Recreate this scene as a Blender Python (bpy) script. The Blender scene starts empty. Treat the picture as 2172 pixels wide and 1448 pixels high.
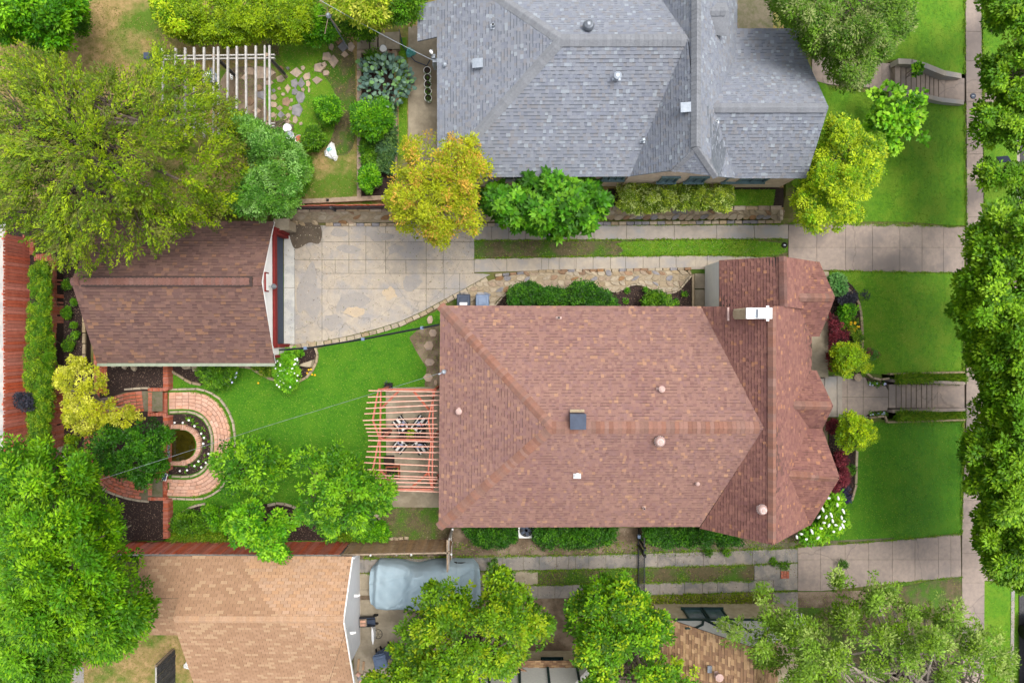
import bpy, math, random
import numpy as np
from mathutils import Vector, Matrix, geometry
R_ = math.radians
random.seed(7)
scene = bpy.context.scene
# ------------------------------------------------------------------ camera, sky, sun, exposure
FP, CH = 1448.0, 32.0                      # focal length in photo pixels, camera height (m)
_c = Vector(((1090-1086)/FP, (724-700)/FP, -1.0)).normalized()
QC = _c.rotation_difference(Vector((0, 0, -1)))
cam = bpy.data.cameras.new('camera'); cam.sensor_width = 36; cam.lens = 36*FP/2172
cam.clip_start = 0.5; cam.clip_end = 2000
camo = bpy.data.objects.new('camera', cam); scene.collection.objects.link(camo)
camo.location = (0, 0, CH); camo.rotation_mode = 'QUATERNION'; camo.rotation_quaternion = QC
scene.camera = camo
world = bpy.data.worlds.new('World'); scene.world = world; world.use_nodes = True
wn = world.node_tree.nodes; wl = world.node_tree.links
bg = wn['Background']; sky = wn.new('ShaderNodeTexSky'); sky.sky_type = 'NISHITA'; sky.sun_disc = False
SUN_EL, SUN_AZ = R_(70), R_(60)            # azimuth clockwise from +Y
sky.sun_elevation = SUN_EL; sky.sun_rotation = SUN_AZ
sky.air_density = 1.0; sky.dust_density = 5.0; sky.ozone_density = 0.5
hsv = wn.new('ShaderNodeHueSaturation'); hsv.inputs['Saturation'].default_value = 0.35
wl.new(sky.outputs[0], hsv.inputs['Color']); wl.new(hsv.outputs[0], bg.inputs[0])
bg.inputs[1].default_value = 0.15
sl = bpy.data.lights.new('sun', 'SUN'); sl.energy = 1.0; sl.angle = R_(26); sl.color = (1, 0.965, 0.9)
so = bpy.data.objects.new('sun', sl); scene.collection.objects.link(so)
sd = Vector((math.sin(SUN_AZ)*math.cos(SUN_EL), math.cos(SUN_AZ)*math.cos(SUN_EL), math.sin(SUN_EL)))
so.rotation_mode = 'QUATERNION'; so.rotation_quaternion = sd.to_track_quat('Z', 'Y'); so.location = (0, 0, 60)
scene.view_settings.view_transform = 'Standard'; scene.view_settings.look = 'None'
scene.view_settings.gamma = 1; scene.view_settings.use_curve_mapping = False
scene.view_settings.exposure = 0.9
# ------------------------------------------------------------------ pixel rays to points of the place
def P(px, py, z=0.0):
    d = QC @ Vector(((px-1086)/FP, -(py-724)/FP, -1.0)); t = (CH-z)/(-d.z)
    return Vector((d.x*t, d.y*t, z))
_qm = np.array(QC.to_matrix())
def PN(px, py, z):
    v = np.stack([(px-1086)/FP, -(py-724)/FP, -np.ones_like(px)], 1) @ _qm.T
    t = (CH-z)/(-v[:, 2]); return np.stack([v[:, 0]*t, v[:, 1]*t, z+0*px], 1)
ZN = 0.9                                    # level of the raised neighbouring lot
def sst(t): t = min(1, max(0, t)); return t*t*(3-2*t)
def g(x, y):
    z = -1.2*sst((x-17.6)/4.2)
    if x > 12.3: z += ZN*sst((y-5.0)/1.2)*(1-sst((x-12.3)/5.0))
    if x > 24.5: z = -1.36
    return z
def G(px, py, off=0.0):
    z = 0
    for _ in range(6):
        p = P(px, py, z); z = g(p.x, p.y)+off
    return P(px, py, z)
# ------------------------------------------------------------------ materials
def lin(c): c /= 255.0; return c/12.92 if c <= .04045 else ((c+.055)/1.055)**2.4
def C(r, g_, b, k=.8): return (lin(r)*k, lin(g_)*k, lin(b)*k)
MATS = {}
def mat(name, c1, c2=None, scale=6, rough=.85, bump=.15, rnd=0, attr=False, detail=6, c3=None, thr=(.35, .65),
        big=None, metal=0, wave=None, cracks=0, spec=.3, rough_scale=None):
    m = bpy.data.materials.new(name); m.use_nodes = True; nt = m.node_tree; N = nt.nodes; L = nt.links
    b = N['Principled BSDF']; b.inputs['Roughness'].default_value = rough; b.inputs['Metallic'].default_value = metal
    b.inputs['Specular IOR Level'].default_value = spec
    geo = N.new('ShaderNodeNewGeometry'); pos = geo.outputs['Position']
    n1 = N.new('ShaderNodeTexNoise'); n1.inputs['Scale'].default_value = scale; n1.inputs['Detail'].default_value = detail
    n1.inputs['Roughness'].default_value = .65; L.new(pos, n1.inputs['Vector'])
    mr = N.new('ShaderNodeMapRange'); mr.inputs[1].default_value = thr[0]; mr.inputs[2].default_value = thr[1]
    L.new(n1.outputs[0], mr.inputs[0])
    mx = N.new('ShaderNodeMix'); mx.data_type = 'RGBA'
    c2 = c2 or tuple(v*.75 for v in c1)
    mx.inputs[6].default_value = (*c1, 1); mx.inputs[7].default_value = (*c2, 1); L.new(mr.outputs[0], mx.inputs[0])
    col = mx.outputs[2]
    if c3:                                   # large patches of a third colour
        n2 = N.new('ShaderNodeTexNoise'); n2.inputs['Scale'].default_value = (big or .5); n2.inputs['Detail'].default_value = 4
        n2.inputs['Roughness'].default_value = .6
        L.new(pos, n2.inputs['Vector']); m2 = N.new('ShaderNodeMapRange'); m2.inputs[1].default_value = .47; m2.inputs[2].default_value = .62
        L.new(n2.outputs[0], m2.inputs[0]); x2 = N.new('ShaderNodeMix'); x2.data_type = 'RGBA'
        L.new(m2.outputs[0], x2.inputs[0]); L.new(col, x2.inputs[6]); x2.inputs[7].default_value = (*c3, 1); col = x2.outputs[2]
    if wave:                                 # wood grain along z or along local x
        tc = N.new('ShaderNodeTexCoord'); mp = N.new('ShaderNodeMapping'); mp.inputs['Scale'].default_value = wave
        L.new(tc.outputs['Object'], mp.inputs[0]); n3 = N.new('ShaderNodeTexNoise'); n3.inputs['Scale'].default_value = 5
        L.new(mp.outputs[0], n3.inputs['Vector']); x3 = N.new('ShaderNodeMix'); x3.data_type = 'RGBA'; x3.blend_type = 'MULTIPLY'
        m3 = N.new('ShaderNodeMapRange'); m3.inputs[3].default_value = .65; m3.inputs[4].default_value = 1.25; L.new(n3.outputs[0], m3.inputs[0])
        x3.inputs[0].default_value = 1; L.new(col, x3.inputs[6]); L.new(m3.outputs[0], x3.inputs[7]); col = x3.outputs[2]
    if cracks:
        v = N.new('ShaderNodeTexVoronoi'); v.feature = 'DISTANCE_TO_EDGE'; v.inputs['Scale'].default_value = cracks
        nn = N.new('ShaderNodeTexNoise'); nn.inputs['Scale'].default_value = 1.6; nn.inputs['Detail'].default_value = 5; L.new(pos, nn.inputs['Vector'])
        ad = N.new('ShaderNodeMix'); ad.data_type = 'VECTOR'; ad.inputs[0].default_value = .35; L.new(pos, ad.inputs[4]); L.new(nn.outputs['Color'], ad.inputs[5])
        L.new(ad.outputs[1], v.inputs['Vector']); m4 = N.new('ShaderNodeMapRange'); m4.inputs[2].default_value = .007; m4.inputs[3].default_value = .72
        L.new(v.outputs['Distance'], m4.inputs[0])
        x4 = N.new('ShaderNodeMix'); x4.data_type = 'RGBA'; x4.blend_type = 'MULTIPLY'; x4.inputs[0].default_value = 1
        L.new(col, x4.inputs[6]); L.new(m4.outputs[0], x4.inputs[7]); col = x4.outputs[2]
    if rnd:
        oi = N.new('ShaderNodeObjectInfo'); m5 = N.new('ShaderNodeMapRange'); m5.inputs[3].default_value = 1-rnd; m5.inputs[4].default_value = 1+rnd
        L.new(oi.outputs['Random'], m5.inputs[0]); x5 = N.new('ShaderNodeMix'); x5.data_type = 'RGBA'; x5.blend_type = 'MULTIPLY'
        x5.inputs[0].default_value = 1; L.new(col, x5.inputs[6]); L.new(m5.outputs[0], x5.inputs[7]); col = x5.outputs[2]
        h = N.new('ShaderNodeHueSaturation'); mm = N.new('ShaderNodeMath'); mm.operation = 'MULTIPLY'; mm.inputs[1].default_value = 7.31
        fr = N.new('ShaderNodeMath'); fr.operation = 'FRACT'; m6 = N.new('ShaderNodeMapRange'); m6.inputs[3].default_value = 1-rnd*.9; m6.inputs[4].default_value = 1+rnd*.6
        L.new(oi.outputs['Random'], mm.inputs[0]); L.new(mm.outputs[0], fr.inputs[0]); L.new(fr.outputs[0], m6.inputs[0]); L.new(m6.outputs[0], h.inputs['Saturation'])
        L.new(col, h.inputs['Color']); col = h.outputs[0]
    if attr:
        a = N.new('ShaderNodeAttribute'); a.attribute_name = 'tint'; x6 = N.new('ShaderNodeMix'); x6.data_type = 'RGBA'; x6.blend_type = 'MULTIPLY'
        x6.inputs[0].default_value = 1; L.new(col, x6.inputs[6]); L.new(a.outputs['Color'], x6.inputs[7]); col = x6.outputs[2]
    L.new(col, b.inputs['Base Color'])
    if bump:
        n4 = N.new('ShaderNodeTexNoise'); n4.inputs['Scale'].default_value = max(scale*4, 25); n4.inputs['Detail'].default_value = 5; L.new(pos, n4.inputs['Vector'])
        bp = N.new('ShaderNodeBump'); bp.inputs['Strength'].default_value = bump; bp.inputs['Distance'].default_value = .03
        L.new(n4.outputs[0], bp.inputs['Height']); L.new(bp.outputs[0], b.inputs['Normal'])
    MATS[name] = m; return m
def leafmat(name, transl=.35, rough=.5):
    m = bpy.data.materials.new(name); m.use_nodes = True; nt = m.node_tree; N = nt.nodes; L = nt.links
    b = N['Principled BSDF']; b.inputs['Roughness'].default_value = rough; b.inputs['Specular IOR Level'].default_value = .25
    a = N.new('ShaderNodeAttribute'); a.attribute_name = 'tint'; L.new(a.outputs['Color'], b.inputs['Base Color'])
    t = N.new('ShaderNodeBsdfTranslucent'); L.new(a.outputs['Color'], t.inputs['Color'])
    x = N.new('ShaderNodeMixShader'); x.inputs[0].default_value = transl
    L.new(b.outputs[0], x.inputs[1]); L.new(t.outputs[0], x.inputs[2]); L.new(x.outputs[0], N['Material Output'].inputs['Surface'])
    MATS[name] = m; return m
leafmat('leaf'); leafmat('grass_blade', .25, .6)
M_ = MATS
mat('ground', C(118, 108, 72), C(96, 104, 40), 1.6, bump=.5, c3=C(74, 112, 20), big=.4, detail=9)
mat('lawn', C(98, 144, 18, .8), C(72, 122, 11, .8), 5, bump=.7, c3=C(104, 140, 26, .8), big=1.1, detail=10)
mat('lawn_deep', C(76, 132, 11, .8), C(56, 112, 7, .8), 5, bump=.7, c3=C(80, 130, 16, .8), big=1.1, detail=10)
mat('dry_lawn', C(176, 146, 102, .8), C(128, 118, 62, .8), 3.0, bump=.6, c3=C(86, 116, 26, .8), big=.55, detail=10)
mat('dirt', C(128, 108, 88, .8), C(100, 86, 68, .8), 4, bump=.7, c3=C(150, 132, 112), big=1.1, detail=9)
mat('verge', C(112, 98, 72, .8), C(80, 78, 48, .8), 5, bump=.7, c3=C(70, 106, 22), big=.9, detail=9)
mat('mulch', C(66, 50, 44, .8), C(44, 34, 32, .8), 14, bump=.8, detail=8)
mat('concrete', C(170, 160, 148), C(152, 144, 135), 3, bump=.2, rnd=.05, c3=C(152, 150, 148), big=.8, detail=9)
mat('concrete_old', C(184, 172, 154), C(164, 154, 142), 3.5, bump=.3, rnd=.05, c3=C(158, 153, 149), big=.9, cracks=.55, detail=10)
mat('concrete_pink', C(168, 152, 140), C(151, 137, 128), 5, bump=.25, rnd=.04, c3=C(136, 125, 119), big=.5, cracks=.3, detail=9)
mat('concrete_dark', C(160, 151, 141), C(140, 133, 126), 2.2, bump=.3, rnd=.08, c3=C(124, 122, 120), big=1.1, cracks=.45, detail=10)
mat('concrete_new', C(204, 202, 194), C(190, 188, 182), 2, bump=.1, c3=C(174, 174, 172), big=1.4)
mat('patio', C(176, 164, 142), C(150, 138, 118), 2.5, bump=.2, c3=C(140, 128, 108), big=.8, detail=9)
mat('joint', C(122, 112, 96), C(92, 94, 62), 4, bump=.4)
mat('darkened', C(104, 92, 78), C(84, 74, 62), 3, bump=.2, detail=9)  # tone of damp soil, and of the shade painted on stair treads
mat('asphalt', C(92, 92, 94, .6), C(78, 78, 80, .6), 10, bump=.4)
mat('sand_stone', C(176, 157, 127), C(148, 132, 108), 7, bump=.5, rnd=.14, detail=8)
mat('pale_stone', C(188, 173, 149), C(162, 149, 130), 6, bump=.4, rnd=.1, detail=8)
mat('flag_stone', C(196, 170, 144), C(160, 142, 130), 5, bump=.4, rnd=.15, detail=8)
mat('grey_stone', C(150, 146, 148), C(120, 118, 122), 5, bump=.4, rnd=.12, detail=8)
mat('rust_stone', C(158, 124, 92), C(128, 100, 76), 6, bump=.5, rnd=.18, detail=8)
mat('mortar', C(172, 158, 134), C(150, 134, 110), 9, bump=.5)
mat('brick', C(196, 116, 90), C(172, 98, 76), 9, bump=.4, rnd=.14, detail=7)
mat('path_bed', C(186, 152, 130), C(160, 128, 108), 9, bump=.3)
mat('brick_pink', C(220, 176, 152), C(206, 156, 132), 7, bump=.3, rnd=.11, detail=7)
mat('brick_tan', C(240, 220, 196), C(216, 192, 168), 3, bump=.4, wave=(1, 1, 14))
mat('brick_cream', C(216, 200, 168), C(190, 172, 140), 3, bump=.4, wave=(.6, 1, 12))
mat('wood_red', C(224, 124, 98), C(204, 104, 80), 5, bump=.3, rnd=.14, wave=(9, 9, .7))
mat('wood_fence', C(196, 160, 124), C(160, 130, 102), 5, bump=.3, rnd=.13, wave=(9, 9, .8))
mat('wood_grey', C(198, 194, 188), C(164, 160, 156), 6, bump=.3, rnd=.06, wave=(8, 1, 8))
mat('wood_dark', C(86, 84, 86), C(60, 58, 60), 6, bump=.3, rnd=.2, wave=(9, 9, .8))
mat('timber', C(176, 156, 134), C(144, 126, 108), 5, bump=.4, rnd=.07, detail=8)
mat('pergola_red', C(214, 128, 104), C(190, 104, 84), 5, bump=.2, rnd=.08, wave=(1, 8, 8))
mat('pergola_pale', C(236, 186, 166), C(220, 160, 140), 6, bump=.2, rnd=.06)
mat('trim_red', C(136, 44, 42), C(120, 38, 36), 6, bump=.1)
mat('white_wall', C(250, 249, 247, .9), C(242, 241, 240, .9), 3, bump=.05)
mat('white', C(244, 244, 242, .9), C(232, 232, 232, .9), 4, bump=0, rough=.5)
mat('stucco', C(238, 236, 230), C(226, 224, 220), 9, bump=.3)
mat('grey_siding', C(238, 239, 242), C(230, 232, 238), 4, bump=.1)
mat('green_trim', C(34, 64, 62), C(26, 52, 52), 5, bump=.1, rough=.5)
mat('teal_trim', C(104, 130, 134), C(90, 116, 120), 5, bump=.1, rough=.5)
mat('door_panel', C(70, 78, 90), C(58, 66, 78), 4, bump=.05, rough=.5)
mat('glass', C(120, 150, 160, .5), C(90, 116, 126, .5), 2, bump=0, rough=.08, spec=.8)
mat('iron', C(34, 38, 46), C(26, 28, 36), 8, bump=0, rough=.45)
mat('dark', C(36, 34, 34), C(28, 26, 26), 8, bump=.1)
mat('metal', C(176, 184, 194), C(152, 162, 172), 6, bump=.05, rough=.4, metal=.3)
mat('steel', C(150, 156, 164), C(120, 126, 134), 6, bump=.05, rough=.4, metal=.5)
mat('pinkpaint', C(206, 176, 166), C(184, 154, 146), 8, bump=.1, rough=.5)
mat('gutter', C(158, 166, 146), C(140, 150, 130), 5, bump=0, rough=.5)
mat('bin_dark', C(66, 78, 98), C(56, 66, 86), 5, bump=.05, rough=.5)
mat('bin_blue', C(128, 146, 174), C(112, 130, 158), 5, bump=.05, rough=.5)
mat('bin_slate', C(112, 130, 158), C(98, 116, 144), 5, bump=.05, rough=.5)
mat('tub_blue', C(30, 60, 96), C(22, 46, 80), 5, bump=.05, rough=.5)
mat('cover_cloth', C(172, 192, 202), C(160, 182, 194), 1.5, bump=.08, rough=.75)
mat('black', C(24, 24, 26), C(18, 18, 20), 6, bump=0, rough=.5)
mat('yellow', C(240, 206, 40), C(236, 176, 30), 6, bump=0)
mat('lilac', C(206, 210, 240), C(190, 196, 236), 6, bump=0)
mat('pot_clay', C(190, 110, 80), C(160, 90, 64), 6, bump=.1)
mat('soil', C(58, 46, 38), C(44, 34, 28), 9, bump=.5)
mat('water', C(92, 84, 26, .4), C(70, 66, 18, .4), 3, bump=0, rough=.05, spec=.6)
mat('bark', C(126, 112, 100), C(94, 82, 72), 9, bump=.6)
mat('bark_pale', C(176, 164, 150), C(140, 128, 118), 9, bump=.5)
mat('shingle_brown', (1, 1, 1), (.84, .84, .84), 22, c3=(.86, .84, .86), big=.35, bump=.35, attr=True, rough=.95, detail=4)
mat('shingle_dark', (1, 1, 1), (.84, .84, .84), 22, c3=(.88, .87, .86), big=.3, bump=.35, attr=True, rough=.95, detail=4)
mat('cap_brown', C(152, 112, 96), C(139, 102, 90), 14, bump=.35, rnd=.15, rough=.95)
mat('cap_darkbrown', C(132, 96, 86), C(116, 84, 76), 14, bump=.35, rnd=.12, rough=.95)
mat('cap_grey', C(140, 143, 148), C(128, 131, 137), 14, bump=.35, rnd=.08, rough=.95)
mat('cap_beige', C(196, 160, 128), C(182, 146, 116), 14, bump=.3, rnd=.06, rough=.95)
mat('shingle_tab', C(192, 154, 122), C(178, 142, 112), 12, bump=.3, rnd=.1, rough=.95)
mat('deck_dark', C(78, 62, 58), C(60, 50, 46), 8, bump=.2)
mat('litter', (1, 1, 1), (.85, .85, .85), 20, bump=.2, attr=True)
mat('sign_blue', C(36, 44, 66), C(30, 38, 58), 6, bump=0, rough=.4)
mat('red', C(190, 40, 44), C(160, 30, 34), 6, bump=0)
mat('aqua', C(120, 196, 190), C(90, 170, 170), 5, bump=0, rough=.4)
# ------------------------------------------------------------------ object helpers
COL = scene.collection
def tag(o, label=None, cat=None, group=None, kind=None):
    for k, v in (('label', label), ('category', cat), ('group', group), ('kind', kind)):
        if v: o[k] = v
    return o
def empty(name, loc=(0, 0, 0), label=None, cat=None, group=None, kind=None, rz=0):
    o = bpy.data.objects.new(name, None); COL.objects.link(o); o.location = loc; o.rotation_euler = (0, 0, rz)
    o.empty_display_size = .2
    return tag(o, label, cat, group, kind)
def wpos(o):
    v = Vector((0, 0, 0))
    while o is not None: v = v+o.location; o = o.parent
    return v
def link(name, me, parent=None, m=None):
    o = bpy.data.objects.new(name, me); COL.objects.link(o)
    if m is not None and not me.materials: me.materials.append(m)
    if parent is not None: o.parent = parent; o.location = -wpos(parent)
    return o
def mesh(name, V, Fc, m=None, tints=None):
    me = bpy.data.meshes.new(name); me.from_pydata([tuple(v) for v in V], [], Fc)
    if m is not None: me.materials.append(m)
    if tints is not None:
        a = me.attributes.new('tint', 'FLOAT_COLOR', 'FACE')
        a.data.foreach_set('color', np.array([(*t, 1) for t in tints], dtype=np.float32).ravel())
    me.update(); return me
def npmesh(name, V, Fq, m, tint=None):
    nv, nf, k = len(V), len(Fq), Fq.shape[1]
    me = bpy.data.meshes.new(name); me.vertices.add(nv); me.vertices.foreach_set('co', np.ascontiguousarray(V, dtype=np.float32).ravel())
    me.loops.add(nf*k); me.loops.foreach_set('vertex_index', np.ascontiguousarray(Fq, dtype=np.int32).ravel())
    me.polygons.add(nf); me.polygons.foreach_set('loop_start', np.arange(0, nf*k, k, dtype=np.int32))
    me.polygons.foreach_set('loop_total', np.full(nf, k, dtype=np.int32))
    me.update(calc_edges=True); me.materials.append(m)
    if tint is not None:
        a = me.attributes.new('tint', 'FLOAT_COLOR', 'FACE')
        a.data.foreach_set('color', np.concatenate([tint, np.ones((nf, 1))], 1).astype(np.float32).ravel())
    return me
class B:
    """collects boxes, tubes, prisms; build() links one mesh object"""
    def __init__(s): s.v = []; s.f = []
    def add(s, V, Fc):
        n = len(s.v); s.v += [tuple(v) for v in V]; s.f += [tuple(i+n for i in f) for f in Fc]; return s
    def box(s, c, d, rz=0, tilt=None):
        x, y, z = d[0]/2, d[1]/2, d[2]/2
        V = [Vector((a*x, b*y, e*z)) for a in (-1, 1) for b in (-1, 1) for e in (-1, 1)]
        Mx = Matrix.Rotation(rz, 3, 'Z')
        if tilt: Mx = Mx @ Matrix.Rotation(tilt[0], 3, 'X') @ Matrix.Rotation(tilt[1], 3, 'Y')
        V = [Mx @ v + Vector(c) for v in V]
        return s.add(V, [(0, 1, 3, 2), (4, 6, 7, 5), (0, 4, 5, 1), (2, 3, 7, 6), (0, 2, 6, 4), (1, 5, 7, 3)])
    def beam(s, a, b, w, h):
        """rectangular bar from a to b, width w across, height h"""
        a, b = Vector(a), Vector(b); d = (b-a).normalized()
        sde = d.cross(Vector((0, 0, 1)))
        if sde.length < .01: sde = Vector((1, 0, 0))
        sde.normalize(); up = sde.cross(d)
        V = []
        for p in (a, b):
            for i, j in ((-1, -1), (1, -1), (1, 1), (-1, 1)): V.append(p+sde*i*w/2+up*j*h/2)
        return s.add(V, [(3, 2, 1, 0), (4, 5, 6, 7), (0, 1, 5, 4), (1, 2, 6, 5), (2, 3, 7, 6), (3, 0, 4, 7)])
    def tube(s, pts, r, n=6, cap=True):
        pts = [Vector(p) for p in pts]
        if not hasattr(r, '__len__'): r = [r]*len(pts)
        base = len(s.v)
        for i, p in enumerate(pts):
            d = (pts[min(i+1, len(pts)-1)]-pts[max(i-1, 0)])
            d = d.normalized() if d.length > 1e-6 else Vector((0, 0, 1))
            u = d.cross(Vector((0, 0, 1)))
            if u.length < .05: u = d.cross(Vector((1, 0, 0)))
            u.normalize(); w = d.cross(u)
            for k in range(n):
                a = 2*math.pi*k/n; s.v.append(tuple(p+u*math.cos(a)*r[i]+w*math.sin(a)*r[i]))
        for i in range(len(pts)-1):
            for k in range(n):
                a = base+i*n+k; b2 = base+i*n+(k+1) % n; s.f.append((a, b2, b2+n, a+n))
        if cap:
            s.f.append(tuple(base+k for k in range(n))[::-1]); e = base+(len(pts)-1)*n; s.f.append(tuple(e+k for k in range(n)))
        return s
    def lathe(s, c, prof, n=16):
        base = len(s.v); c = Vector(c)
        for r, z in prof:
            for k in range(n):
                a = 2*math.pi*k/n; s.v.append((c.x+r*math.cos(a), c.y+r*math.sin(a), c.z+z))
        for i in range(len(prof)-1):
            for k in range(n):
                a = base+i*n+k; b2 = base+i*n+(k+1) % n; s.f.append((a, b2, b2+n, a+n))
        s.f.append(tuple(base+k for k in range(n))[::-1]); e = base+(len(prof)-1)*n; s.f.append(tuple(e+k for k in range(n)))
        return s
    def prism(s, pts, z0, z1, shrink=0.0):
        """pts world xy list; z0/z1 numbers"""
        n = len(pts); cx = sum(p[0] for p in pts)/n; cy = sum(p[1] for p in pts)/n
        area = sum(pts[i][0]*pts[(i+1) % n][1]-pts[(i+1) % n][0]*pts[i][1] for i in range(n))
        if area < 0: pts = pts[::-1]
        V = [(p[0], p[1], z0) for p in pts]
        for p in pts:
            d = Vector((cx-p[0], cy-p[1])); l = max(d.length, 1e-5); k = min(shrink/l, .4)
            V.append((p[0]+d.x*k, p[1]+d.y*k, z1))
        return s.add(V, [tuple(range(n))[::-1], tuple(range(n, 2*n))]+[(i, (i+1) % n, n+(i+1) % n, n+i) for i in range(n)])
    def build(s, name, m, parent=None, smooth=False):
        me = mesh(name, s.v, s.f, m)
        if smooth: me.shade_smooth()
        return link(name, me, parent)
def clip(poly, cell):
    """Sutherland-Hodgman of poly by convex CCW cell, xy"""
    out = [Vector((p[0], p[1])) for p in poly]
    n = len(cell)
    for i in range(n):
        a, b = cell[i], cell[(i+1) % n]; ex, ey = b[0]-a[0], b[1]-a[1]
        inp, out = out, []
        for j in range(len(inp)):
            p, q = inp[j], inp[(j+1) % len(inp)]
            dp = ex*(p.y-a[1])-ey*(p.x-a[0]); dq = ex*(q.y-a[1])-ey*(q.x-a[0])
            if dp >= 0: out.append(p)
            if (dp >= 0) != (dq >= 0): out.append(p+(q-p)*(dp/(dp-dq)))
        if not out: return []
    return out
def ccw(pts):
    a = sum(pts[i][0]*pts[(i+1) % len(pts)][1]-pts[(i+1) % len(pts)][0]*pts[i][1] for i in range(len(pts)))
    return list(pts) if a > 0 else list(pts)[::-1]
def inpoly(px, py, poly):
    ins = np.zeros(len(px), bool); n = len(poly)
    for i in range(n):
        x1, y1 = poly[i]; x2, y2 = poly[(i+1) % n]
        if y1 == y2: continue
        c = ((y1 > py) != (y2 > py)) & (px < (x2-x1)*(py-y1)/(y2-y1)+x1); ins ^= c
    return ins
def edgedist(px, py, poly):
    d = np.full(len(px), 1e9); n = len(poly)
    for i in range(n):
        x1, y1 = poly[i]; x2, y2 = poly[(i+1) % n]; dx, dy = x2-x1, y2-y1
        t = np.clip(((px-x1)*dx+(py-y1)*dy)/(dx*dx+dy*dy+1e-9), 0, 1)
        d = np.minimum(d, np.hypot(px-x1-t*dx, py-y1-t*dy))
    return d
def smoothpoly(pts, closed=True, it=2):
    for _ in range(it):
        n = len(pts); out = []
        rng = range(n) if closed else range(n-1)
        if not closed: out.append(pts[0])
        for i in rng:
            a, b = pts[i], pts[(i+1) % n]
            out += [(a[0]*.75+b[0]*.25, a[1]*.75+b[1]*.25), (a[0]*.25+b[0]*.75, a[1]*.25+b[1]*.75)]
        if not closed: out.append(pts[-1])
        pts = out
    return pts
def sheet(name, pts, m, off=.004, z=None, kind='structure', label=None, parent=None, step=.5):
    """a flush sheet over px outline; follows the terrain unless z is given"""
    if z is not None:
        W = [P(x, y, z+off) for x, y in pts]; W2 = [w.xy for w in W]
    else:
        W2 = [G(x, y, off).xy for x, y in pts]
    n = len(W2); ext = [Vector(w) for w in W2]; edges = [(i, (i+1) % n) for i in range(n)]
    V = list(ext)
    if z is None:
        # densify edges and interior
        V = []; 
        for i in range(n):
            a, b = ext[i], ext[(i+1) % n]; k = max(1, int((b-a).length/step))
            V += [a+(b-a)*(j/k) for j in range(k)]
        n = len(V); edges = [(i, (i+1) % n) for i in range(n)]
        xs = [v.x for v in V]; ys = [v.y for v in V]
        gx = np.arange(min(xs)+step/2, max(xs), step); gy = np.arange(min(ys)+step/2, max(ys), step)
        X, Y = np.meshgrid(gx, gy); X = X.ravel(); Y = Y.ravel()
        if len(X):
            ins = inpoly(X, Y, [(v.x, v.y) for v in V]); V += [Vector((a, b)) for a, b in zip(X[ins], Y[ins])]
    r = geometry.delaunay_2d_cdt(V, edges, [tuple(range(n))], 1, 1e-5)
    VV = [(v.x, v.y, (z+off) if z is not None else g(v.x, v.y)+off) for v in r[0]]
    me = mesh(name, VV, [tuple(f) for f in r[2]], m)
    for p in me.polygons:
        if p.normal.z < 0: p.flip()
    o = link(name, me, parent)
    return tag(o, label, None, None, kind) if parent is None else o
def piece(name, pts, z0, z1, m, parent, shrink=.006, px=True):
    W = [P(x, y, z1).xy for x, y in pts] if px else pts
    return B().prism(W, z0, z1, shrink).build(name, m, parent)
BOXME = {}
def unitbox(m, bev=.06):
    k = (m.name, bev)
    if k not in BOXME:
        b = .5-bev
        V = [(-.5, -.5, -.5), (.5, -.5, -.5), (.5, .5, -.5), (-.5, .5, -.5), (-.5, -.5, .3), (.5, -.5, .3), (.5, .5, .3), (-.5, .5, .3), (-b, -b, .5), (b, -b, .5), (b, b, .5), (-b, b, .5)]
        Fc = [(3, 2, 1, 0), (8, 9, 10, 11)]+[(i, (i+1) % 4, 4+(i+1) % 4, 4+i) for i in range(4)]+[(4+i, 4+(i+1) % 4, 8+(i+1) % 4, 8+i) for i in range(4)]
        BOXME[k] = mesh('block', V, Fc, m)
    return BOXME[k]
def inst(name, me, parent, loc, scale=(1, 1, 1), rot=(0, 0, 0)):
    o = bpy.data.objects.new(name, me); COL.objects.link(o)
    if parent is not None: o.parent = parent
    o.location = Vector(loc)-wpos(parent); o.scale = scale; o.rotation_euler = rot
    return o
def walk(path, step):
    """points at equal steps along a world 2-D path: (pos, angle)"""
    out = []; s0 = 0.0; nxt = step/2
    for i in range(len(path)-1):
        a, b = Vector(path[i]), Vector(path[i+1]); L = (b-a).length
        while L > 1e-6 and nxt <= s0+L:
            out.append((a+(b-a)*((nxt-s0)/L), math.atan2(b.y-a.y, b.x-a.x))); nxt += step
        s0 += L
    return out
def edging(name, root, path, w, ln, z, h, m, jit=.02, gap=.012, names=None, mats=None):
    """pieces laid along a px path: w = width across (m), ln = length along (m)"""
    W = [P(x, y, z+h).xy for x, y in path]
    for p, a in walk(W, ln):
        mm = random.choice(mats) if mats else m
        inst(name, unitbox(mm), root, (p.x, p.y, z+h/2), ((ln-gap)*random.uniform(.92, 1), w*random.uniform(.88, 1.05), h*random.uniform(.92, 1.1)), (random.uniform(-jit, jit), random.uniform(-jit, jit), a+random.uniform(-jit, jit)))
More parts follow.
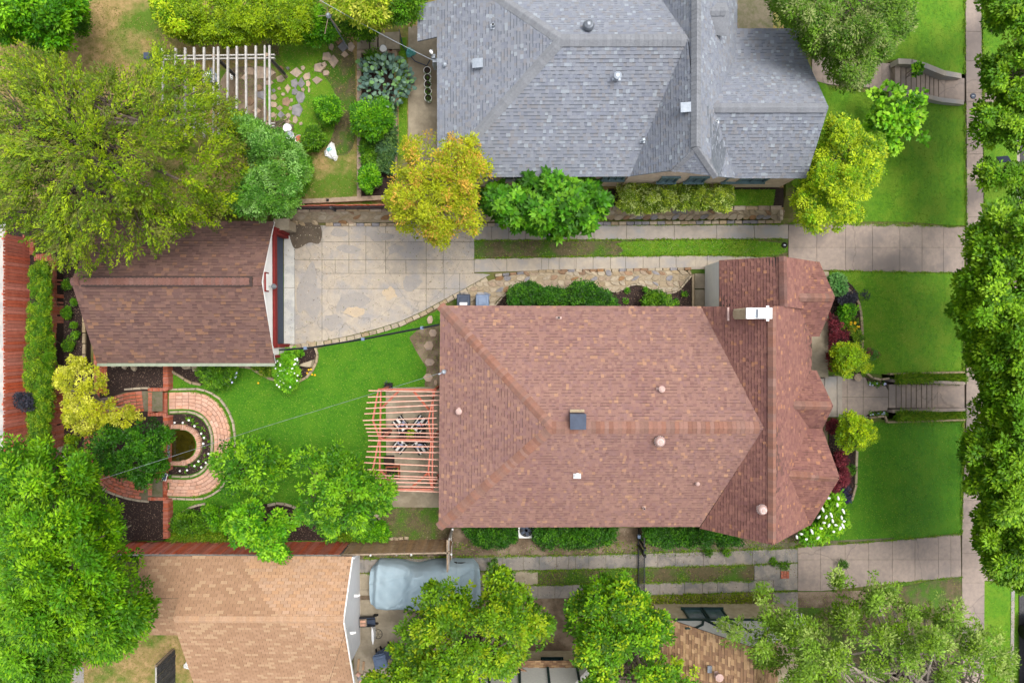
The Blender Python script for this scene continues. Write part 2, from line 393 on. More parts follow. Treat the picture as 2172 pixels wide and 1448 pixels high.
# ------------------------------------------------------------------ plants
def pal(*cs, k=.95):
    a = np.array([C(*c, k) for c in cs]); g_ = (a[:, 1] > a[:, 0]*1.25) & (a[:, 1] > a[:, 2]*1.6)
    a[g_, 0] = a[g_, 0]*1.15+a[g_, 1]*.05; a[g_, 2] *= .9; g2 = a[:, 1] > a[:, 0]*2.0; a[g2, 1] *= .92; return a
P_LIME = pal((150, 190, 20), (110, 165, 14), (84, 140, 10), (170, 205, 36))
P_BRIGHT = pal((86, 168, 16), (60, 140, 10), (110, 186, 24), (48, 120, 10))
P_MID = pal((76, 142, 18), (56, 118, 14), (96, 160, 28), (46, 100, 14))
P_DEEP = pal((46, 118, 16), (34, 96, 12), (70, 142, 22), (30, 84, 12))
P_JUN = pal((112, 152, 12), (90, 134, 10), (136, 172, 18), (76, 110, 14), (108, 114, 44))
P_YEL = pal((186, 190, 40), (160, 178, 30), (204, 204, 76), (136, 160, 24))
P_AUT = pal((176, 182, 26), (156, 172, 24), (170, 178, 24), (200, 162, 62), (144, 168, 24), (132, 158, 20))
P_FIG = pal((70, 150, 22), (52, 128, 18), (96, 172, 34), (44, 106, 18))
P_BLUE = pal((104, 134, 124), (84, 116, 110), (130, 156, 130), (90, 120, 84))
P_RED = pal((126, 44, 56), (100, 34, 44), (146, 62, 70), (84, 30, 40))
P_DARK = pal((54, 56, 66), (44, 46, 56), (66, 66, 78))
P_STREET = pal((92, 160, 22), (76, 142, 18), (112, 176, 28), (64, 124, 16), (124, 178, 34))
P_OLIVE = pal((92, 146, 36), (112, 162, 50), (78, 126, 30), (132, 168, 84), (104, 150, 26))
P_TEAL = pal((70, 142, 66), (58, 124, 58), (96, 164, 86))
P_VARI = pal((160, 196, 60), (110, 150, 40), (190, 205, 120), (90, 130, 30))
P_GRASS = pal((82, 140, 16), (62, 120, 12), (104, 156, 26), (128, 160, 44))
P_LAWN = pal((76, 144, 12), (58, 124, 10), (98, 156, 20), (120, 162, 38), (150, 158, 72))
P_DRY = pal((150, 140, 76), (110, 126, 34), (172, 150, 100), (84, 114, 24))
def unit(rng, n):
    v = rng.normal(size=(n, 3)); return v/np.linalg.norm(v, axis=1, keepdims=True)
def leaves(name, pos, ax, nrm, ln, wd, tint, parent, m=None, fold=.18):
    """one folded rhombus per leaf"""
    ax = ax/np.linalg.norm(ax, axis=1, keepdims=True)
    sd_ = np.cross(ax, nrm); sd_ /= (np.linalg.norm(sd_, axis=1, keepdims=True)+1e-9); up = np.cross(sd_, ax)
    ln = np.asarray(ln).reshape(-1, 1)*np.ones((len(pos), 1)); wd = np.asarray(wd).reshape(-1, 1)*np.ones((len(pos), 1))
    n = len(pos); V = np.empty((n, 4, 3))
    V[:, 0] = pos; V[:, 1] = pos+ax*ln*.45+sd_*wd*.5+up*wd*fold
    V[:, 2] = pos+ax*ln; V[:, 3] = pos+ax*ln*.45-sd_*wd*.5+up*wd*fold
    Fq = np.arange(4*n).reshape(n, 4)
    me = npmesh(name, V.reshape(-1, 3), Fq, m or MATS['leaf'], tint)
    return link(name, me, parent)
def tinted(rng, pl, nclump, idx, var=.26, lv=.24, fresh=None):
    ci = rng.integers(0, len(pl), nclump)
    base = pl[ci]*(1+rng.uniform(-var, var, (nclump, 1)))
    t = base[idx]*(1+rng.uniform(-lv, lv, (len(idx), 1)))
    sw = rng.random(len(idx)) < .07; t[sw] = pl[rng.integers(0, len(pl), sw.sum())]
    return np.clip(t, 0, 1)
def crown(name, root, outline, zb, zt, nc, nl, cr, ll, lw, pl, seed=1, style='broad', gap=0.0, deep=.35, lump=.5, smooth_it=0, flat=.6, centre=None, dome=1.0, lobe=None, dens=1.0):
    nc = int(nc*dens); rng = np.random.default_rng(seed)
    poly = smoothpoly(outline, True, smooth_it) if smooth_it else outline
    xs = [p[0] for p in poly]; ys = [p[1] for p in poly]
    n0 = int(nc*4.5)
    px = rng.uniform(min(xs), max(xs), n0); py = rng.uniform(min(ys), max(ys), n0)
    ins = inpoly(px, py, poly); px, py = px[ins], py[ins]
    ph = rng.uniform(0, 6.28, 8); fr = .05
    nz = (np.sin(px*fr+ph[0]+1.3*np.sin(py*fr*.8+ph[1]))+np.sin(py*fr*1.1+ph[2]+1.1*np.sin(px*fr*.9+ph[3]))+.7*np.sin(px*.11+ph[4])*np.sin(py*.1+ph[5]))/2.7
    if gap > 0:
        nz2 = np.sin(px*.085+ph[6]+2*np.sin(py*.06+ph[0]))*np.sin(py*.09+ph[7]+2*np.sin(px*.055+ph[1]))
        keep = (nz2 > -1+gap) | (rng.random(len(px)) < .12); px, py, nz = px[keep], py[keep], nz[keep]
    # boughs: local domes with gaps between them
    pxm = .0215; wid = min(max(xs)-min(xs), max(ys)-min(ys))*pxm; LR = lobe or min(1.15, max(.28, wid*.17)); lr = LR/pxm
    nl_ = max(3, int(len(px)/len(np.atleast_1d(px))*(max(xs)-min(xs))*(max(ys)-min(ys))/(lr*lr*1.7)))
    lx = rng.uniform(min(xs), max(xs), nl_*3); ly = rng.uniform(min(ys), max(ys), nl_*3); ki = inpoly(lx, ly, poly)
    lx, ly = lx[ki], ly[ki]; keepl = []
    for i in range(len(lx)):
        if all((lx[i]-lx[j])**2+(ly[i]-ly[j])**2 > (lr*.95)**2 for j in keepl): keepl.append(i)
    lx, ly = lx[keepl], ly[keepl]; sz = rng.uniform(.75, 1.2, len(lx)); lh = rng.uniform(-.5, .5, len(lx))
    dd = np.hypot(px[:, None]-lx[None], py[:, None]-ly[None])/(lr*sz[None]); li = dd.argmin(1); f = dd[np.arange(len(px)), li]
    ang = np.arctan2(py-ly[li], px-lx[li]); f = f*(1+.16*np.sin(3*ang+li*2.1)+.1*np.sin(7*ang+li))
    pk = np.clip(1.25-f*(.75+gap*1.6), .06, 1); kk = rng.random(len(px)) < pk; px, py, nz, f, li = px[kk], py[kk], nz[kk], f[kk], li[kk]
    px, py, nz, f, li = px[:nc], py[:nc], nz[:nc], f[:nc], li[:nc]; nc = len(px)
    d = edgedist(px, py, poly); dn = np.clip(d/max(d.max(), 1e-6), 0, 1)
    H_ = zt-zb; la = min(LR*.95, H_*.55)
    h = zb+H_*(np.sqrt(1-(1-dn)**2)*dome+(1-dome)*rng.random(nc))*.9+nz*lump*.7*np.minimum(1, dn*3)+la*(1-np.minimum(f, 1.5)**2*1.1)*.9+lh[li]*la*np.minimum(1, dn*4)+rng.normal(0, .06+.05*la, nc)
    low = rng.random(nc) < deep*.7; h = h-np.where(low, rng.uniform(.2, 1.1, nc)*min(1.2, H_*.5), 0); h = np.maximum(h, min(zb, zb*.75+.03))
    fe = np.clip(1-dn*6, 0, 1)
    c = PN(px, py, h)
    if centre is None: centre = (sum(xs)/len(xs), sum(ys)/len(ys))
    cc = np.array(P(centre[0], centre[1], (zb+zt)/2)); out = c-cc; out[:, 2] *= .3
    out /= (np.linalg.norm(out, axis=1, keepdims=True)+1e-6)
    idx = np.repeat(np.arange(nc), nl); N = len(idx)
    if style == 'broad':
        u = unit(rng, N); u[:, 2] = np.abs(u[:, 2])*rng.choice([1, 1, 1, -.5], N)
        csz = rng.uniform(.6, 1.15, nc)[idx][:, None]; rr = rng.uniform(.35, 1, (N, 1))*csz; pos = c[idx]+u*cr*rr*np.array([1, 1, flat])
        ax = u+.35*out[idx]+unit(rng, N)*.6; ax[:, 2] = ax[:, 2]*.5-.1
        nrm = np.array([0, 0, 1.])+unit(rng, N)*.55+u*.3
        L = ll*rng.uniform(.7, 1.25, N); W = lw*rng.uniform(.75, 1.2, N)
    elif style == 'spray':               # feathery juniper sprays
        k = rng.uniform(0, 1, N); ax0 = out[idx]+unit(rng, nc)[idx]*.75; ax0[:, 2] = ax0[:, 2]*.3+.18
        ax0 /= np.linalg.norm(ax0, axis=1, keepdims=True)
        sidev = np.cross(ax0, [0, 0, 1.]); sidev /= np.linalg.norm(sidev, axis=1, keepdims=True)
        sg = rng.choice([-1., 1.], N)[:, None]
        pos = c[idx]+ax0*cr*(k[:, None]*2-.6)+sidev*sg*cr*.28*(1-k[:, None])*rng.random((N, 1))+unit(rng, N)*cr*.09
        ax = ax0+sidev*sg*.6+unit(rng, N)*.3; nrm = np.array([0, 0, 1.])+unit(rng, N)*.5
        L = ll*rng.uniform(.6, 1.3, N)*(1.15-.5*k); W = lw*rng.uniform(.7, 1.2, N)
    elif style == 'star':                # rosettes of large leaves
        a = rng.uniform(0, 6.28, N); ti = rng.uniform(-.05, .75, N)
        ax = np.stack([np.cos(a), np.sin(a), ti], 1); pos = c[idx]+ax*cr*.12+np.array([0, 0, 1])*rng.uniform(-.22, .05, (N, 1))
        nrm = np.array([0, 0, 1.])+unit(rng, N)*.35-ax*.2
        L = ll*rng.uniform(.6, 1.15, N)*(1.1-.45*ti); W = lw*rng.uniform(.8, 1.15, N)
    else:                                # 'blade': arching tufts
        a = rng.uniform(0, 6.28, N); ti = rng.uniform(.3, 1.6, N)
        ax = np.stack([np.cos(a), np.sin(a), ti], 1); pos = c[idx]+unit(rng, N)*cr*.35*np.array([1, 1, .3])
        nrm = np.array([0, 0, 1.])+unit(rng, N)*.3
        L = ll*rng.uniform(.6, 1.2, N); W = lw*rng.uniform(.8, 1.2, N)
    t = tinted(rng, pl, nc, idx)
    o = leaves(name, pos, ax, nrm, L, W, t, root)
    return o, c
def tree(name, label, cat, outline, trunk, zb, zt, nc, nl, cr, ll, lw, pl, seed=1, z0=0.0, group=None, bark='bark', rt=.16, nb=9, style='broad', twig=0, hollow=0, **kw):
    if style == 'broad': cr *= .82; kw.setdefault('dens', .74); kw['gap'] = kw.get('gap', 0)+.12; kw['deep'] = .5
    base = P(trunk[0], trunk[1], z0); root = empty(name, base, label, cat, group)
    o, c = crown('crown', root, outline, zb, zt, nc, nl, cr, ll, lw, pl, seed, style, centre=trunk, **kw)
    rng = random.Random(seed); b = B(); top = Vector((base.x, base.y, z0+(zb-z0)*.6)); cen = Vector(c.mean(axis=0)); 
    if (zb-z0) < .5: top.z = z0+(zt-z0)*.3
    lean = (cen-base)*.12; lean.z = 0
    mid = base.lerp(top, .5)+lean*.4; top2 = top+lean
    b.tube([base, mid, top2], [rt*1.25, rt, rt*.8], 8)
    cl = [Vector(v) for v in c]
    for i in range(nb):
        e = rng.choice(cl); 
        if not hollow: e = e-Vector((0, 0, .25*(zt-zb)*.6))
        m1 = top2.lerp(e, .45)+Vector((rng.uniform(-.2, .2), rng.uniform(-.2, .2), .15*(e-top2).length))
        b.tube([top2-Vector((0, 0, .1)), m1, e], [rt*.55, rt*.32, rt*.08], 5, False)
        for _ in range(2+twig):
            e2 = min(rng.sample(cl, min(len(cl), 14)), key=lambda q: (q-m1).length)
            b.tube([m1.lerp(e, rng.uniform(0, .6)), (m1+e2)/2+Vector((0, 0, .12)), e2], [rt*.2, rt*.12, .008], 4, False)
    b.build('trunk', MATS[bark], root)
    return root
def shrub(name, label, cat, outline, zb, zt, nc, nl, cr, ll, lw, pl, seed=1, z0=0.0, group=None, style='broad', stems=True, **kw):
    cr *= .9; kw.setdefault('gap', .1); kw.setdefault('lump', .3)
    xs = [p[0] for p in outline]; ys = [p[1] for p in outline]; cx, cy = (min(xs)+max(xs))/2, (min(ys)+max(ys))/2
    base = P(cx, cy, z0); root = empty(name, base, label, cat, group)
    o, c = crown('foliage', root, outline, zb, zt, nc, nl, cr, ll, lw, pl, seed, style, **kw)
    if stems:
        b = B(); rng = random.Random(seed); k = max(3, min(24, int(len(c)/14)))
        for i in range(k):
            e = Vector(c[rng.randrange(len(c))]); s0 = Vector((e.x, e.y, z0)).lerp(Vector((base.x, base.y, z0)), .25)
            b.tube([s0, (s0+e)/2+Vector((.02, .01, .02)), e], [.018, .013, .006], 4, False)
        b.build('stem', MATS['bark'], root)
    return root
def blob(cx, cy, rx, ry, n=11, seed=0, jit=.16):
    r = random.Random(seed*77+int(cx)+int(cy)); jit = jit*1.6 if rx > 7 and n > 7 else jit; return [(cx+rx*math.cos(2*math.pi*i/n)*(1+r.uniform(-jit, jit)), cy+ry*math.sin(2*math.pi*i/n)*(1+r.uniform(-jit, jit))) for i in range(n)]
def tufts(name, label, outline, dens, ln, wd, pl, seed=1, z=None, cat=None, holes=(), parent=None, patch=None, kind='stuff'):
    """short grass or chips scattered over a px outline as one object"""
    rng = np.random.default_rng(seed); xs = [p[0] for p in outline]; ys = [p[1] for p in outline]
    area = (max(xs)-min(xs))*(max(ys)-min(ys))*.0221**2; n = int(area*dens)
    px = rng.uniform(min(xs), max(xs), n); py = rng.uniform(min(ys), max(ys), n)
    k = inpoly(px, py, outline)
    for h in holes: k &= ~inpoly(px, py, h)
    px, py = px[k], py[k]
    if patch is not None:
        ph = rng.uniform(0, 6.28, 4)
        nz = np.sin(px*patch+ph[0]+2*np.sin(py*patch*.7+ph[1]))*np.sin(py*patch*1.2+ph[2]+2*np.sin(px*patch*.6+ph[3]))
        k = (nz+rng.normal(0, .35, len(px))) > 0; px, py = px[k], py[k]
    if z is None:
        pos = np.array([tuple(G(a, b2, .004)) for a, b2 in zip(px, py)])
    else: pos = PN(px, py, np.full(len(px), z+.004))
    n = len(pos); ax = unit(rng, n); ax[:, 2] = np.abs(ax[:, 2])*.6+.15; nrm = np.array([0, 0, 1.])+unit(rng, n)*.4
    t = np.clip(pl[rng.integers(0, len(pl), n)]*(1+rng.uniform(-.2, .2, (n, 1))), 0, 1)
    o = leaves(name, pos, ax, nrm, ln*rng.uniform(.6, 1.4, n), wd*rng.uniform(.6, 1.3, n), t, parent, MATS['grass_blade'])
    return tag(o, label, None, None, kind)
P_CHIP = pal((92, 68, 56), (60, 44, 40), (130, 104, 86), (46, 36, 34), (160, 138, 118))
def chips(name, label, outline, z, seed=1, dens=260, parent=None, pl=None, sz=.05, holes=()):
    pl = P_CHIP if pl is None else pl
    rng = np.random.default_rng(seed); xs = [p[0] for p in outline]; ys = [p[1] for p in outline]
    area = (max(xs)-min(xs))*(max(ys)-min(ys))*.0221**2; n = int(area*dens)
    px = rng.uniform(min(xs), max(xs), n); py = rng.uniform(min(ys), max(ys), n)
    k = inpoly(px, py, outline)
    for h_ in holes: k &= ~inpoly(px, py, h_)
    px, py = px[k], py[k]
    pos = PN(px, py, np.full(len(px), z))+np.array([0, 0, .008]); n = len(pos); ax = unit(rng, n); ax[:, 2] *= .25
    nrm = np.array([0, 0, 1.])+unit(rng, n)*.4
    t = np.clip(pl[rng.integers(0, len(pl), n)]*(1+rng.uniform(-.3, .3, (n, 1))), 0, 1)
    o = leaves(name, pos+np.array([0, 0, .01]), ax, nrm, sz*rng.uniform(.5, 1.5, n), sz*.45*rng.uniform(.6, 1.4, n), t, parent, MATS['grass_blade'])
    return tag(o, label, None, None, 'stuff')
def blooms(name, parent, pts, r, m, n=7, flat=False):
    """small flower heads (a rosette of petals each) joined under one plant"""
    for p in pts:
        b = B(); p = Vector(p)
        for i in range(n):
            a = 2*math.pi*i/n+p.x; u = Vector((math.cos(a), math.sin(a), .35)); s_ = Vector((-math.sin(a), math.cos(a), 0))*r*.42
            b.add([p, p+u*r*.6+s_, p+u*r*1.1, p+u*r*.6-s_], [(0, 1, 2, 3)])
        b.add([p+Vector((0, 0, r*.4)), p+Vector((r*.3, 0, r*.1)), p+Vector((-r*.15, r*.26, r*.1)), p+Vector((-r*.15, -r*.26, r*.1))], [(0, 1, 2), (0, 2, 3), (0, 3, 1)])
        b.build(name, m, parent)
# ------------------------------------------------------------------ roofs
def srgbk(*cs, k=.8): return [C(*c, k) for c in cs]
T_MAIN = srgbk((158, 124, 116), (155, 121, 113), (151, 118, 112), (162, 128, 118), (150, 118, 115), (176, 138, 116), (184, 146, 122), (144, 111, 106))
T_WARM = srgbk((152, 112, 103), (148, 108, 100), (143, 104, 97), (157, 116, 105), (140, 102, 97), (176, 130, 103), (184, 138, 110), (135, 98, 91))
T_DARK = srgbk((124, 98, 92), (120, 94, 90), (116, 90, 87), (129, 101, 94), (112, 88, 86), (142, 109, 92), (138, 106, 90), (110, 85, 82))
T_GREY = srgbk((143, 149, 160), (139, 146, 158), (135, 142, 156), (147, 152, 162), (143, 143, 147), (166, 176, 186), (171, 181, 189), (131, 138, 154))
T_BEIGE = srgbk((184, 146, 116), (181, 143, 113), (178, 140, 111), (188, 150, 120), (198, 163, 130), (175, 137, 108))
T_TUD = srgbk((172, 136, 104), (164, 128, 98), (156, 122, 96), (190, 154, 116), (148, 114, 90), (196, 160, 124))
T_MAIN = [(r*.95, g_*.91, b_*.86) for r, g_, b_ in T_MAIN]; T_WARM = [(r*.98, g_*.92, b_*.88) for r, g_, b_ in T_WARM]; T_GREY = [((r*.7+.3*.27)*.93, (g_*.7+.3*.285)*.93, (b_*.7+.3*.32)*.93) for r, g_, b_ in T_GREY]; T_TUD = [(r*1.22, g_*1.24, b_*1.22) for r, g_, b_ in T_TUD]; T_DARK = [(r*1.02, g_*.98, b_*.9) for r, g_, b_ in T_DARK]; T_BEIGE = [(r*.95, g_*.96, b_*.95) for r, g_, b_ in T_BEIGE]
class Shingles:
    def __init__(s, tints, expo=.137, tabs=(.11, .27), thick=.014, wts=None, gap=0.0):
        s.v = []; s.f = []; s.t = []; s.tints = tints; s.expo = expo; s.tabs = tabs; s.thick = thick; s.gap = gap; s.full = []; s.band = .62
        s.wts = wts or [1]*len(tints)
    def face(s, poly, holes=()):
        """poly: convex world polygon of one roof plane"""
        poly = [Vector(p) for p in poly]; n = Vector((0, 0, 0))
        for i in range(len(poly)): n += (poly[i]-poly[0]).cross(poly[(i+1) % len(poly)]-poly[0])
        n.normalize()
        if n.z < 0: n = -n; poly = poly[::-1]
        v = Vector((0, 0, 1))-n*n.z; v.normalize(); u = v.cross(n); o = min(poly, key=lambda q: q.z)
        pl = ccw([((p-o).dot(u), (p-o).dot(v)) for p in poly])
        vs = [p[1] for p in pl]; us = [p[0] for p in pl]; v0 = min(vs)-.02; row = 0
        while v0 < max(vs):
            v1 = v0+s.expo; x = min(us)-random.uniform(0, .3) if s.gap == 0 else min(us)-(row % 2)*s.tabs[0]/2-.001
            while x < max(us):
                w = random.uniform(*s.tabs); tooth = random.random() < .5
                c = clip([(x+s.gap, v0), (x+w, v0), (x+w, v1), (x+s.gap, v1)], pl)
                t = random.choices(s.tints, s.wts)[0]; q = random.uniform(.95, 1.05); t = tuple(min(1, a*q) for a in t)
                if len(c) >= 3:
                    th = s.thick*(1.0 if tooth or s.gap else .45)
                    if s.gap and abs((c[0]-c[2]).length) > .9*math.hypot(w, s.expo) and len(c) == 4: s.full.append((o+u*(x+w/2+s.gap/2)+v*(v0+s.expo/2)+n*.012, u, v, n))
                    else: s.emit(c, o, u, v, n, v0, v1, th, t)
                x += w
            v0 = v1; row += 1
    def emit(s, c, o, u, v, n, v0, v1, th, t):
        k = len(s.v); m = len(c)
        top = [o+u*p.x+v*p.y+n*(.006+th*(1-(p.y-v0)/(v1-v0))) for p in c]
        s.v += [tuple(p) for p in top]; s.v += [tuple(o+u*p.x+v*p.y+n*.001) for p in c]
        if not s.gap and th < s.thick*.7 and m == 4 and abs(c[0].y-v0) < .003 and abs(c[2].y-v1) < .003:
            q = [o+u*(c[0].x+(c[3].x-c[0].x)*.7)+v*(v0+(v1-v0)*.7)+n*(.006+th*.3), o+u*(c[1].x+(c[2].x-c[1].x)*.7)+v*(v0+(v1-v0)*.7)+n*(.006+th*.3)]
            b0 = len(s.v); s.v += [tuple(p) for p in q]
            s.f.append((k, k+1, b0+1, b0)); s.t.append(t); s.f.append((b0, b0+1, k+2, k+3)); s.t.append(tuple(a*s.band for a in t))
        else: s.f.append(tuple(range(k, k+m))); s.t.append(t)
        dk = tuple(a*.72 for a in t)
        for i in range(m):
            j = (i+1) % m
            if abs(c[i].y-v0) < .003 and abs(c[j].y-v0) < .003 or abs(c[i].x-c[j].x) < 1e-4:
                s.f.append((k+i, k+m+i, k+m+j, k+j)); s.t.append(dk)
    def build(s, parent, m, tabmat=None):
        if s.full:
            s.full.sort(key=lambda q: (q[0].x**2+q[0].y**2))
            for i, (c, u, v, n) in enumerate(s.full):
                if i < 300:
                    o = inst('shingle', unitbox(tabmat, .03), parent, c, (s.tabs[0]-.012, s.expo*1.02, .014))
                    o.rotation_mode = 'QUATERNION'; o.rotation_quaternion = Matrix((u, v, n)).transposed().to_quaternion() @ Matrix.Rotation(R_(-4), 3, 'X').to_quaternion()
                else:
                    h = s.expo/2; w = s.tabs[0]/2-.005; c0 = c-u*0
                    V2 = [Vector((-w, -h)), Vector((w, -h)), Vector((w, h)), Vector((-w, h))]
                    s.emit(V2, c-n*.012, u, v, n, -h, h, s.thick, random.choice(s.tints))
        me = mesh('shingles', s.v, s.f, m, s.t); o = link('shingles', me, parent); o['kind'] = 'stuff'; return o
def deck(parent, polys, m, th=.07, name='roof'):
    b = B()
    for p in polys:
        p = [Vector(q) for q in p]; k = len(p); n = Vector((0, 0, 0))
        for i in range(k): n += (p[i]-p[0]).cross(p[(i+1) % k]-p[0])
        if n.z < 0: p = p[::-1]
        n = abs(n.normalized().z)
        b.add([q-Vector((0, 0, .002)) for q in p]+[q-Vector((0, 0, th)) for q in p], [tuple(range(k)), tuple(range(k, 2*k))[::-1]]+[(k+i, k+(i+1) % k, (i+1) % k, i) for i in range(k)])
    return b.build(name, m, parent)
def caps(parent, a, b_, m, w=.17, step=.15, drop=.5, name='ridge_cap', lift=.03, ln=None):
    """folded cap shingles along a ridge or hip from low to high; drop = slope of each wing"""
    a, b_ = Vector(a), Vector(b_); d = (b_-a); L = d.length; d.normalize(); s_ = d.cross(Vector((0, 0, 1))).normalized(); up = s_.cross(d)
    ln = ln or step*1.25; key = ('cap', m.name, round(w, 3), round(drop, 2), round(ln, 3))
    if key not in BOXME:
        V = []
        for x, lf in ((-ln/2, .012), (ln/2, -.004)):
            for t in (.016, 0):
                V += [(x, -w, -w*drop+t+lf), (x, -w*.12, t+lf), (x, w*.12, t+lf), (x, w, -w*drop+t+lf)]
        BOXME[key] = mesh('cap', V, [(1, 0, 8, 9), (2, 1, 9, 10), (3, 2, 10, 11), (0, 1, 5, 4), (1, 2, 6, 5), (2, 3, 7, 6), (0, 4, 12, 8), (7, 3, 11, 15)], m)
    q = Matrix((d, -s_, up)).transposed().to_quaternion()
    n = int(L/step)
    for i in range(n):
        o = inst(name, BOXME[key], parent, a+d*(step*(i+.5))+Vector((0, 0, lift)))
        o.rotation_mode = 'QUATERNION'; o.rotation_quaternion = q
def wallbox(parent, poly, z0, z1, m, name='wall'):
    return B().prism([(p[0], p[1]) for p in poly], z0, z1).build(name, m, parent)
def lerp(a, b, t): return Vector(a).lerp(Vector(b), t)
def shrinkpoly(poly, d):
    n = len(poly); cx = sum(p[0] for p in poly)/n; cy = sum(p[1] for p in poly)/n
    return [(p[0]+(d if p[0] < cx else -d), p[1]+(d if p[1] < cy else -d)) for p in poly]
# ================================================================== GROUND
def ground_base():
    xs = sorted(set([-400, -200, -100, -60, -40]+list(np.arange(-30, 12, 3.0))+list(np.arange(12, 27, .35))+[24.45, 24.5, 24.55, 30, 40, 60, 100, 200, 400]))
    ys = sorted(set([-400, -200, -100, -60, -40]+list(np.arange(-30, 4, 3.0))+list(np.arange(4, 7.5, .3))+list(np.arange(8, 30, 3.0))+[40, 60, 100, 200, 400]))
    bands = [(P(1900, 888, 0).y, P(1900, 788, 0).y), (P(1900, 212, 0).y, P(1900, 132, 0).y)]
    for a, c in bands: ys = sorted(set(ys+[a-.05, a+.05, (a+c)/2, c-.05, c+.05]))
    xs = sorted(set(xs+[17.6, 17.7, 21.9]))
    dig = lambda x, y: 1.7 if 17.55 < x < 21.95 and any(a < y < c for a, c in bands) else 0
    V = [(x, y, (g(x, y) if x > 12 else 0)-.03-dig(x, y)) for y in ys for x in xs]; n = len(xs)
    Fc = [(j*n+i, j*n+i+1, (j+1)*n+i+1, (j+1)*n+i) for j in range(len(ys)-1) for i in range(n-1)]
    tag(link('ground', mesh('ground', V, Fc, M_['ground'])), kind='structure')
ground_base()
def block(name, pts, z0, z1, m, kind='structure'):
    return tag(B().prism([P(x, y, z1).xy for x, y in pts], z0, z1).build(name, m), kind=kind)
TL, TB = .35, .8
block('raised_yard', [(-60, -60), (1662, -60), (1662, 443), (1655, 446), (600, 446), (520, 446), (-60, 446)], -.02, ZN, M_['dry_lawn'])
block('terrace', [(118, 540), (182, 540), (182, 772), (346, 772), (346, 826), (323, 828), (323, 880), (346, 882), (346, 1002), (323, 1004), (323, 1058), (346, 1060), (346, 1146), (118, 1146)], -.02, TL, M_['mulch'])
block('rear_terrace', [(-60, 446), (121, 446), (121, 1100), (-60, 1100)], -.02, TB, M_['mulch'])
sheet('alley', [(-60, 470), (12, 470), (14, 1100), (-60, 1100)], M_['concrete_new'], .006, TB)
# lawns
L_REAR = [(357, 772), (600, 772), (690, 735), (760, 715), (860, 690), (936, 655), (936, 1145), (290, 1150), (345, 1060), (357, 1050)]
sheet('lawn', L_REAR, M_['lawn_deep'], .004, 0)
sheet('bare_soil', [(868, 716), (885, 700), (932, 690), (932, 820), (900, 822), (905, 780), (880, 740)], M_['dirt'], .010, 0)
sheet('bare_soil', smoothpoly([(825, 1075), (932, 1075), (955, 1100), (955, 1146), (840, 1146), (800, 1110)]), M_['verge'], .010, 0)
L_N1 = [(1662, 400), (1760, 470), (2049, 478), (2046, 222), (1990, 216), (1950, 206), (1900, 198), (1760, 188), (1700, 120), (1662, 300)]
L_N2 = [(1730, -40), (2046, -40), (2046, 158), (2000, 152), (1960, 136), (1930, 128), (1895, 127), (1740, 116)]
L_F1 = [(1760, 576), (2042, 580), (2044, 790), (1884, 793), (1700, 790)]
L_F2 = [(1762, 895), (2044, 892), (2040, 1132), (1760, 1150), (1690, 1145)]
L_S = [(1640, 1265), (1900, 1245), (2040, 1222), (2044, 1500), (1640, 1500)]
sheet('lawn', L_N1, M_['lawn']); sheet('lawn', L_N2, M_['lawn']); sheet('lawn', L_F1, M_['lawn']); sheet('lawn', L_F2, M_['lawn_deep']); sheet('lawn', L_S, M_['verge'])
sheet('planting_strip', [(2084, -40), (2160, -40), (2166, 480), (2088, 480)], M_['lawn'], .012)
sheet('planting_strip', [(2088, 580), (2166, 580), (2166, 1120), (2086, 1120)], M_['verge'], .012)
STRIP_S = [(2086, 1232), (2160, 1234), (2160, 1500), (2086, 1500)]
sheet('planting_strip', STRIP_S, M_['lawn'], .012)
V_N = [(1006, 510), (1671, 507), (1671, 545), (1500, 541), (1230, 543), (1006, 548)]
sheet('verge', V_N, M_['verge'], .006, 0)
V_NG = smoothpoly([(1290, 510), (1671, 507), (1671, 545), (1500, 541), (1300, 543), (1330, 530)])
sheet('lawn', V_NG, M_['lawn'], .010, 0)
V_S1 = [(950, 1120), (1700, 1118), (1700, 1175), (1350, 1182), (960, 1182), (760, 1190), (760, 1150)]
sheet('verge', V_S1, M_['dirt'], .006, 0)
V_S2 = [(1142, 1208), (1600, 1198), (1600, 1232), (1142, 1240)]
sheet('verge', V_S2, M_['verge'], .006, 0)
sheet('gravel_strip', [(1360, 1165), (1560, 1155), (1900, 1140), (1870, 1148), (1690, 1160), (1360, 1178)], M_['joint'], .009, 0)
sheet('verge', [(750, 1262), (1400, 1262), (1900, 1250), (1900, 1290), (1400, 1285), (1290, 1500), (750, 1500)], M_['dirt'], .006, 0)
sheet('yard_floor', [(752, 1272), (860, 1268), (900, 1500), (752, 1500)], M_['patio'], .010, 0)
sheet('dry_grass', [(150, 1340), (395, 1340), (415, 1500), (150, 1500)], M_['dry_lawn'], .006, 0)
sheet('path', [(155, 1410), (178, 1415), (178, 1500), (150, 1500)], M_['concrete'], .012, 0)
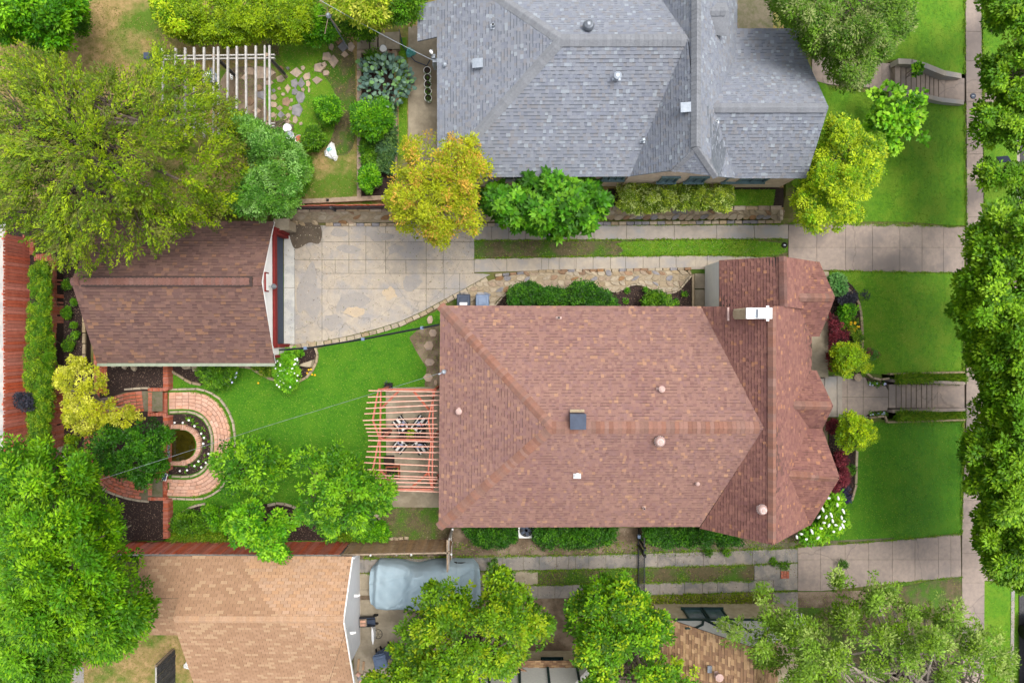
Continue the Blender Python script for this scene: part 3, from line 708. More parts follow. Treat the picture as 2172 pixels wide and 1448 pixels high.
# yard to the north: patches of green and dry ground
sheet('lawn', smoothpoly([(560, 85), (700, 75), (752, 80), (756, 240), (750, 330), (700, 330), (660, 250), (655, 190), (640, 140), (570, 110)]), M_['verge'], .006, ZN)
sheet('lawn', smoothpoly([(590, 165), (650, 130), (700, 170), (720, 230), (700, 310), (650, 330), (600, 300), (560, 220), (560, 180)]), M_['lawn'], .014, ZN)
sheet('lawn', smoothpoly([(585, 88), (660, 84), (700, 95), (690, 120), (640, 160), (600, 140)]), M_['lawn'], .010, ZN)
sheet('garden_soil', [(768, 80), (835, 80), (838, 418), (768, 418)], M_['mulch'], .006, ZN)
sheet('lawn', [(846, 80), (862, 80), (864, 330), (846, 330)], M_['lawn'], .008, ZN)
sheet('patio', [(866, 58), (928, 45), (928, 340), (866, 330)], M_['patio'], .012, ZN)
sheet('bare_soil', smoothpoly([(460, 145), (560, 138), (590, 150), (575, 200), (560, 285), (470, 280)]), M_['dirt'], .006, ZN)
sheet('garden_soil', [(1290, 400), (1560, 396), (1662, 398), (1662, 440), (1290, 440)], M_['soil'], .006, ZN)
sheet('lawn', [(1555, 402), (1645, 402), (1640, 436), (1550, 438)], M_['lawn'], .010, ZN)
sheet('courtyard', [(1560, -40), (1640, -40), (1640, 62), (1560, 62)], M_['joint'], .008, ZN)
# street and kerb
sheet('street', [(2163, -60), (3200, -60), (3200, 1600), (2163, 1600)], M_['asphalt'], .02)
b = B(); X0 = 24.38
b.box((X0, 0, -1.32), (.16, 70, .24)); tag(b.build('kerb', M_['concrete']), kind='structure')
# ------------------------------------------------------------------ concrete in slabs
def slabroot(name, label=None):
    return empty(name, (0, 0, 0), label, None, None, 'structure')
def cells(root, outline, xs, ys, m, z=0.0, th=.03, gap=.3, jit=1.2, mats=None, terr=False):
    """cut an outline (px) into slabs along the joint lines"""
    for i in range(len(xs)-1):
        for j in range(len(ys)-1):
            c = clip(outline, [(xs[i]+gap, ys[j]+gap), (xs[i+1]-gap, ys[j]+gap), (xs[i+1]-gap, ys[j+1]-gap), (xs[i]+gap, ys[j+1]-gap)])
            c2 = []
            for p in c:
                if not c2 or (p-c2[-1]).length > .3: c2.append(p)
            if len(c2) > 2 and (c2[0]-c2[-1]).length < .3: c2.pop()
            if len(c2) < 3: continue
            a = abs(sum(c2[k].x*c2[(k+1) % len(c2)].y-c2[(k+1) % len(c2)].x*c2[k].y for k in range(len(c2))))/2
            if a < 12: continue
            mm = random.choice(mats) if mats else m
            if terr:
                VV, FF = [], []; xl = min(p.x for p in c2); xr = max(p.x for p in c2); ns = max(1, int((xr-xl)/11)); zt = random.uniform(.026, .030)
                for q_ in range(ns):
                    c3_ = clip(c2, [(xl+(xr-xl)*q_/ns, -999), (xl+(xr-xl)*(q_+1)/ns, -999), (xl+(xr-xl)*(q_+1)/ns, 9999), (xl+(xr-xl)*q_/ns, 9999)])
                    if len(c3_) < 3: continue
                    W = [G(p.x, p.y) for p in c3_]; k = len(W)
                    V = [(w.x, w.y, w.z+zt) for w in W]+[(w.x, w.y, w.z-.06) for w in W]
                    if sum(V[q][0]*V[(q+1) % k][1]-V[(q+1) % k][0]*V[q][1] for q in range(k)) < 0: V = V[:k][::-1]+V[k:][::-1]
                    o_ = len(VV); VV += V; FF += [tuple(o_+t for t in f_) for f_ in [tuple(range(k)), tuple(range(k, 2*k))[::-1]]+[(k+q, k+(q+1) % k, (q+1) % k, q) for q in range(k)]]
                me_ = mesh('slab', VV, FF, mm); link('slab', me_, root)
            else:
                piece('slab', [(p.x, p.y) for p in c2], z-.02, z+th*random.uniform(.8, 1.1), mm, root, .004)
PAD = [(602, 478), (1006, 478), (1006, 578), (1040, 582), (1000, 604), (940, 636), (900, 658), (850, 681), (800, 697), (740, 712), (690, 722), (640, 730), (602, 730)]
sheet('driveway_joints', PAD, M_['joint'], .006, 0)
dr = slabroot('driveway')
cells(dr, PAD, [625, 683, 740, 776, 818, 904, 940, 1006], [478, 513, 551], M_['concrete_old'])
cells(dr, PAD, [683, 711, 740, 776, 818, 861, 904, 940, 1006], [551, 580], M_['concrete_old'])
cells(dr, PAD, [625, 683, 904, 942, 975, 1045], [580, 612, 740], M_['concrete_old'])
cells(dr, PAD, [625, 683], [551, 602, 740], M_['concrete_old'])
cells(dr, PAD, [602, 625], [478, 610, 740], M_['concrete_new'], th=.034)
R1 = [(1006, 480), (1672, 477), (1672, 506), (1006, 509)]
sheet('driveway_joints', [(1006, 479), (1672, 475), (1672, 507), (1006, 510)], M_['joint'], .010, 0)
cells(dr, R1, [1006+i*36.3 for i in range(8)]+[1329, 1430, 1520, 1600, 1672], [470, 515], M_['concrete'])
R2 = [(1006, 549), (1230, 545), (1500, 542), (1672, 546), (1672, 572), (1500, 571), (1200, 573), (1006, 577)]
sheet('driveway_joints', R2, M_['joint'], .010, 0)
cells(dr, R2, [1006, 1075, 1149, 1164, 1186, 1222, 1258, 1295, 1327, 1364, 1399, 1434, 1500, 1560, 1620, 1672], [535, 585], M_['concrete_old'])
APR = [(1672, 474), (1800, 475), (1950, 478), (2046, 482), (2044, 578), (1900, 577), (1760, 573), (1672, 570)]
sheet('driveway_joints', APR, M_['joint'], .008)
cells(dr, APR, [1672+i*23.4 for i in range(17)], [470, 499, 525, 552, 590], M_['concrete_pink'], terr=True) if False else cells(dr, APR, [1672, 1732, 1793, 1850, 1908, 1955, 2000, 2046], [470, 525, 590], M_['concrete_pink'], terr=True)
# drive to the south
d2 = slabroot('shared_driveway')
RS1 = [(755, 1186), (900, 1184), (960, 1182), (1220, 1178), (1350, 1174), (1560, 1168), (1692, 1162), (1692, 1192), (1560, 1198), (1350, 1204), (1142, 1208), (755, 1214)]
sheet('driveway_joints', RS1, M_['joint'], .012, 0)
cells(d2, RS1, [755, 772, 805, 850, 895, 930, 960, 985, 1006, 1033, 1065, 1110, 1144, 1180, 1206, 1221, 1249, 1285, 1350, 1395, 1432, 1492, 1540, 1596, 1646, 1692], [1150, 1225], M_['concrete_dark'])
RS2 = [(860, 1244), (1142, 1242), (1350, 1237), (1620, 1230), (1692, 1224), (1692, 1250), (1560, 1256), (1380, 1262), (1190, 1268), (860, 1272)]
sheet('driveway_joints', RS2, M_['joint'], .012, 0)
cells(d2, RS2, [860, 940, 1010, 1060, 1100, 1141, 1177, 1215, 1260, 1310, 1350, 1400, 1452, 1490, 1522, 1588, 1640, 1692], [1215, 1285], M_['concrete_dark'])
cells(d2, [(755, 1216), (790, 1216), (790, 1262), (755, 1262)], [755, 790], [1216, 1250, 1263], M_['patio'])
cells(d2, [(1010, 1212), (1141, 1210), (1141, 1240), (1010, 1242)], [1010, 1080, 1141], [1205, 1245], M_['patio'])
cells(d2, [(1600, 1198), (1692, 1194), (1692, 1226), (1600, 1230)], [1600, 1655, 1692], [1190, 1240], M_['concrete_dark'])
RS3 = [(1692, 1160), (1880, 1147), (2036, 1132), (2040, 1222), (1900, 1235), (1800, 1246), (1740, 1252), (1692, 1252)]
sheet('driveway_joints', RS3, M_['joint'], .012)
cells(d2, RS3, [1692, 1740, 1792, 1842, 1892, 1940, 1990, 2016, 2038], [1125, 1186, 1260], M_['concrete_pink'], terr=True)
# bricks let into the shared drive
for i in range(6):
    for j in range(3):
        p = P(1659+j*6, 1212+i*2.6, .04); inst('brick', unitbox(M_['brick']), d2, p, (.12, .05, .03), (0, 0, random.uniform(-.1, .1)))
# sidewalk
sw = slabroot('sidewalk')
SW = [(2047, -40), (2080, -40), (2086, 500), (2088, 1140), (2086, 1500), (2041, 1500), (2040, 1120), (2049, 900), (2050, 300)]
sheet('sidewalk_joints', SW, M_['joint'], .012)
ysw = [-40, 0, 68, 130, 197, 216, 270, 327, 395, 460, 520, 580, 650, 720, 790, 850, 920, 990, 1060, 1108, 1172, 1235, 1300, 1370, 1440, 1500]
cells(sw, SW, [2030, 2100], ysw, M_['concrete_pink'], terr=True)
for yy in (197, 590, 1180):
    cells(sw, [(2084, yy), (2162, yy), (2162, yy+22 if yy < 500 else yy+50), (2084, yy+20 if yy < 500 else yy+50)], [2085, 2122, 2162], [yy, yy+60], M_['concrete_pink'], terr=True)
# ================================================================== MAIN HOUSE
def facepair(sh, polys): 
    for p in polys: sh.face(p)
E0, E1, RZ, CZ = 3.2, 2.9, 5.6, 5.93
mh = empty('house', P(1250, 880, 0), 'large house under a reddish brown shingle roof with five gables and a white topped chimney', 'house')
NWc, SWc, RW, RE = P(934, 648, E0), P(931, 1118, E0), P(1172, 907, RZ), P(1621, 907, RZ)
VN, VS, CN, CM, CS = P(1487, 650, E0), P(1484, 1116, E0), P(1640, 649, CZ), P(1641, 907, CZ), P(1640, 1155, CZ)
VS2 = P(1484, 1120, E0-.02); EN, ES = P(1722, 649, E1), P(1719, 1112, E1)
RE = RE+Vector((0, 0, .0))
WN, WT, WS, WB = P(1526, 552, 3.0), P(1662, 544, 5.2), P(1664, 650, 5.2), P(1526, 650, 3.0)
WE, WE2 = P(1738, 556, E1), P(1738, 660, E1)
g1p, g1b, g1n, g1s = P(1771, 631, 4.3), P(1680, 629, 4.75), P(1738, 556, 2.92), P(1738, 713, 2.9)
g2p, g2b, g2n, g2s = P(1767, 861, 4.4), P(1683, 860, 4.55), P(1732, 786, 2.9), P(1744, 909, 3.0)
g3p, g3b, g3n, g3s = P(1780, 1014, 4.7), P(1652, 1012, 5.3), P(1744, 909, 3.2), P(1719, 1112, 2.9)
g1b.z = g1p.z+.02; g2b.z = g2p.z+.02; g3b.z = g3p.z+.02
main = [[NWc, VN, RE, RW], [SWc, RW, RE, VS], [NWc, RW, SWc], [CN, VN, RE, CM], [CM, RE, VS2, CS], [CM, CS, ES, EN, CN]]
wing = [[WN, WB, WS, WT], [WT, WS, WE2, WE]]
def low(v, dz=.0): return Vector((v.x, v.y, v.z-dz))
gab = []
for p, b_, n_, s_ in ((g1p, g1b, g1n, g1s), (g2p, g2b, g2n, g2s), (g3p, g3b, g3n, g3s)):
    gab += [[p, b_, Vector((b_.x+.35*(n_.x-b_.x), n_.y, n_.z)), n_], [p, s_, Vector((b_.x+.35*(s_.x-b_.x), s_.y, s_.z)), b_]]
deck(mh, main+wing+gab, M_['deck_dark'])
wts = [5, 5, 4, 4, 4, .8, .4, 2]
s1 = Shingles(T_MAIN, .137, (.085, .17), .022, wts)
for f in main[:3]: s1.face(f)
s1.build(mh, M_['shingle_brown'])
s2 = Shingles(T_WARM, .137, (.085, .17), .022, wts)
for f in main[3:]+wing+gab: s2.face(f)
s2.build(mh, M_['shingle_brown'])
cb = M_['cap_brown']
caps(mh, NWc, RW, cb, .2, .15, .42); caps(mh, SWc, RW, cb, .2, .15, .42); caps(mh, RW, RE-Vector((.1, 0, 0)), cb, .24, .17, .5)
caps(mh, CS+Vector((0, .1, 0)), CN, cb, .16, .15, 1.1); caps(mh, WS, WT, M_['cap_darkbrown'], .16, .15, .9)
for p, b_ in ((g1p, g1b), (g2p, g2b), (g3p, g3b)): caps(mh, p-Vector((.1, 0, 0)), b_, cb, .17, .15, .85)
# walls and gable ends
wx0, wx1 = NWc.x+.35, EN.x-.5; wy0, wy1 = SWc.y+.3, NWc.y-.3
wallbox(mh, [(wx0, wy0), (wx1, wy0), (wx1, wy1), (wx0, wy1)], 0, 3.0, M_['brick_cream'])
wallbox(mh, [(WN.x+.3, wy1-.01), (WE.x-.45, wy1-.01), (WE.x-.45, WN.y-.35), (WN.x+.3, WN.y-.35)], 0, 2.82, M_['brick_cream'])
def gable(parent, a, p, c, inset, th, m, name='gable_wall', zb=None):
    """triangular wall under a rake, set back by inset along its normal"""
    zb = zb if zb is not None else min(a.z, c.z)-.1
    d = Vector((c.x-a.x, c.y-a.y, 0)).normalized(); n = Vector((-d.y, d.x, 0)); o = n*inset
    t = [Vector((a.x, a.y, zb))+d*.12, Vector((c.x, c.y, zb))-d*.12, Vector((p.x, p.y, p.z-.16))]
    V = [v+o for v in t]+[v+o+n*th for v in t]
    return B().add(V, [(0, 1, 2), (5, 4, 3), (0, 3, 4, 1), (1, 4, 5, 2), (2, 5, 3, 0)]).build(name, m, parent)
gable(mh, VS2, CS, ES, .25, .2, M_['stucco']); gable(mh, EN, CN, VN, .12, .1, M_['stucco'])
for p, n_, s_ in ((g1p, g1n, g1s), (g2p, g2n, g2s), (g3p, g3n, g3s)): gable(mh, s_, p, n_, .3, .2, M_['brick_cream'])
b = B(); b.box((P(1529, 600, 2.4).x, (WN.y+WB.y)/2, 1.5), (.12, 2.0, 2.7)); b.build('side_wall', M_['white_wall'], mh)
b = B(); a1 = P(1519, 612, 2.3); a2 = P(1523, 651, 2.3); b.beam((a1.x+.08, a1.y, 2.75), (a2.x+.08, a2.y, 2.75), .06, .2); b.build('side_trim', M_['trim_red'], mh)
for q in ((1738, 572), (1738, 700), (1738, 930)):
    p = P(q[0], q[1], 1.3); b = B(); b.box((WE.x-.55, p.y, 1.35), (.4, .4, 2.7)); b.build('porch_post', M_['brick_cream'], mh)
for yy, hh in ((750, 1.2), (860, 2.0), (1010, 1.4)):
    p = P(1712, yy, 1.4); b = B(); b.box((wx1+.02, p.y, 1.4), (.06, hh*.8, 1.2)); b.build('window', M_['glass'], mh)
# chimney: brick stack, white tray and cap
ch = empty('chimney', P(1552, 665, 3.9)); ch.parent = mh; ch.location = P(1565, 665, 3.9)-mh.location
def topbox(name, px0, py0, px1, py1, z0, z1, m, par):
    a, c = P(px0, py0, z1), P(px1, py1, z1); bb = B(); bb.box(((a.x+c.x)/2, (a.y+c.y)/2, (z0+z1)/2), (abs(c.x-a.x), abs(a.y-c.y), z1-z0)); return bb.build(name, m, par)
topbox('flashing', 1543, 652, 1549, 680, 4.1, 4.35, M_['pinkpaint'], mh)
# stack narrow side visible from above: the stack rises from z 4.2 to 6.3
ca, cb2 = P(1587, 654, 6.2), P(1636, 674, 6.2)
def rebuild_stack():
    w = cb2.x-ca.x; dep = ca.y-cb2.y; cx = (ca.x+cb2.x)/2; cy = (ca.y+cb2.y)/2; z = 4.0; rows = 0
    core = B(); core.box((cx, cy, 5.0), (w-.05, dep-.05, 2.3)); core.build('chimney_core', M_['mortar'], mh)
    while z < 6.1:
        off = (rows % 2)*.11
        for side in (0, 1):
            y = ca.y-.0 if side else cb2.y; x = ca.x+.06+off
            while x < cb2.x-.1:
                inst('brick', unitbox(M_['brick_cream'], .04), mh, (x+.05, y, z), (.2, .06, .065)); x += .215
        y = cb2.y+.07+off*.5
        while y < ca.y:
            inst('brick', unitbox(M_['brick_cream'], .04), mh, (ca.x, y, z), (.06, .115, .065)); y += .125
        z += .075; rows += 1
rebuild_stack(); bpy.data.objects.remove(ch)
topbox('chimney_tray', 1583.5, 652.5, 1638, 676, 6.14, 6.24, M_['white'], mh)
topbox('flue_cover', 1588, 656, 1608, 673, 6.24, 6.27, M_['metal'], mh)
topbox('flue_cap', 1609, 655, 1637, 674, 6.24, 6.42, M_['white'], mh)
for yy in (651, 678): b = B(); p = P(1628, yy, 6.2); b.box(p, (.1, .1, .06)); b.build('cap_bracket', M_['white'], mh)
def roofz(px, py, poly):
    """height of a roof plane under a pixel"""
    a, b_, c = [Vector(q) for q in poly[:3]]; n = (b_-a).cross(c-a); z = 4.0
    for _ in range(30):
        p = P(px, py, z); z = z*.5+.5*(a.z-(n.x*(p.x-a.x)+n.y*(p.y-a.y))/n.z)
    return P(px, py, z)
def turbine(parent, p, r, m, name='turbine_vent'):
    b = B(); b.lathe(p-Vector((0, 0, .15)), [(r*.55, 0), (r*.55, .22)], 12)
    b.lathe(p+Vector((0, 0, .07)), [(r*.6, 0), (r, .1), (r*1.02, .2), (r*.8, .3), (r*.3, .35)], 18); o = b.build(name, m, parent)
    f = B()
    for k in range(18):
        a = 2*math.pi*k/18; u = Vector((math.cos(a), math.sin(a), 0)); q = p+Vector((0, 0, .07))
        f.beam(q+u*r*.66+Vector((0, 0, .02)), q+u*r*1.06+Vector((0, 0, .14)), .012, .02); f.beam(q+u*r*1.06+Vector((0, 0, .14)), q+u*r*.5+Vector((0, 0, .345)), .012, .02)
    f.build('fins', M_['steel'] if m.name == 'steel' else M_['white'], o); return o
def pipevent(parent, p, m, base=(.28, .28), r=.05, h=.25, cap=True, name='roof_vent'):
    b = B(); b.box(p+Vector((0, 0, .03)), (base[0], base[1], .02)); b.lathe(p, [(r, 0), (r, h)], 10)
    if cap: b.lathe(p+Vector((0, 0, h)), [(r*1.5, 0), (r*1.7, .05), (r*.8, .09)], 10)
    o = b.build(name, m, parent)
    if not cap: d = B(); d.lathe(p+Vector((0, 0, h+.001)), [(r*.8, 0), (r*.8, .003)], 10); d.build('pipe_mouth', M_['black'], o)
Nf, Sf, Wf, CWs = main[0], main[1], main[2], main[4]
turbine(mh, roofz(1397, 934, Sf), .2, M_['pinkpaint']); turbine(mh, roofz(1612, 1077, CWs), .19, M_['pinkpaint'])
pipevent(mh, roofz(1401, 824, Nf), M_['pinkpaint'], (.35, .1), .08, .22); pipevent(mh, roofz(974, 871, Wf), M_['pinkpaint'], (.12, .3), .08, .2)
pipevent(mh, roofz(1185, 674, Nf), M_['pinkpaint'], (.24, .1), .06, .2, False); pipevent(mh, roofz(1365, 1076, Sf), M_['pinkpaint'], (.14, .12), .05, .2, False)
pipevent(mh, roofz(1224, 1006, Sf), M_['white'], (.3, .3), .06, .16, True, 'flue_vent'); pipevent(mh, roofz(1478, 1024, Sf), M_['pinkpaint'], (.16, .1), .05, .12)
p = roofz(1224, 888, Nf); b = B(); b.box((p.x, p.y-.05, 5.62), (.58, .56, .5)); sky_ = b.build('hatch', M_['bin_dark'], mh)
b = B(); b.box((p.x, p.y-.05, 5.9), (.62, .6, .05)); b.build('hatch_lid', M_['bin_dark'], sky_)
b = B(); b.box((p.x, p.y+.32, 5.5), (.56, .12, .02)); b.build('flashing', M_['sand_stone'], sky_)
# ================================================================== GARAGE
GE, GR = 2.1, 3.66
ga = empty('garage', P(380, 620, 0), 'detached garage with dark brown shingle roof, white gable wall and wide grey door', 'garage')
gSE, gSW, gAE, gAW, gNE, gNW = P(583, 770, GE), P(206, 769, GE), P(555, 600, GR), P(151, 597, GR), P(581, 470, GE), P(206, 468, GE)
gAE.y = gAW.y; gf = [[gSW, gSE, gAE, gAW], [gNE, gNW, gAW, gAE]]
deck(ga, gf, M_['deck_dark'], .05)
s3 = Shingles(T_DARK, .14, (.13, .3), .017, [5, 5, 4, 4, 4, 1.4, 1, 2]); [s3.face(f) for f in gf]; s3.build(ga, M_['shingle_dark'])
rv0, rv1 = P(172, 599, GR+.05), P(535, 599, GR+.05)
b = B()
for sg in (-1, 1): b.beam((rv0.x, gAE.y+sg*.11, GR+.05), (rv1.x, gAE.y+sg*.10, GR+.045), .222, .03)
b.build('ridge_vent', M_['deck_dark'], ga)
caps(ga, (rv0.x, gAE.y, GR+.06), (rv1.x, gAE.y, GR+.06), M_['cap_darkbrown'], .205, .17, .35, lift=.03)
caps(ga, (rv1.x+.05, gAE.y, GR), (gAE.x, gAE.y, GR), M_['cap_darkbrown'], .17, .15, .45); caps(ga, (gAW.x, gAE.y, GR), (rv0.x-.05, gAE.y, GR), M_['cap_darkbrown'], .17, .15, .45)
WX = P(608, 600, 0).x; ys_, yn_ = gSE.y+.28, gNE.y-.42
dS, dN = P(602, 729, 0).y, P(602, 500, 0).y
wallbox(ga, [(gSW.x+.3, ys_), (WX-.3, ys_), (WX-.3, yn_), (gSW.x+.3, yn_)], 0, 2.0, M_['brick_cream'])
b = B(); b.box((WX-.1, (ys_+dS)/2-.02, .95), (.2, dS-ys_-.12, 1.9)); b.box((WX-.1, (yn_+dN)/2+.02, .95), (.2, yn_-dN-.12, 1.9)); b.build('front_wall', M_['white_wall'], ga)
gable(ga, Vector((WX, ys_-.1, 1.9)), Vector((WX, gAE.y, GR)), Vector((WX, yn_+.25, 1.9)), -.0, .2, M_['white_wall'], zb=1.9)
b = B(); b.box((WX+.03, (dS+dN)/2, 1.66), (.12, dN-dS+.3, .28)); b.build('header', M_['trim_red'], ga)
for yy in (dS-.06, dN+.06): b = B(); b.box((WX+.0, yy, .76), (.32, .14, 1.52)); b.build('door_jamb', M_['trim_red'], ga)
for yy in (ys_-.0, yn_+.0): b = B(); b.box((WX+.0, yy, .95), (.24, .12, 1.9)); b.build('corner_board', M_['trim_red'], ga)
gd = B(); gd.box((WX-.2, (dS+dN)/2, .02), (.05, dN-dS, .04)); gdo = gd.build('garage_door', M_['door_panel'], ga)
for i in range(5):
    b = B(); b.box((WX-.17, (dS+dN)/2, .2+i*.33), (.05, dN-dS, .315)); pn = b.build('door_panel', M_['door_panel'], gdo)
    for k in range(3): b = B(); b.box((WX-.142, (dS+dN)/2, .11+i*.33+k*.09), (.012, dN-dS-.05, .035)); b.build('door_rib', M_['bin_dark'], gdo)
for a_, c_ in ((gSE, gAE), (gNE, gAE)):
    b = B(); b.beam(a_-Vector((.02, 0, .06)), Vector((gAE.x, gAE.y, GR-.06)), .035, .1); b.build('rake_board', M_['white_wall'], ga)
b = B(); b.beam((gSW.x, gSE.y-.07, GE-.02), (gSE.x, gSE.y-.07, GE-.02), .13, .1); b.build('gutter', M_['gutter'], ga)
q = P(559, 600, 3.3); b = B(); b.box((WX+.26, gAE.y, 3.3), (.05, .7, .3)); gv = b.build('gable_louvre', M_['white_wall'], ga)
b = B(); b.box((WX+.26, gAE.y-.38, 3.3), (.06, .06, .34)); b.box((WX+.26, gAE.y+.38, 3.3), (.06, .06, .34)); b.box((WX+.26, gAE.y, 3.48), (.06, .8, .05)); b.build('louvre_frame', M_['trim_red'], gv)
b = B(); lp = Vector((WX+.22, gAE.y-.12, 2.35)); b.lathe(lp, [(.03, -.1), (.11, -.06), (.12, 0), (.04, .1)], 12); b.beam(lp, lp-Vector((.22, 0, -.05)), .03, .03); b.build('wall_lamp', M_['steel'], ga)
# ================================================================== GREY HOUSE
gh = empty('house', P(1320, 200, ZN), 'house with blue grey shingle roof and cream brick side wall beside the raised garden wall', 'house')
A = 4.1
hSW, hAp, hRE = P(928, 376, A), P(1191, 84, 6.7), P(1462, 84, 6.7)
hNW = Vector((hSW.x, hAp.y+(hAp.y-hSW.y), A)); vS = P(1336, 374, A); vN = Vector((vS.x, hNW.y, A))
cN = P(1475, -60, 7.0); cN.y = hNW.y; cS = P(1478, 310, 7.0); cN.x = cS.x; jW, jE = P(1425, 362, 5.9), P(1521, 374, 5.6); vE = P(1556, 378, 4.0)
eE = P(1563, 60, 3.9); eN = Vector((eE.x, hNW.y, 3.9))
Mid = Vector((cS.x, hRE.y, 7.0))
wP, wB, wSE, wNE, wK = P(1757, 228, 5.8), P(1488, 228, 5.82), P(1710, 378, 3.95), P(1705, 61, 3.9), P(1713, 130, 4.1)
wSW2 = Vector((vE.x-.3, wSE.y, 3.95)); wNW2 = Vector((eE.x-.4, wNE.y, 3.9)); wK2 = Vector((eE.x-.4, wK.y, 4.1))
gfaces = [[hSW, hAp, hNW], [hSW, vS, hRE, hAp], [hNW, hAp, hRE, vN], [vS, jW, cS, hRE], [hRE, cS, Mid], [hRE, Mid, cN, vN], [jW, jE, cS],
          [cS, jE, vE, Vector((vE.x+.05, wB.y, 3.98)), Mid], [Mid, Vector((vE.x+.05, wB.y, 3.98)), eE, eN, cN],
          [wP, wB, wSW2, wSE], [wP, wK, wK2, wB], [wK, wNE, wNW2, wK2]]
deck(gh, gfaces, M_['steel'], .07)
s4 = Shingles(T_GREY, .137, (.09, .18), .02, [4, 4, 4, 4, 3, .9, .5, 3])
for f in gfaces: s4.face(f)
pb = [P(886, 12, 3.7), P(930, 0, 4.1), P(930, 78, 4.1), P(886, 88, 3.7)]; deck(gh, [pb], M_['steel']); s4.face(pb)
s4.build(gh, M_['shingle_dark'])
cg = M_['cap_grey']
caps(gh, hSW, hAp, cg, .2, .15, .45); caps(gh, hNW, hAp, cg, .2, .15, .45); caps(gh, hAp, hRE, cg, .23, .17, .55)
caps(gh, cS, cN, cg, .18, .16, 1.1); caps(gh, jW, cS, cg, .15, .14, .9); caps(gh, jE, cS, cg, .15, .14, .9); caps(gh, wP-Vector((.1, 0, 0)), wB, cg, .18, .16, .6)
yw = hSW.y+.3
wallbox(gh, [(hSW.x+.3, yw), (vS.x+.1, yw), (vS.x+.1, 14), (hSW.x+.3, 14)], ZN-.2, A-.15, M_['brick_tan'])
yb = P(1450, 399, ZN).y
wallbox(gh, [(vS.x+.1, yb), (P(1545, 399, ZN).x, yb), (P(1545, 399, ZN).x, yb+.35), (vS.x+.1, yb+.35)], ZN-.2, 4.02, M_['brick_tan'])
wallbox(gh, [(vS.x+.4, yb+.4), (8.3, yb+.4), (8.3, 14), (vS.x+.4, 14)], ZN-.2, 4.0, M_['brick_tan'])
xe = P(1655, 399, ZN).x-.05
wallbox(gh, [(P(1545, 399, ZN).x, yb+.03), (xe, yb+.03), (xe, 12.0), (P(1545, 399, ZN).x, 12.0)], ZN-.2, 3.8, M_['brick_tan'])
def window(parent, x0, x1, yw_, z0, z1, m, n=1, sgn=-1):
    b = B(); w = .06; y = yw_+sgn*.03
    b.box(((x0+x1)/2, y, z1), (x1-x0+.12, .14, w)); b.box(((x0+x1)/2, y, z0), (x1-x0+.18, .2, w)); b.box((x0, y, (z0+z1)/2), (w, .1, z1-z0-.07)); b.box((x1, y, (z0+z1)/2), (w, .1, z1-z0-.07))
    for k in range(1, n+1): b.box((x0+(x1-x0)*k/(n+1), y, (z0+z1)/2), (.04, .07, z1-z0-.07))
    o = b.build('window', m, parent); b = B(); b.box(((x0+x1)/2, yw_+sgn*.01, (z0+z1)/2), (x1-x0-.07, .03, z1-z0-.07)); b.build('pane', M_['glass'], o)
for xa, xb_ in ((1400, 1434), (1458, 1494)): window(gh, P(xa, 385, 2.7).x, P(xb_, 385, 2.7).x, yb, 2.3, 3.3, M_['teal_trim'])
window(gh, P(1541, 388, 2.7).x, P(1627, 388, 2.7).x, yb+.03, 2.2, 3.5, M_['teal_trim'], 2)
window(gh, P(1280, 385, 3).x, P(1325, 385, 3).x, yw, 2.4, 3.7, M_['teal_trim'], 2); window(gh, P(1020, 385, 3).x, P(1050, 385, 3).x, yw, 2.4, 3.7, M_['grey_siding'], 1); window(gh, P(1070, 385, 3).x, P(1110, 385, 3).x, yw, 2.4, 3.7, M_['grey_siding'], 1)
Wh, Sh, CWh, WSh = gfaces[0], gfaces[1], gfaces[4], gfaces[9]
turbine(gh, roofz(1247, 60, gfaces[2]), .2, M_['steel'])
for q, f in (((1015, 139), Wh), ((1454, 232), CWh)):
    p = roofz(q[0], q[1], f); b = B(); b.box(p+Vector((0, 0, .12)), (.34, .3, .2)); o = b.build('box_vent', M_['metal'], gh); b = B(); b.box(p+Vector((-.02, 0, .24)), (.42, .36, .03), tilt=(0, -.2)); b.build('vent_hood', M_['metal'], o)
pipevent(gh, roofz(1307, 168, Sh), M_['metal'], (.32, .14), .09, .35); pipevent(gh, roofz(1046, 58, Wh), M_['metal'], (.2, .2), .06, .25, False)
pipevent(gh, roofz(1518, 260, WSh), M_['metal'], (.24, .1), .05, .2, False); pipevent(gh, roofz(1363, 300, Sh), M_['metal'], (.22, .14), .05, .2); pipevent(gh, roofz(944, 140, Wh), M_['metal'], (.16, .16), .05, .12)
# little dormer vent by the ridge
p = roofz(1525, 62, gfaces[8]); a_ = Vector((p.x-.8, p.y+.35, p.z+.75)); d_ = Vector((p.x+.15, p.y+.35, p.z+.75))
b = B(); b.add([a_, d_, d_+Vector((.1, -.75, -.5)), a_+Vector((0, -.6, -.5))], [(0, 3, 2, 1)]); b.add([a_, d_, d_+Vector((.05, .55, -.5)), a_+Vector((0, .5, -.5))], [(0, 1, 2, 3)])
b.add([d_, d_+Vector((.1, -.75, -.5)), d_+Vector((.05, .55, -.5))], [(0, 1, 2)]); do_ = b.build('dormer', M_['cap_grey'], gh)
caps(gh, a_, d_, cg, .16, .16, .7)
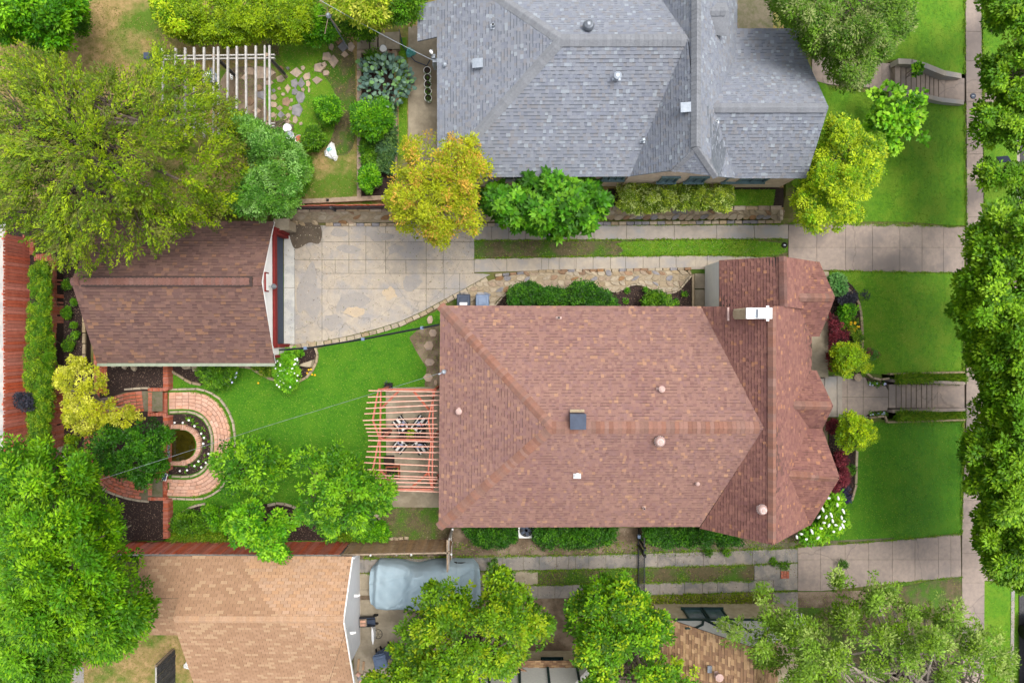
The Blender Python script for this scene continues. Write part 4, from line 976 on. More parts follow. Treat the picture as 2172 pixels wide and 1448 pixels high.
# ================================================================== TAN GARAGE (south west)
ta = empty('garage', P(560, 1320, 0), 'garage under a tan three tab shingle roof beyond the red board fence', 'garage')
tNE, tRE = P(747, 1182, 2.3), P(734, 1318, 3.9); tRE.x = tNE.x; tNW = P(392, 1179, 2.3); tRW = P(385, 1315, 3.9); tNW.x = tRW.x = P(388, 1240, 3.0).x; tRE.y = tRW.y
hw = tNE.y-tRE.y; tSE, tSW = Vector((tNE.x, tRE.y-hw*1.9, 2.0)), Vector((tRW.x, tRE.y-hw*1.9, 2.0)); tSE.z = tSW.z = 1.9
lNW, lRW = P(296, 1180, 2.3), P(290, 1268, 3.3); lRE = Vector((tRW.x+.0, lRW.y, 3.3)); lNE = Vector((tNW.x, lNW.y, 2.3)); lSW, lSE = P(296, 1345, 2.2), P(391, 1345, 2.2)
lSE.x = tRW.x
tN = [tNE, tRE, tRW, tNW]; tS = [tRE, tSE, tSW, tRW]; l1 = [lNE, lRE, lRW, lNW]; l2 = [lRE, lSE, lSW, lRW]
deck(ta, [tN, tS, l1, l2], M_['deck_dark'], .05)
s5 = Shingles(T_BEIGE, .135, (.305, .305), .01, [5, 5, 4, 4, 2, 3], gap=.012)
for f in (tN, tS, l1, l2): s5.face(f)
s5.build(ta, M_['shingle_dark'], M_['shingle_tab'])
caps(ta, tRE, tRW, M_['cap_beige'], .15, .14, .7, lift=.012)
xw = tNE.x+.1
wallbox(ta, [(tRW.x+.2, tSE.y+1.2), (xw-.28, tSE.y+1.2), (xw-.28, tNE.y-.25), (tRW.x+.2, tNE.y-.25)], 0, 2.2, M_['grey_siding'])
wallbox(ta, [(lSW.x+.2, lSE.y+.3), (tRW.x+.25, lSE.y+.3), (tRW.x+.25, lNW.y-.25), (lSW.x+.2, lNW.y-.25)], 0, 2.1, M_['white_wall'])
gable(ta, Vector((xw-.26, tSE.y+1.0, 2.1)), tRE+Vector((-.16, 0, -.05)), Vector((xw-.26, tNE.y-.2, 2.1)), 0, .14, M_['grey_siding'])
b = B(); xf = P(756, 1300, .0).x
for z in (.4, .9, 1.4, 1.9): b.box((xf-.13, (tSE.y+tNE.y)/2+.45, z), (.05, tNE.y-tSE.y-1.5, .47))
b.build('siding', M_['grey_siding'], ta)
b = B(); b.beam(tNE+Vector((.02, 0, -.04)), tRE+Vector((.02, 0, -.04)), .05, .12); b.beam(tSE+Vector((.02, 0, -.04)), tRE+Vector((.02, 0, -.04)), .05, .12); b.build('rake_board', M_['white'], ta)
for yy, zz in ((1262, 2.0), (1341, 2.8)):
    p = P(744, yy, zz); b = B(); b.box((tNE.x+.1, p.y, zz), (.16, .1, .1)); b.lathe((tNE.x+.22, p.y, zz-.05), [(.05, 0), (.06, .05), (.03, .1)], 8); b.build('flood_light', M_['white'], ta)
b = B(); b.beam((xw+.0, tNE.y-.3, .02), (xw-.05, tNE.y-.05, 2.2), .06, .08); b.build('downpipe', M_['grey_siding'], ta)
# ================================================================== TUDOR HOUSE (south)
tu = empty('house', P(1400, 1420, 0), 'half timbered cream and white house with tan roof half hidden by trees at the bottom', 'house')
y0 = P(1400, 1279, 0).y
x0, x1 = P(1385, 1279, 0).x, P(1660, 1279, 0).x
wallbox(tu, [(x0, y0), (x1, y0), (x1, y0-7), (x0, y0-7)], 0, 2.1, M_['brick_cream'])
window(tu, P(1455, 1300, 1.3).x, P(1494, 1300, 1.3).x, y0, .75, 1.95, M_['green_trim'], 0, 1); window(tu, P(1499, 1300, 1.3).x, P(1538, 1300, 1.3).x, y0, .75, 1.95, M_['green_trim'], 0, 1)
for i in range(22): inst('brick', unitbox(M_['brick_tan'], .04), tu, (P(1452, 1290, .6).x+i*.083, y0+.03, .62), (.06, .1, .12))
aL, aT, aR = P(1420, 1320, 2.2), P(1606, 1394, 5.4), P(1700, 1330, 2.4)
xt = aT.x; yg = y0+.12
gl, gt, gr = Vector((aL.x, yg, 2.1)), Vector((xt, yg, 4.9)), Vector((x1+.2, yg, 2.1))
b = B(); V = [gl, gr, gt]; b.add(V+[v-Vector((0, .2, 0)) for v in V], [(0, 1, 2)[::-1], (3, 4, 5), (0, 1, 4, 3), (1, 2, 5, 4), (2, 0, 3, 5)]); b.build('gable_wall', M_['stucco'], tu)
b = B(); b.beam((x0-.1, yg+.03, 2.14), (x1+.1, yg+.03, 2.14), .05, .14); b.build('timber', M_['green_trim'], tu)
for xx, dz in ((1497, 2.0), (1460, .0), (1540, 2.2)):
    p = P(xx, 1322, 2.2); b = B()
    if dz: b.beam((p.x, yg+.03, 2.2), (p.x+.7, yg+.03, 2.2+min(1.2, (gt.z-2.2)*.6)), .05, .13)
    else:
        pts = [(p.x-.35, yg+.03, 3.05), (p.x+.15, yg+.03, 2.95), (p.x+.5, yg+.03, 2.65), (p.x+.65, yg+.03, 2.22)]
        for i in range(3): b.beam(pts[i], pts[i+1], .05, .1)
    b.build('timber', M_['green_trim'], tu)
yF = yg+.12; sE = y0-8
wf = [Vector((aL.x-.3, yF, 2.05)), Vector((xt, yF, 5.0)), Vector((xt, sE, 5.0)), Vector((aL.x-.3, sE, 2.05))]
ef = [Vector((xt, yF, 5.0)), Vector((xt+2.0, yF, 2.3)), Vector((xt+2.0, sE, 2.3)), Vector((xt, sE, 5.0))]
pe = P(1658, 1412, 3.6); pk = [Vector((xt-.3, pe.y, 3.6)), pe, pe+Vector((-.3, 1.1, -1.2)), Vector((xt-.3, pe.y+1.1, 2.4))]; pk2 = [Vector((xt-.3, pe.y, 3.6)), Vector((xt-.3, pe.y-1.4, 2.4)), pe+Vector((-.3, -1.4, -1.2)), pe]
ps = [P(1010, 1401, 2.35), P(1232, 1401, 2.35), P(1232, 1417, 2.75), P(1010, 1417, 2.75)]
dg = [P(1088, 1413, 2.8), P(1098, 1412, 2.8), P(1200, 1470, 4.0), P(1178, 1472, 4.0)]
deck(tu, [wf, ef, pk, pk2, ps, dg], M_['deck_dark'], .06)
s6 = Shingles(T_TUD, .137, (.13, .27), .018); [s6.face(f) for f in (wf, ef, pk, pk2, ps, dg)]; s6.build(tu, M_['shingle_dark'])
xa, xb_ = P(1010, 1398, 0).x, P(1236, 1398, 0).x; ya = P(1100, 1379, 0).y
wallbox(tu, [(xa, ya), (xb_, ya), (xb_, ya-5), (xa, ya-5)], 0, 2.3, M_['brick_cream'])
window(tu, P(1152, 1390, 1.3).x, P(1192, 1390, 1.3).x, ya, .9, 2.0, M_['green_trim'], 1, 1); window(tu, P(1040, 1390, 1.3).x, P(1072, 1390, 1.3).x, ya, .9, 2.0, M_['green_trim'], 1, 1)
yp = P(1100, 1418, 2.8).y+.02
b = B(); V = [Vector((xa, yp, 2.7)), Vector((xb_, yp, 2.7)), Vector(((xa+xb_)/2, yp, 7.2))]; b.add(V+[v-Vector((0, .3, 0)) for v in V], [(0, 1, 2)[::-1], (3, 4, 5), (0, 1, 4, 3), (1, 2, 5, 4), (2, 0, 3, 5)]); b.build('gable_wall', M_['stucco'], tu)
xm_ = (xa+xb_)/2; ba_ = yp-.05; rf_ = [[Vector((xa+.02, ba_, 2.68)), Vector((xm_, ba_, 7.15)), Vector((xm_, ba_-5, 7.15)), Vector((xa+.02, ba_-5, 2.68))], [Vector((xm_, ba_, 7.15)), Vector((xb_-.02, ba_, 2.68)), Vector((xb_-.02, ba_-5, 2.68)), Vector((xm_, ba_-5, 7.15))]]
deck(tu, rf_, M_['cap_beige'], .06, 'side_roof')
for xx in (1040, 1102, 1162, 1224): p = P(xx, 1420, 2.8); b = B(); b.beam((p.x, yp+.03, 2.72), (p.x, yp+.03, 4.2), .1, .05); b.build('timber', M_['green_trim'], tu)
pipevent(tu, roofz(1521, 1428, wf), M_['pinkpaint'], (.24, .24), .1, .3, True)
p = roofz(1508, 1418, wf); b = B(); b.box(p+Vector((0, 0, .02)), (.3, .3, .04)); b.build('flashing', M_['steel'], tu)
# ================================================================== STONE BANKS, EDGINGS AND PAVINGS
ST = [M_['sand_stone'], M_['pale_stone'], M_['pale_stone'], M_['rust_stone'], M_['grey_stone'], M_['sand_stone'], M_['timber'], M_['sand_stone'], M_['pale_stone']]
def bank(name, label, outline, za, zb_, ya_, yb_, cell, seed, cat='wall', sx=1.25):
    """rubble stones bedded in mortar on a slope that rises from za (at px row ya_) to zb_ (at row yb_)"""
    rng = random.Random(seed); xs = [p[0] for p in outline]; ys = [p[1] for p in outline]
    zz = lambda y: za+(zb_-za)*min(1, max(0, (y-ya_)/(yb_-ya_)))
    root = empty(name, P(sum(xs)/len(xs), sum(ys)/len(ys), za), label, cat)
    W = [P(x, y, zz(y)) for x, y in outline]
    r = geometry.delaunay_2d_cdt([w.xy for w in W], [(i, (i+1) % len(W)) for i in range(len(W))], [tuple(range(len(W)))], 1, 1e-5)
    Y0, Y1 = P(1000, ya_, za).y, P(1000, yb_, zb_).y
    link('mortar', mesh('mortar', [(v.x, v.y, za+(zb_-za)*min(1, max(0, (v.y-Y0)/(Y1-Y0)))+.012) for v in r[0]], [tuple(f) for f in r[2]], M_['mortar']), root)
    # rows of irregular stones from a jittered grid
    nx = int((max(xs)-min(xs))/(cell*sx))+2; ny = max(1, int((max(ys)-min(ys))/cell))+1
    gx = {}; 
    for i in range(nx+1):
        for j in range(ny+1):
            gx[i, j] = (min(xs)+(i-.5+(.5 if j % 2 else 0))*cell*sx+rng.uniform(-.3, .3)*cell*sx, min(ys)+(j-.0)*cell+rng.uniform(-.25, .25)*cell)
    for i in range(nx):
        for j in range(ny):
            q = [gx[i, j], gx[i+1, j], gx[i+1, j+1], gx[i, j+1]]
            if rng.random() < .45: k = rng.randrange(4); a, b2 = q[k], q[(k+1) % 4]; q.insert(k+1, ((a[0]+b2[0])/2+rng.uniform(-2, 2), (a[1]+b2[1])/2+rng.uniform(-2, 2)))
            cx = sum(p[0] for p in q)/len(q); cy = sum(p[1] for p in q)/len(q)
            if not inpoly(np.array([cx]), np.array([cy]), outline)[0]: continue
            q = [(cx+(p[0]-cx)*.9, cy+(p[1]-cy)*.86) for p in q]
            q = [(sum(t) for t in zip(p)) if False else p for p in q]
            q = smoothpoly(q, True, 1)
            W = [P(x, y, zz(y)) for x, y in q]; k = len(W); h = rng.uniform(.03, .07); c = sum(W, Vector())/k
            if sum(W[a].x*W[(a+1) % k].y-W[(a+1) % k].x*W[a].y for a in range(k)) < 0: W = W[::-1]
            V = [w for w in W]+[w.lerp(c, .1)+Vector((0, 0, h)) for w in W]
            link('stone', mesh('stone', V, [tuple(range(k, 2*k))]+[(a, (a+1) % k, k+(a+1) % k, k+a) for a in range(k)], rng.choice(ST)), root)
    return root
NB = [(604, 446), (1660, 443), (1660, 462), (1300, 464), (1150, 470), (604, 473)]
w1 = bank('retaining_wall', 'long rubble stone retaining wall rising from the north edge of the driveway', NB, .05, ZN, 473, 445, 12, 3)
edging('cap_stone', w1, [(604, 444), (900, 444), (1300, 441), (1662, 441)], .2, .55, ZN-.02, .09, M_['sand_stone'], mats=[M_['sand_stone'], M_['timber'], M_['pale_stone']])
edging('base_stone', w1, [(690, 476), (1006, 477), (1662, 470)], .16, .36, 0, .1, M_['sand_stone'], mats=[M_['sand_stone'], M_['pale_stone'], M_['grey_stone']])
for yy in (452, 462): inst('cap_stone', unitbox(M_['pale_stone']), w1, P(1655, yy, .9-.03*(yy-450)), (.16, .25, .3))
SB = [(1010, 604), (1048, 592), (1090, 583), (1150, 578), (1290, 577), (1420, 573), (1466, 578), (1466, 588), (1452, 600), (1440, 616), (1420, 622), (1392, 618), (1370, 605), (1345, 601), (1322, 612), (1305, 620), (1270, 608), (1230, 600), (1190, 612), (1150, 604), (1110, 602), (1075, 618), (1052, 640), (1048, 648), (995, 648), (985, 622)]
w2 = bank('retaining_wall', 'wavy rubble stone bank along the south edge of the driveway beside the shrubs', SB, .05, .35, 578, 640, 11.5, 5)
edging('base_stone', w2, [(1050, 584), (1150, 575), (1300, 573), (1462, 570)], .14, .34, 0, .11, M_['sand_stone'], mats=[M_['sand_stone'], M_['pale_stone'], M_['grey_stone'], M_['rust_stone']])
edging('rim_stone', w2, smoothpoly([(1050, 648), (1075, 620), (1110, 603), (1150, 606), (1190, 613), (1230, 601), (1270, 609), (1305, 621), (1322, 613), (1345, 602), (1370, 606), (1392, 619), (1420, 623), (1440, 617), (1454, 600), (1466, 586)], False, 1), .07, .25, .3, .1, M_['pale_stone'])
bed = smoothpoly([(1048, 648), (1075, 622), (1110, 605), (1190, 615), (1230, 603), (1305, 623), (1345, 604), (1392, 621), (1440, 618), (1466, 590), (1466, 660), (1048, 660)], True, 0)
sheet('mulch_bed', bed, M_['mulch'], .0, .36); chips('mulch', 'dark bark chips in the bed along the north side of the house', bed, .37, 3)
cs = empty('kerb', P(800, 700, 0), 'stone kerb curving along the south edge of the parking pad', 'kerb')
CURVE = [(606, 738), (640, 733), (690, 727), (740, 718), (800, 703), (850, 687), (900, 664), (940, 642), (1000, 610), (1040, 588)]
edging('stone', cs, CURVE, .21, .36, 0, .12, M_['sand_stone'], mats=[M_['sand_stone'], M_['pale_stone'], M_['pale_stone']])
# side steps and passage beside the house
sp = empty('side_steps', P(1495, 620, 0), 'narrow concrete passage and steps between the stone bank and the red trimmed wall', 'steps')
piece('landing', [(1474, 580), (1498, 580), (1497, 612), (1474, 612)], 0, .12, M_['patio'], sp); piece('landing', [(1474, 614), (1497, 614), (1497, 650), (1474, 650)], 0, .1, M_['patio'], sp)
piece('side_kerb', [(1468, 584), (1473, 580), (1473, 650), (1468, 650)], 0, .4, M_['sand_stone'], sp); piece('step', [(1499, 583), (1504, 583), (1504, 606), (1499, 606)], 0, .2, M_['sand_stone'], sp); piece('step', [(1507, 582), (1512, 582), (1514, 606), (1508, 606)], 0, .3, M_['sand_stone'], sp)
piece('door_slab', [(1499, 608), (1517, 608), (1518, 650), (1499, 650)], 0, .14, M_['grey_siding'], sp)
# garage corner: block and damp soil
b = B(); p = P(607, 477, 1.2); b.box((p.x-.15, p.y, .75), (.55, .42, 1.1)); cb_ = empty('block', (p.x, p.y, 0), 'pale concrete gate pier beside the garage corner', 'pier'); b.build('pier', M_['patio'], cb_)
b = B(); b.box((p.x-.15, p.y, 1.33), (.7, .5, .1)); b.build('pier_cap', M_['patio'], cb_)
for i_st, (cx, cy, rx, ry, m_st) in enumerate(((655, 620, 22, 60, 'stain_grey'), (740, 530, 26, 9, 'stain_grey'), (835, 528, 16, 12, 'stain_grey'), (740, 640, 34, 26, 'stain_grey'), (755, 660, 20, 12, 'stain_tan'), (825, 622, 16, 12, 'stain_tan'), (870, 600, 22, 14, 'stain_grey'), (700, 680, 20, 18, 'stain_grey'), (800, 500, 30, 10, 'stain_grey'), (720, 495, 24, 9, 'stain_grey'))):
    if m_st not in MATS: mat(m_st, *((C(152, 147, 143), C(162, 155, 147)) if m_st == 'stain_grey' else (C(194, 174, 146), C(182, 166, 144))), 4, bump=.2, detail=9)
    sheet('stain', smoothpoly(blob(cx, cy, rx, ry, 13, 3, .3)), MATS[m_st], .0345+.0006*i_st, 0)
dp = smoothpoly([(612, 484), (640, 470), (678, 472), (683, 490), (682, 508), (676, 520), (658, 512), (640, 524), (624, 530), (616, 510)])
sheet('damp_soil', dp, M_['darkened'], .045, 0); chips('leaf_litter', 'fallen leaves and grit on the damp corner of the parking pad', dp, .038, 5, 60, pl=pal((120, 100, 80), (90, 76, 60), (200, 190, 170)))
# ------------------------------------------------------------------ brick terrace, ring path and pond
tr = empty('brick_steps', P(340, 940, 0), 'red brick wall with two flights of steps at the edge of the rear terrace', 'steps')
for a, c in ((772, 826), (882, 905), (985, 1000), (1060, 1142)): edging('brick', tr, [(351, a), (351, c)], .27, .075, .0, TL+.1, M_['brick'], .01, .006)
edging('brick', tr, [(351, 905), (351, 985)], .22, .075, .0, TL+.06, M_['brick'], .01, .006)
for y_ in (826, 879, 1002, 1058): edging('brick', tr, [(313, y_), (352, y_)], .16, .078, TL-.1, .2, M_['brick'], .02, .006)
for y0_, y1_ in ((832, 875), (1008, 1052)):
    for x_, z_ in ((318, TL+.03), (340, .2), (349, .1)): edging('brick', tr, [(x_, y0_), (x_, y1_)], .2, .078, 0, z_, M_['brick'], .01, .006)
    edging('brick', tr, [(329, y0_), (329, y1_)], .24, .3, 0, TL-.02, M_['brick'], .01, .006)
def ringpath(root, outer, inner, rows, z, mat_, blen=.3, bw=.15, h=.05, name='brick'):
    """courses of bricks between two open curves given in px"""
    for r in range(rows):
        t = (r+.5)/rows; path = [(o[0]*(1-t)+i[0]*t, o[1]*(1-t)+i[1]*t) for o, i in zip(outer, inner)]
        edging(name, root, path, bw, blen, z, h, mat_, .03, .012)
def arc(cx, cy, rx, ry, a0, a1, n=24, pw=1.0):
    out = []
    for i in range(n+1):
        a = R_(a0+(a1-a0)*i/n); c, s_ = math.cos(a), math.sin(a)
        out.append((cx+rx*math.copysign(abs(c)**pw, c), cy-ry*math.copysign(abs(s_)**pw, s_)))
    return out
OUT = [(358, 832)]+arc(405, 942, 86, 111, 90, -90, 22, .9)+[(358, 1052)]
INN = [(358, 868)]+arc(388, 942, 66, 75, 90, -90, 22, .85)+[(358, 1016)]
sheet('path_bedding', OUT+INN[::-1], M_['path_bed'], .008, 0)
bp_ = empty('brick_path', P(440, 940, 0), 'horseshoe path of pale pink bricks curving round the little pond', 'path')
ringpath(bp_, OUT, INN, 5, .0, M_['brick_pink'], .31, .15)
edging('border_stone', bp_, [(358, 826)]+arc(408, 942, 90, 117, 90, -90, 22, .9)+[(358, 1057)], .1, .42, 0, .09, M_['pale_stone'])
edging('border_stone', bp_, [(358, 874)]+arc(388, 942, 61, 69, 90, -90, 22, .85)+[(358, 1010)], .1, .42, 0, .09, M_['pale_stone'])
bp2 = empty('brick_path', P(240, 840, TL), 'red brick path on the raised terrace running under the yellow tree', 'path')
OUT2 = [(345, 830), (300, 829), (262, 832), (215, 850), (185, 885), (176, 940), (186, 1000), (215, 1035), (255, 1052), (300, 1060), (345, 1062)]
INN2 = [(345, 872), (305, 872), (270, 878), (240, 895), (225, 915), (218, 942), (226, 975), (245, 998), (268, 1010), (305, 1016), (345, 1018)]
sheet('path_bedding', [(x, y) for x, y in OUT2+INN2[::-1]], M_['joint'], .01, TL)
ringpath(bp2, smoothpoly([q for q in OUT2 if q[0] < 315], False, 1), smoothpoly([q for q in INN2 if q[0] < 315], False, 1), 6, TL, M_['brick_pink'] if False else M_['brick'], .3, .14)
ringpath(bp2, [(197, 700), (200, 840)], [(226, 775), (226, 840)], 5, TL, M_['brick'], .3, .13)
edging('border_stone', bp2, smoothpoly([(315, 1064), (280, 1060), (245, 1050), (212, 1035)], False), .1, .4, TL, .08, M_['pale_stone'])
edging('border_stone', bp2, [(262, 826), (300, 823), (312, 823)], .1, .4, TL, .08, M_['pale_stone'])
edging('border_stone', bp2, [(177, 660), (177, 760), (182, 900)], .14, .5, TL, .1, M_['sand_stone'])
# pond
PW = [(359, 912), (388, 912)]+arc(388, 944, 26, 31, 80, -80, 12)+[(388, 976), (359, 976)]
pd = empty('pond', P(385, 944, 0), 'small D shaped garden pond of murky green water inside a brick kerb', 'pond')
piece('water', PW, -.02, .03, M_['water'], pd, 0)
edging('brick', pd, [(382, 907)]+arc(386, 944, 35, 37, 90, -90, 18)+[(382, 981)], .22, .085, 0, .2, M_['brick_pink'], .03, .008)
edging('brick', pd, [(361, 905), (394, 905)], .2, .09, 0, .22, M_['brick_pink'], .02, .008); edging('brick', pd, [(361, 983), (392, 983)], .2, .09, 0, .22, M_['brick_pink'], .02, .008)
b = B(); a_, c_ = P(358, 925, .3), P(358, 968, .3); b.beam(a_, c_, .03, .2); b.build('spill_plate', M_['metal'], pd)
BEDP = [(358, 878)]+arc(388, 942, 58, 65, 90, -90, 22, .85)+[(358, 1006)]+[(358, 988), (394, 990)]+arc(390, 944, 40, 42, -80, 80, 10)+[(394, 898), (358, 900)]
sheet('mulch_bed', BEDP, M_['mulch'], .012, 0); chips('mulch', 'dark bark chips between the pond and the horseshoe path', BEDP, .014, 6)
# beds on the terrace
BD1 = [(228, 776), (345, 776), (345, 820), (300, 822), (262, 824), (240, 830), (232, 800)]; BD2 = [(216, 1040), (262, 1060), (344, 1068), (344, 1144), (230, 1144)]
for nm, bd, sd2, lb in (('mulch', BD1, 11, 'bark chips in the bed below the garage eave beside the brick wall'), ('mulch', BD2, 12, 'bark chips in the bed between the brick wall and the big green tree'), ('mulch', [(123, 545), (176, 600), (176, 900), (123, 980)], 13, 'bark chips in the narrow bed along the rear brick wall')):
    chips(nm, lb, bd, TL+.004, sd2)
tw = empty('brick_wall', P(112, 760, TL), 'long low brick wall with a stone base beside the clipped hedge', 'wall')
edging('brick', tw, [(110, 548), (111, 680), (107, 740), (114, 840), (111, 900), (114, 972)], .3, .085, TL, TB-TL+.12, M_['brick'], .01, .006)
edging('base_stone', tw, [(120, 548), (121, 760), (124, 960)], .13, .5, TL-.05, .3, M_['sand_stone'], mats=[M_['sand_stone'], M_['timber'], M_['grey_stone']])
edging('brick', tw, [(72, 546), (108, 546)], .34, .085, TB, .1, M_['brick'], .01, .006); edging('brick', tw, [(66, 505), (66, 540)], .2, .085, TB, .1, M_['brick'], .01, .006)
fb = empty('water_feature', P(130, 952, TL), 'small square pale stone plinth by the end of the rear brick wall', 'plinth'); inst('plinth', unitbox(M_['pale_stone']), fb, P(130, 952, TL+.25), (.3, .28, .5))
blooms('flower', fb, [P(x, y, TL+.3) for x, y in ((124, 962), (131, 965), (138, 962), (126, 970), (136, 967))], .05, M_['white'])
# stones leaning along the garage and in the corner beds
for k, (pts) in enumerate(([(232, 772), (245, 772), (243, 780), (236, 780)], [(256, 772), (270, 773), (264, 784), (258, 781)], [(275, 772), (288, 773), (288, 782), (284, 788), (277, 783)], [(298, 772), (311, 772), (308, 778), (302, 777)], [(314, 772), (326, 772), (324, 778), (318, 778)], [(328, 772), (341, 772), (341, 779), (330, 777)])):
    if k == 0: gs = empty('edging_stones', P(285, 776, TL), 'row of pale flat stones along the foot of the garage wall', 'stones')
    piece('stone', pts, TL, TL+.12, M_['pale_stone'], gs, .02)
gs2 = empty('edging_stones', P(390, 776, 0), 'pale flat stones under the garage gutter by the blue flowering shrub', 'stones')
for pts in ([(363, 772), (375, 772), (372, 778)], [(377, 772), (404, 772), (404, 782), (390, 784)], [(405, 774), (422, 775), (420, 786), (408, 788)]): piece('stone', pts, 0, .12, M_['pale_stone'], gs2, .02)
rk = empty('boulder', P(648, 768, 0), 'large angular pale boulder in the curved bed at the garage corner', 'boulder')
piece('rock', [(634, 772), (664, 762), (661, 779), (648, 780), (632, 776)], 0, .35, M_['pale_stone'], rk, .06); rk2 = empty('boulder', P(625, 773, 0), 'smaller pale rock beside the large angular boulder', 'boulder'); piece('rock', [(617, 768), (632, 767), (629, 777), (620, 776)], 0, .25, M_['pale_stone'], rk2, .05)
BDC = [(606, 745), (662, 728), (672, 748), (670, 771), (652, 795), (628, 812), (586, 806), (556, 796), (539, 782), (520, 774), (586, 772)]
BDD = [(358, 783), (395, 810), (430, 816), (470, 800), (500, 780), (500, 774), (358, 774)]
sheet('mulch_bed', BDC, M_['mulch'], .010, 0); chips('mulch', 'bark chips in the curved bed at the garage corner', BDC, .012, 14)
sheet('mulch_bed', BDD, M_['mulch'], .010, 0); chips('mulch', 'bark chips in the bed under the blue flowering shrub', BDD, .012, 15)
eb = empty('bed_edging', P(600, 800, 0), 'curved cream stone edging round the flower beds along the garage', 'edging')
for pth in ([(357, 784), (380, 797), (400, 811), (433, 817)], [(498, 777), (526, 778), (542, 787), (566, 801), (590, 808)], [(612, 815), (640, 806), (655, 795), (670, 772), (673, 748), (664, 732), (655, 727)]): edging('stone', eb, smoothpoly(pth, False), .12, .42, 0, .1, M_['pale_stone'] if False else M_['sand_stone'], .02, .008)
# beds along the south fence
BF = [(360, 1098), (385, 1085), (420, 1072), (462, 1078), (490, 1100), (520, 1085), (560, 1068), (600, 1068), (640, 1085), (700, 1090), (770, 1085), (800, 1095), (822, 1120), (824, 1146), (360, 1146)]
sheet('mulch_bed', BF, M_['mulch'], .010, 0); chips('mulch', 'bark chips in the wavy bed in front of the red board fence', BF, .012, 16)
eb2 = empty('bed_edging', P(560, 1075, 0), 'broken line of pale edging stones bordering the bed by the south fence', 'edging')
for pth in ([(362, 1098), (366, 1097)], [(385, 1088), (400, 1078), (418, 1071), (440, 1068)], [(466, 1075), (482, 1086), (496, 1094)], [(462, 1092), (480, 1102)], [(566, 1072), (590, 1067), (612, 1071), (636, 1082)], [(770, 1080), (795, 1090), (806, 1102), (816, 1130)]): edging('stone', eb2, smoothpoly(pth, False), .12, .4, 0, .09, M_['pale_stone'], .03)
for i, x in enumerate((818, 830, 840, 850, 862)): inst('stone', unitbox(M_['sand_stone'], .2), eb2, P(x, 1143-i*.6, .05), (.2, .13, .1), (0, 0, random.uniform(-.3, .3)))
rk3 = empty('boulder', P(740, 1116, 0), 'pale rock between the shrubs in the south bed', 'boulder'); piece('rock', [(733, 1108), (746, 1112), (744, 1122), (734, 1122)], 0, .2, M_['pale_stone'], rk3, .05)
# stepping stones beside the house
sst_ = empty('stepping_stones', P(912, 740, 0), 'line of pale stepping stones between the lawn and the house wall', 'stepping stones')
for cx, cy, rx, ry in ((912, 678, 7, 10), (918, 706, 10, 9), (910, 733, 11, 11), (911, 768, 11, 9), (908, 800, 10, 10), (924, 811, 4, 7)): piece('stone', blob(cx, cy, rx, ry, 6, 4, .12), 0, .05, M_['flag_stone'], sst_, .02)
# ------------------------------------------------------------------ flagstones in the north yard
fs = empty('flagstone_path', P(640, 190, ZN), 'loose flagstones set in the grass between the grey pergola and the garden steps', 'flagstones')
FL = [(727, 99, 13, 9, 1), (717, 86, 9, 7, 2), (702, 99, 7, 7, 0), (744, 99, 7, 9, 0), (731, 116, 10, 7, 0), (694, 119, 10, 11, 0), (707, 129, 11, 12, 0), (676, 144, 11, 10, 0), (687, 137, 6, 6, 0), (691, 154, 8, 6, 0), (671, 169, 11, 8, 0), (651, 162, 8, 8, 0), (629, 154, 11, 9, 0), (653, 177, 6, 7, 0), (624, 177, 9, 9, 1), (639, 178, 8, 11, 1), (610, 187, 6, 10, 0), (625, 195, 7, 7, 1), (638, 206, 9, 12, 1), (608, 215, 9, 10, 2), (631, 232, 11, 14, 1), (595, 168, 9, 8, 0), (581, 207, 8, 7, 0), (595, 244, 7, 8, 1), (580, 222, 8, 7, 0), (593, 229, 6, 6, 0), (608, 257, 6, 6, 0), (611, 245, 5, 6, 0), (625, 255, 6, 9, 0), (638, 262, 4, 5, 0), (557, 154, 22, 12, 0), (530, 150, 12, 9, 0), (555, 200, 10, 9, 1), (548, 186, 8, 7, 2), (520, 165, 7, 8, 0), (545, 235, 10, 8, 0), (528, 215, 10, 9, 2), (570, 175, 8, 6, 0), (592, 188, 4, 4, 0), (618, 212, 4, 4, 0), (642, 190, 4, 5, 0), (616, 229, 4, 5, 0), (600, 200, 4, 4, 0), (655, 190, 3, 6, 0)]
rfl = random.Random(21)
for _ in range(400):
    x_, y_ = rfl.uniform(572, 668), rfl.uniform(140, 268)
    if abs(x_-(612+(y_-200)*-.1)) < 44-(y_-150)*.12 and all(math.hypot(x_-f[0], y_-f[1]) > 5.5+max(f[2], f[3]) for f in FL): r__ = rfl.uniform(4, 7); FL.append((x_, y_, r__, r__*rfl.uniform(.7, 1.2), rfl.choice((0, 0, 1, 2))))
for cx, cy, rx, ry, k in FL: piece('flagstone', blob(cx, cy, rx*1.12, ry*1.12, random.choice((4, 5, 5, 6)), 9, .24), ZN, ZN+.05, (M_['flag_stone'], M_['grey_stone'], M_['rust_stone'])[k], fs, .015)
ct = empty('courtyard_paving', P(1600, 30, 0), 'crazy paving of grey stones in the courtyard above the grey house', 'paving')
rngc = random.Random(5)
for i in range(6):
    for j in range(6):
        cx, cy = 1569+i*14+rngc.uniform(-2, 2)+(j % 2)*5, -14+j*14+rngc.uniform(-2, 2)
        piece('paving_stone', blob(cx, cy, 7.4, 7.2, 6, i*7+j, .12), -.0, .05, M_['flag_stone'] if (i+j) % 5 else M_['grey_stone'], ct, .015)
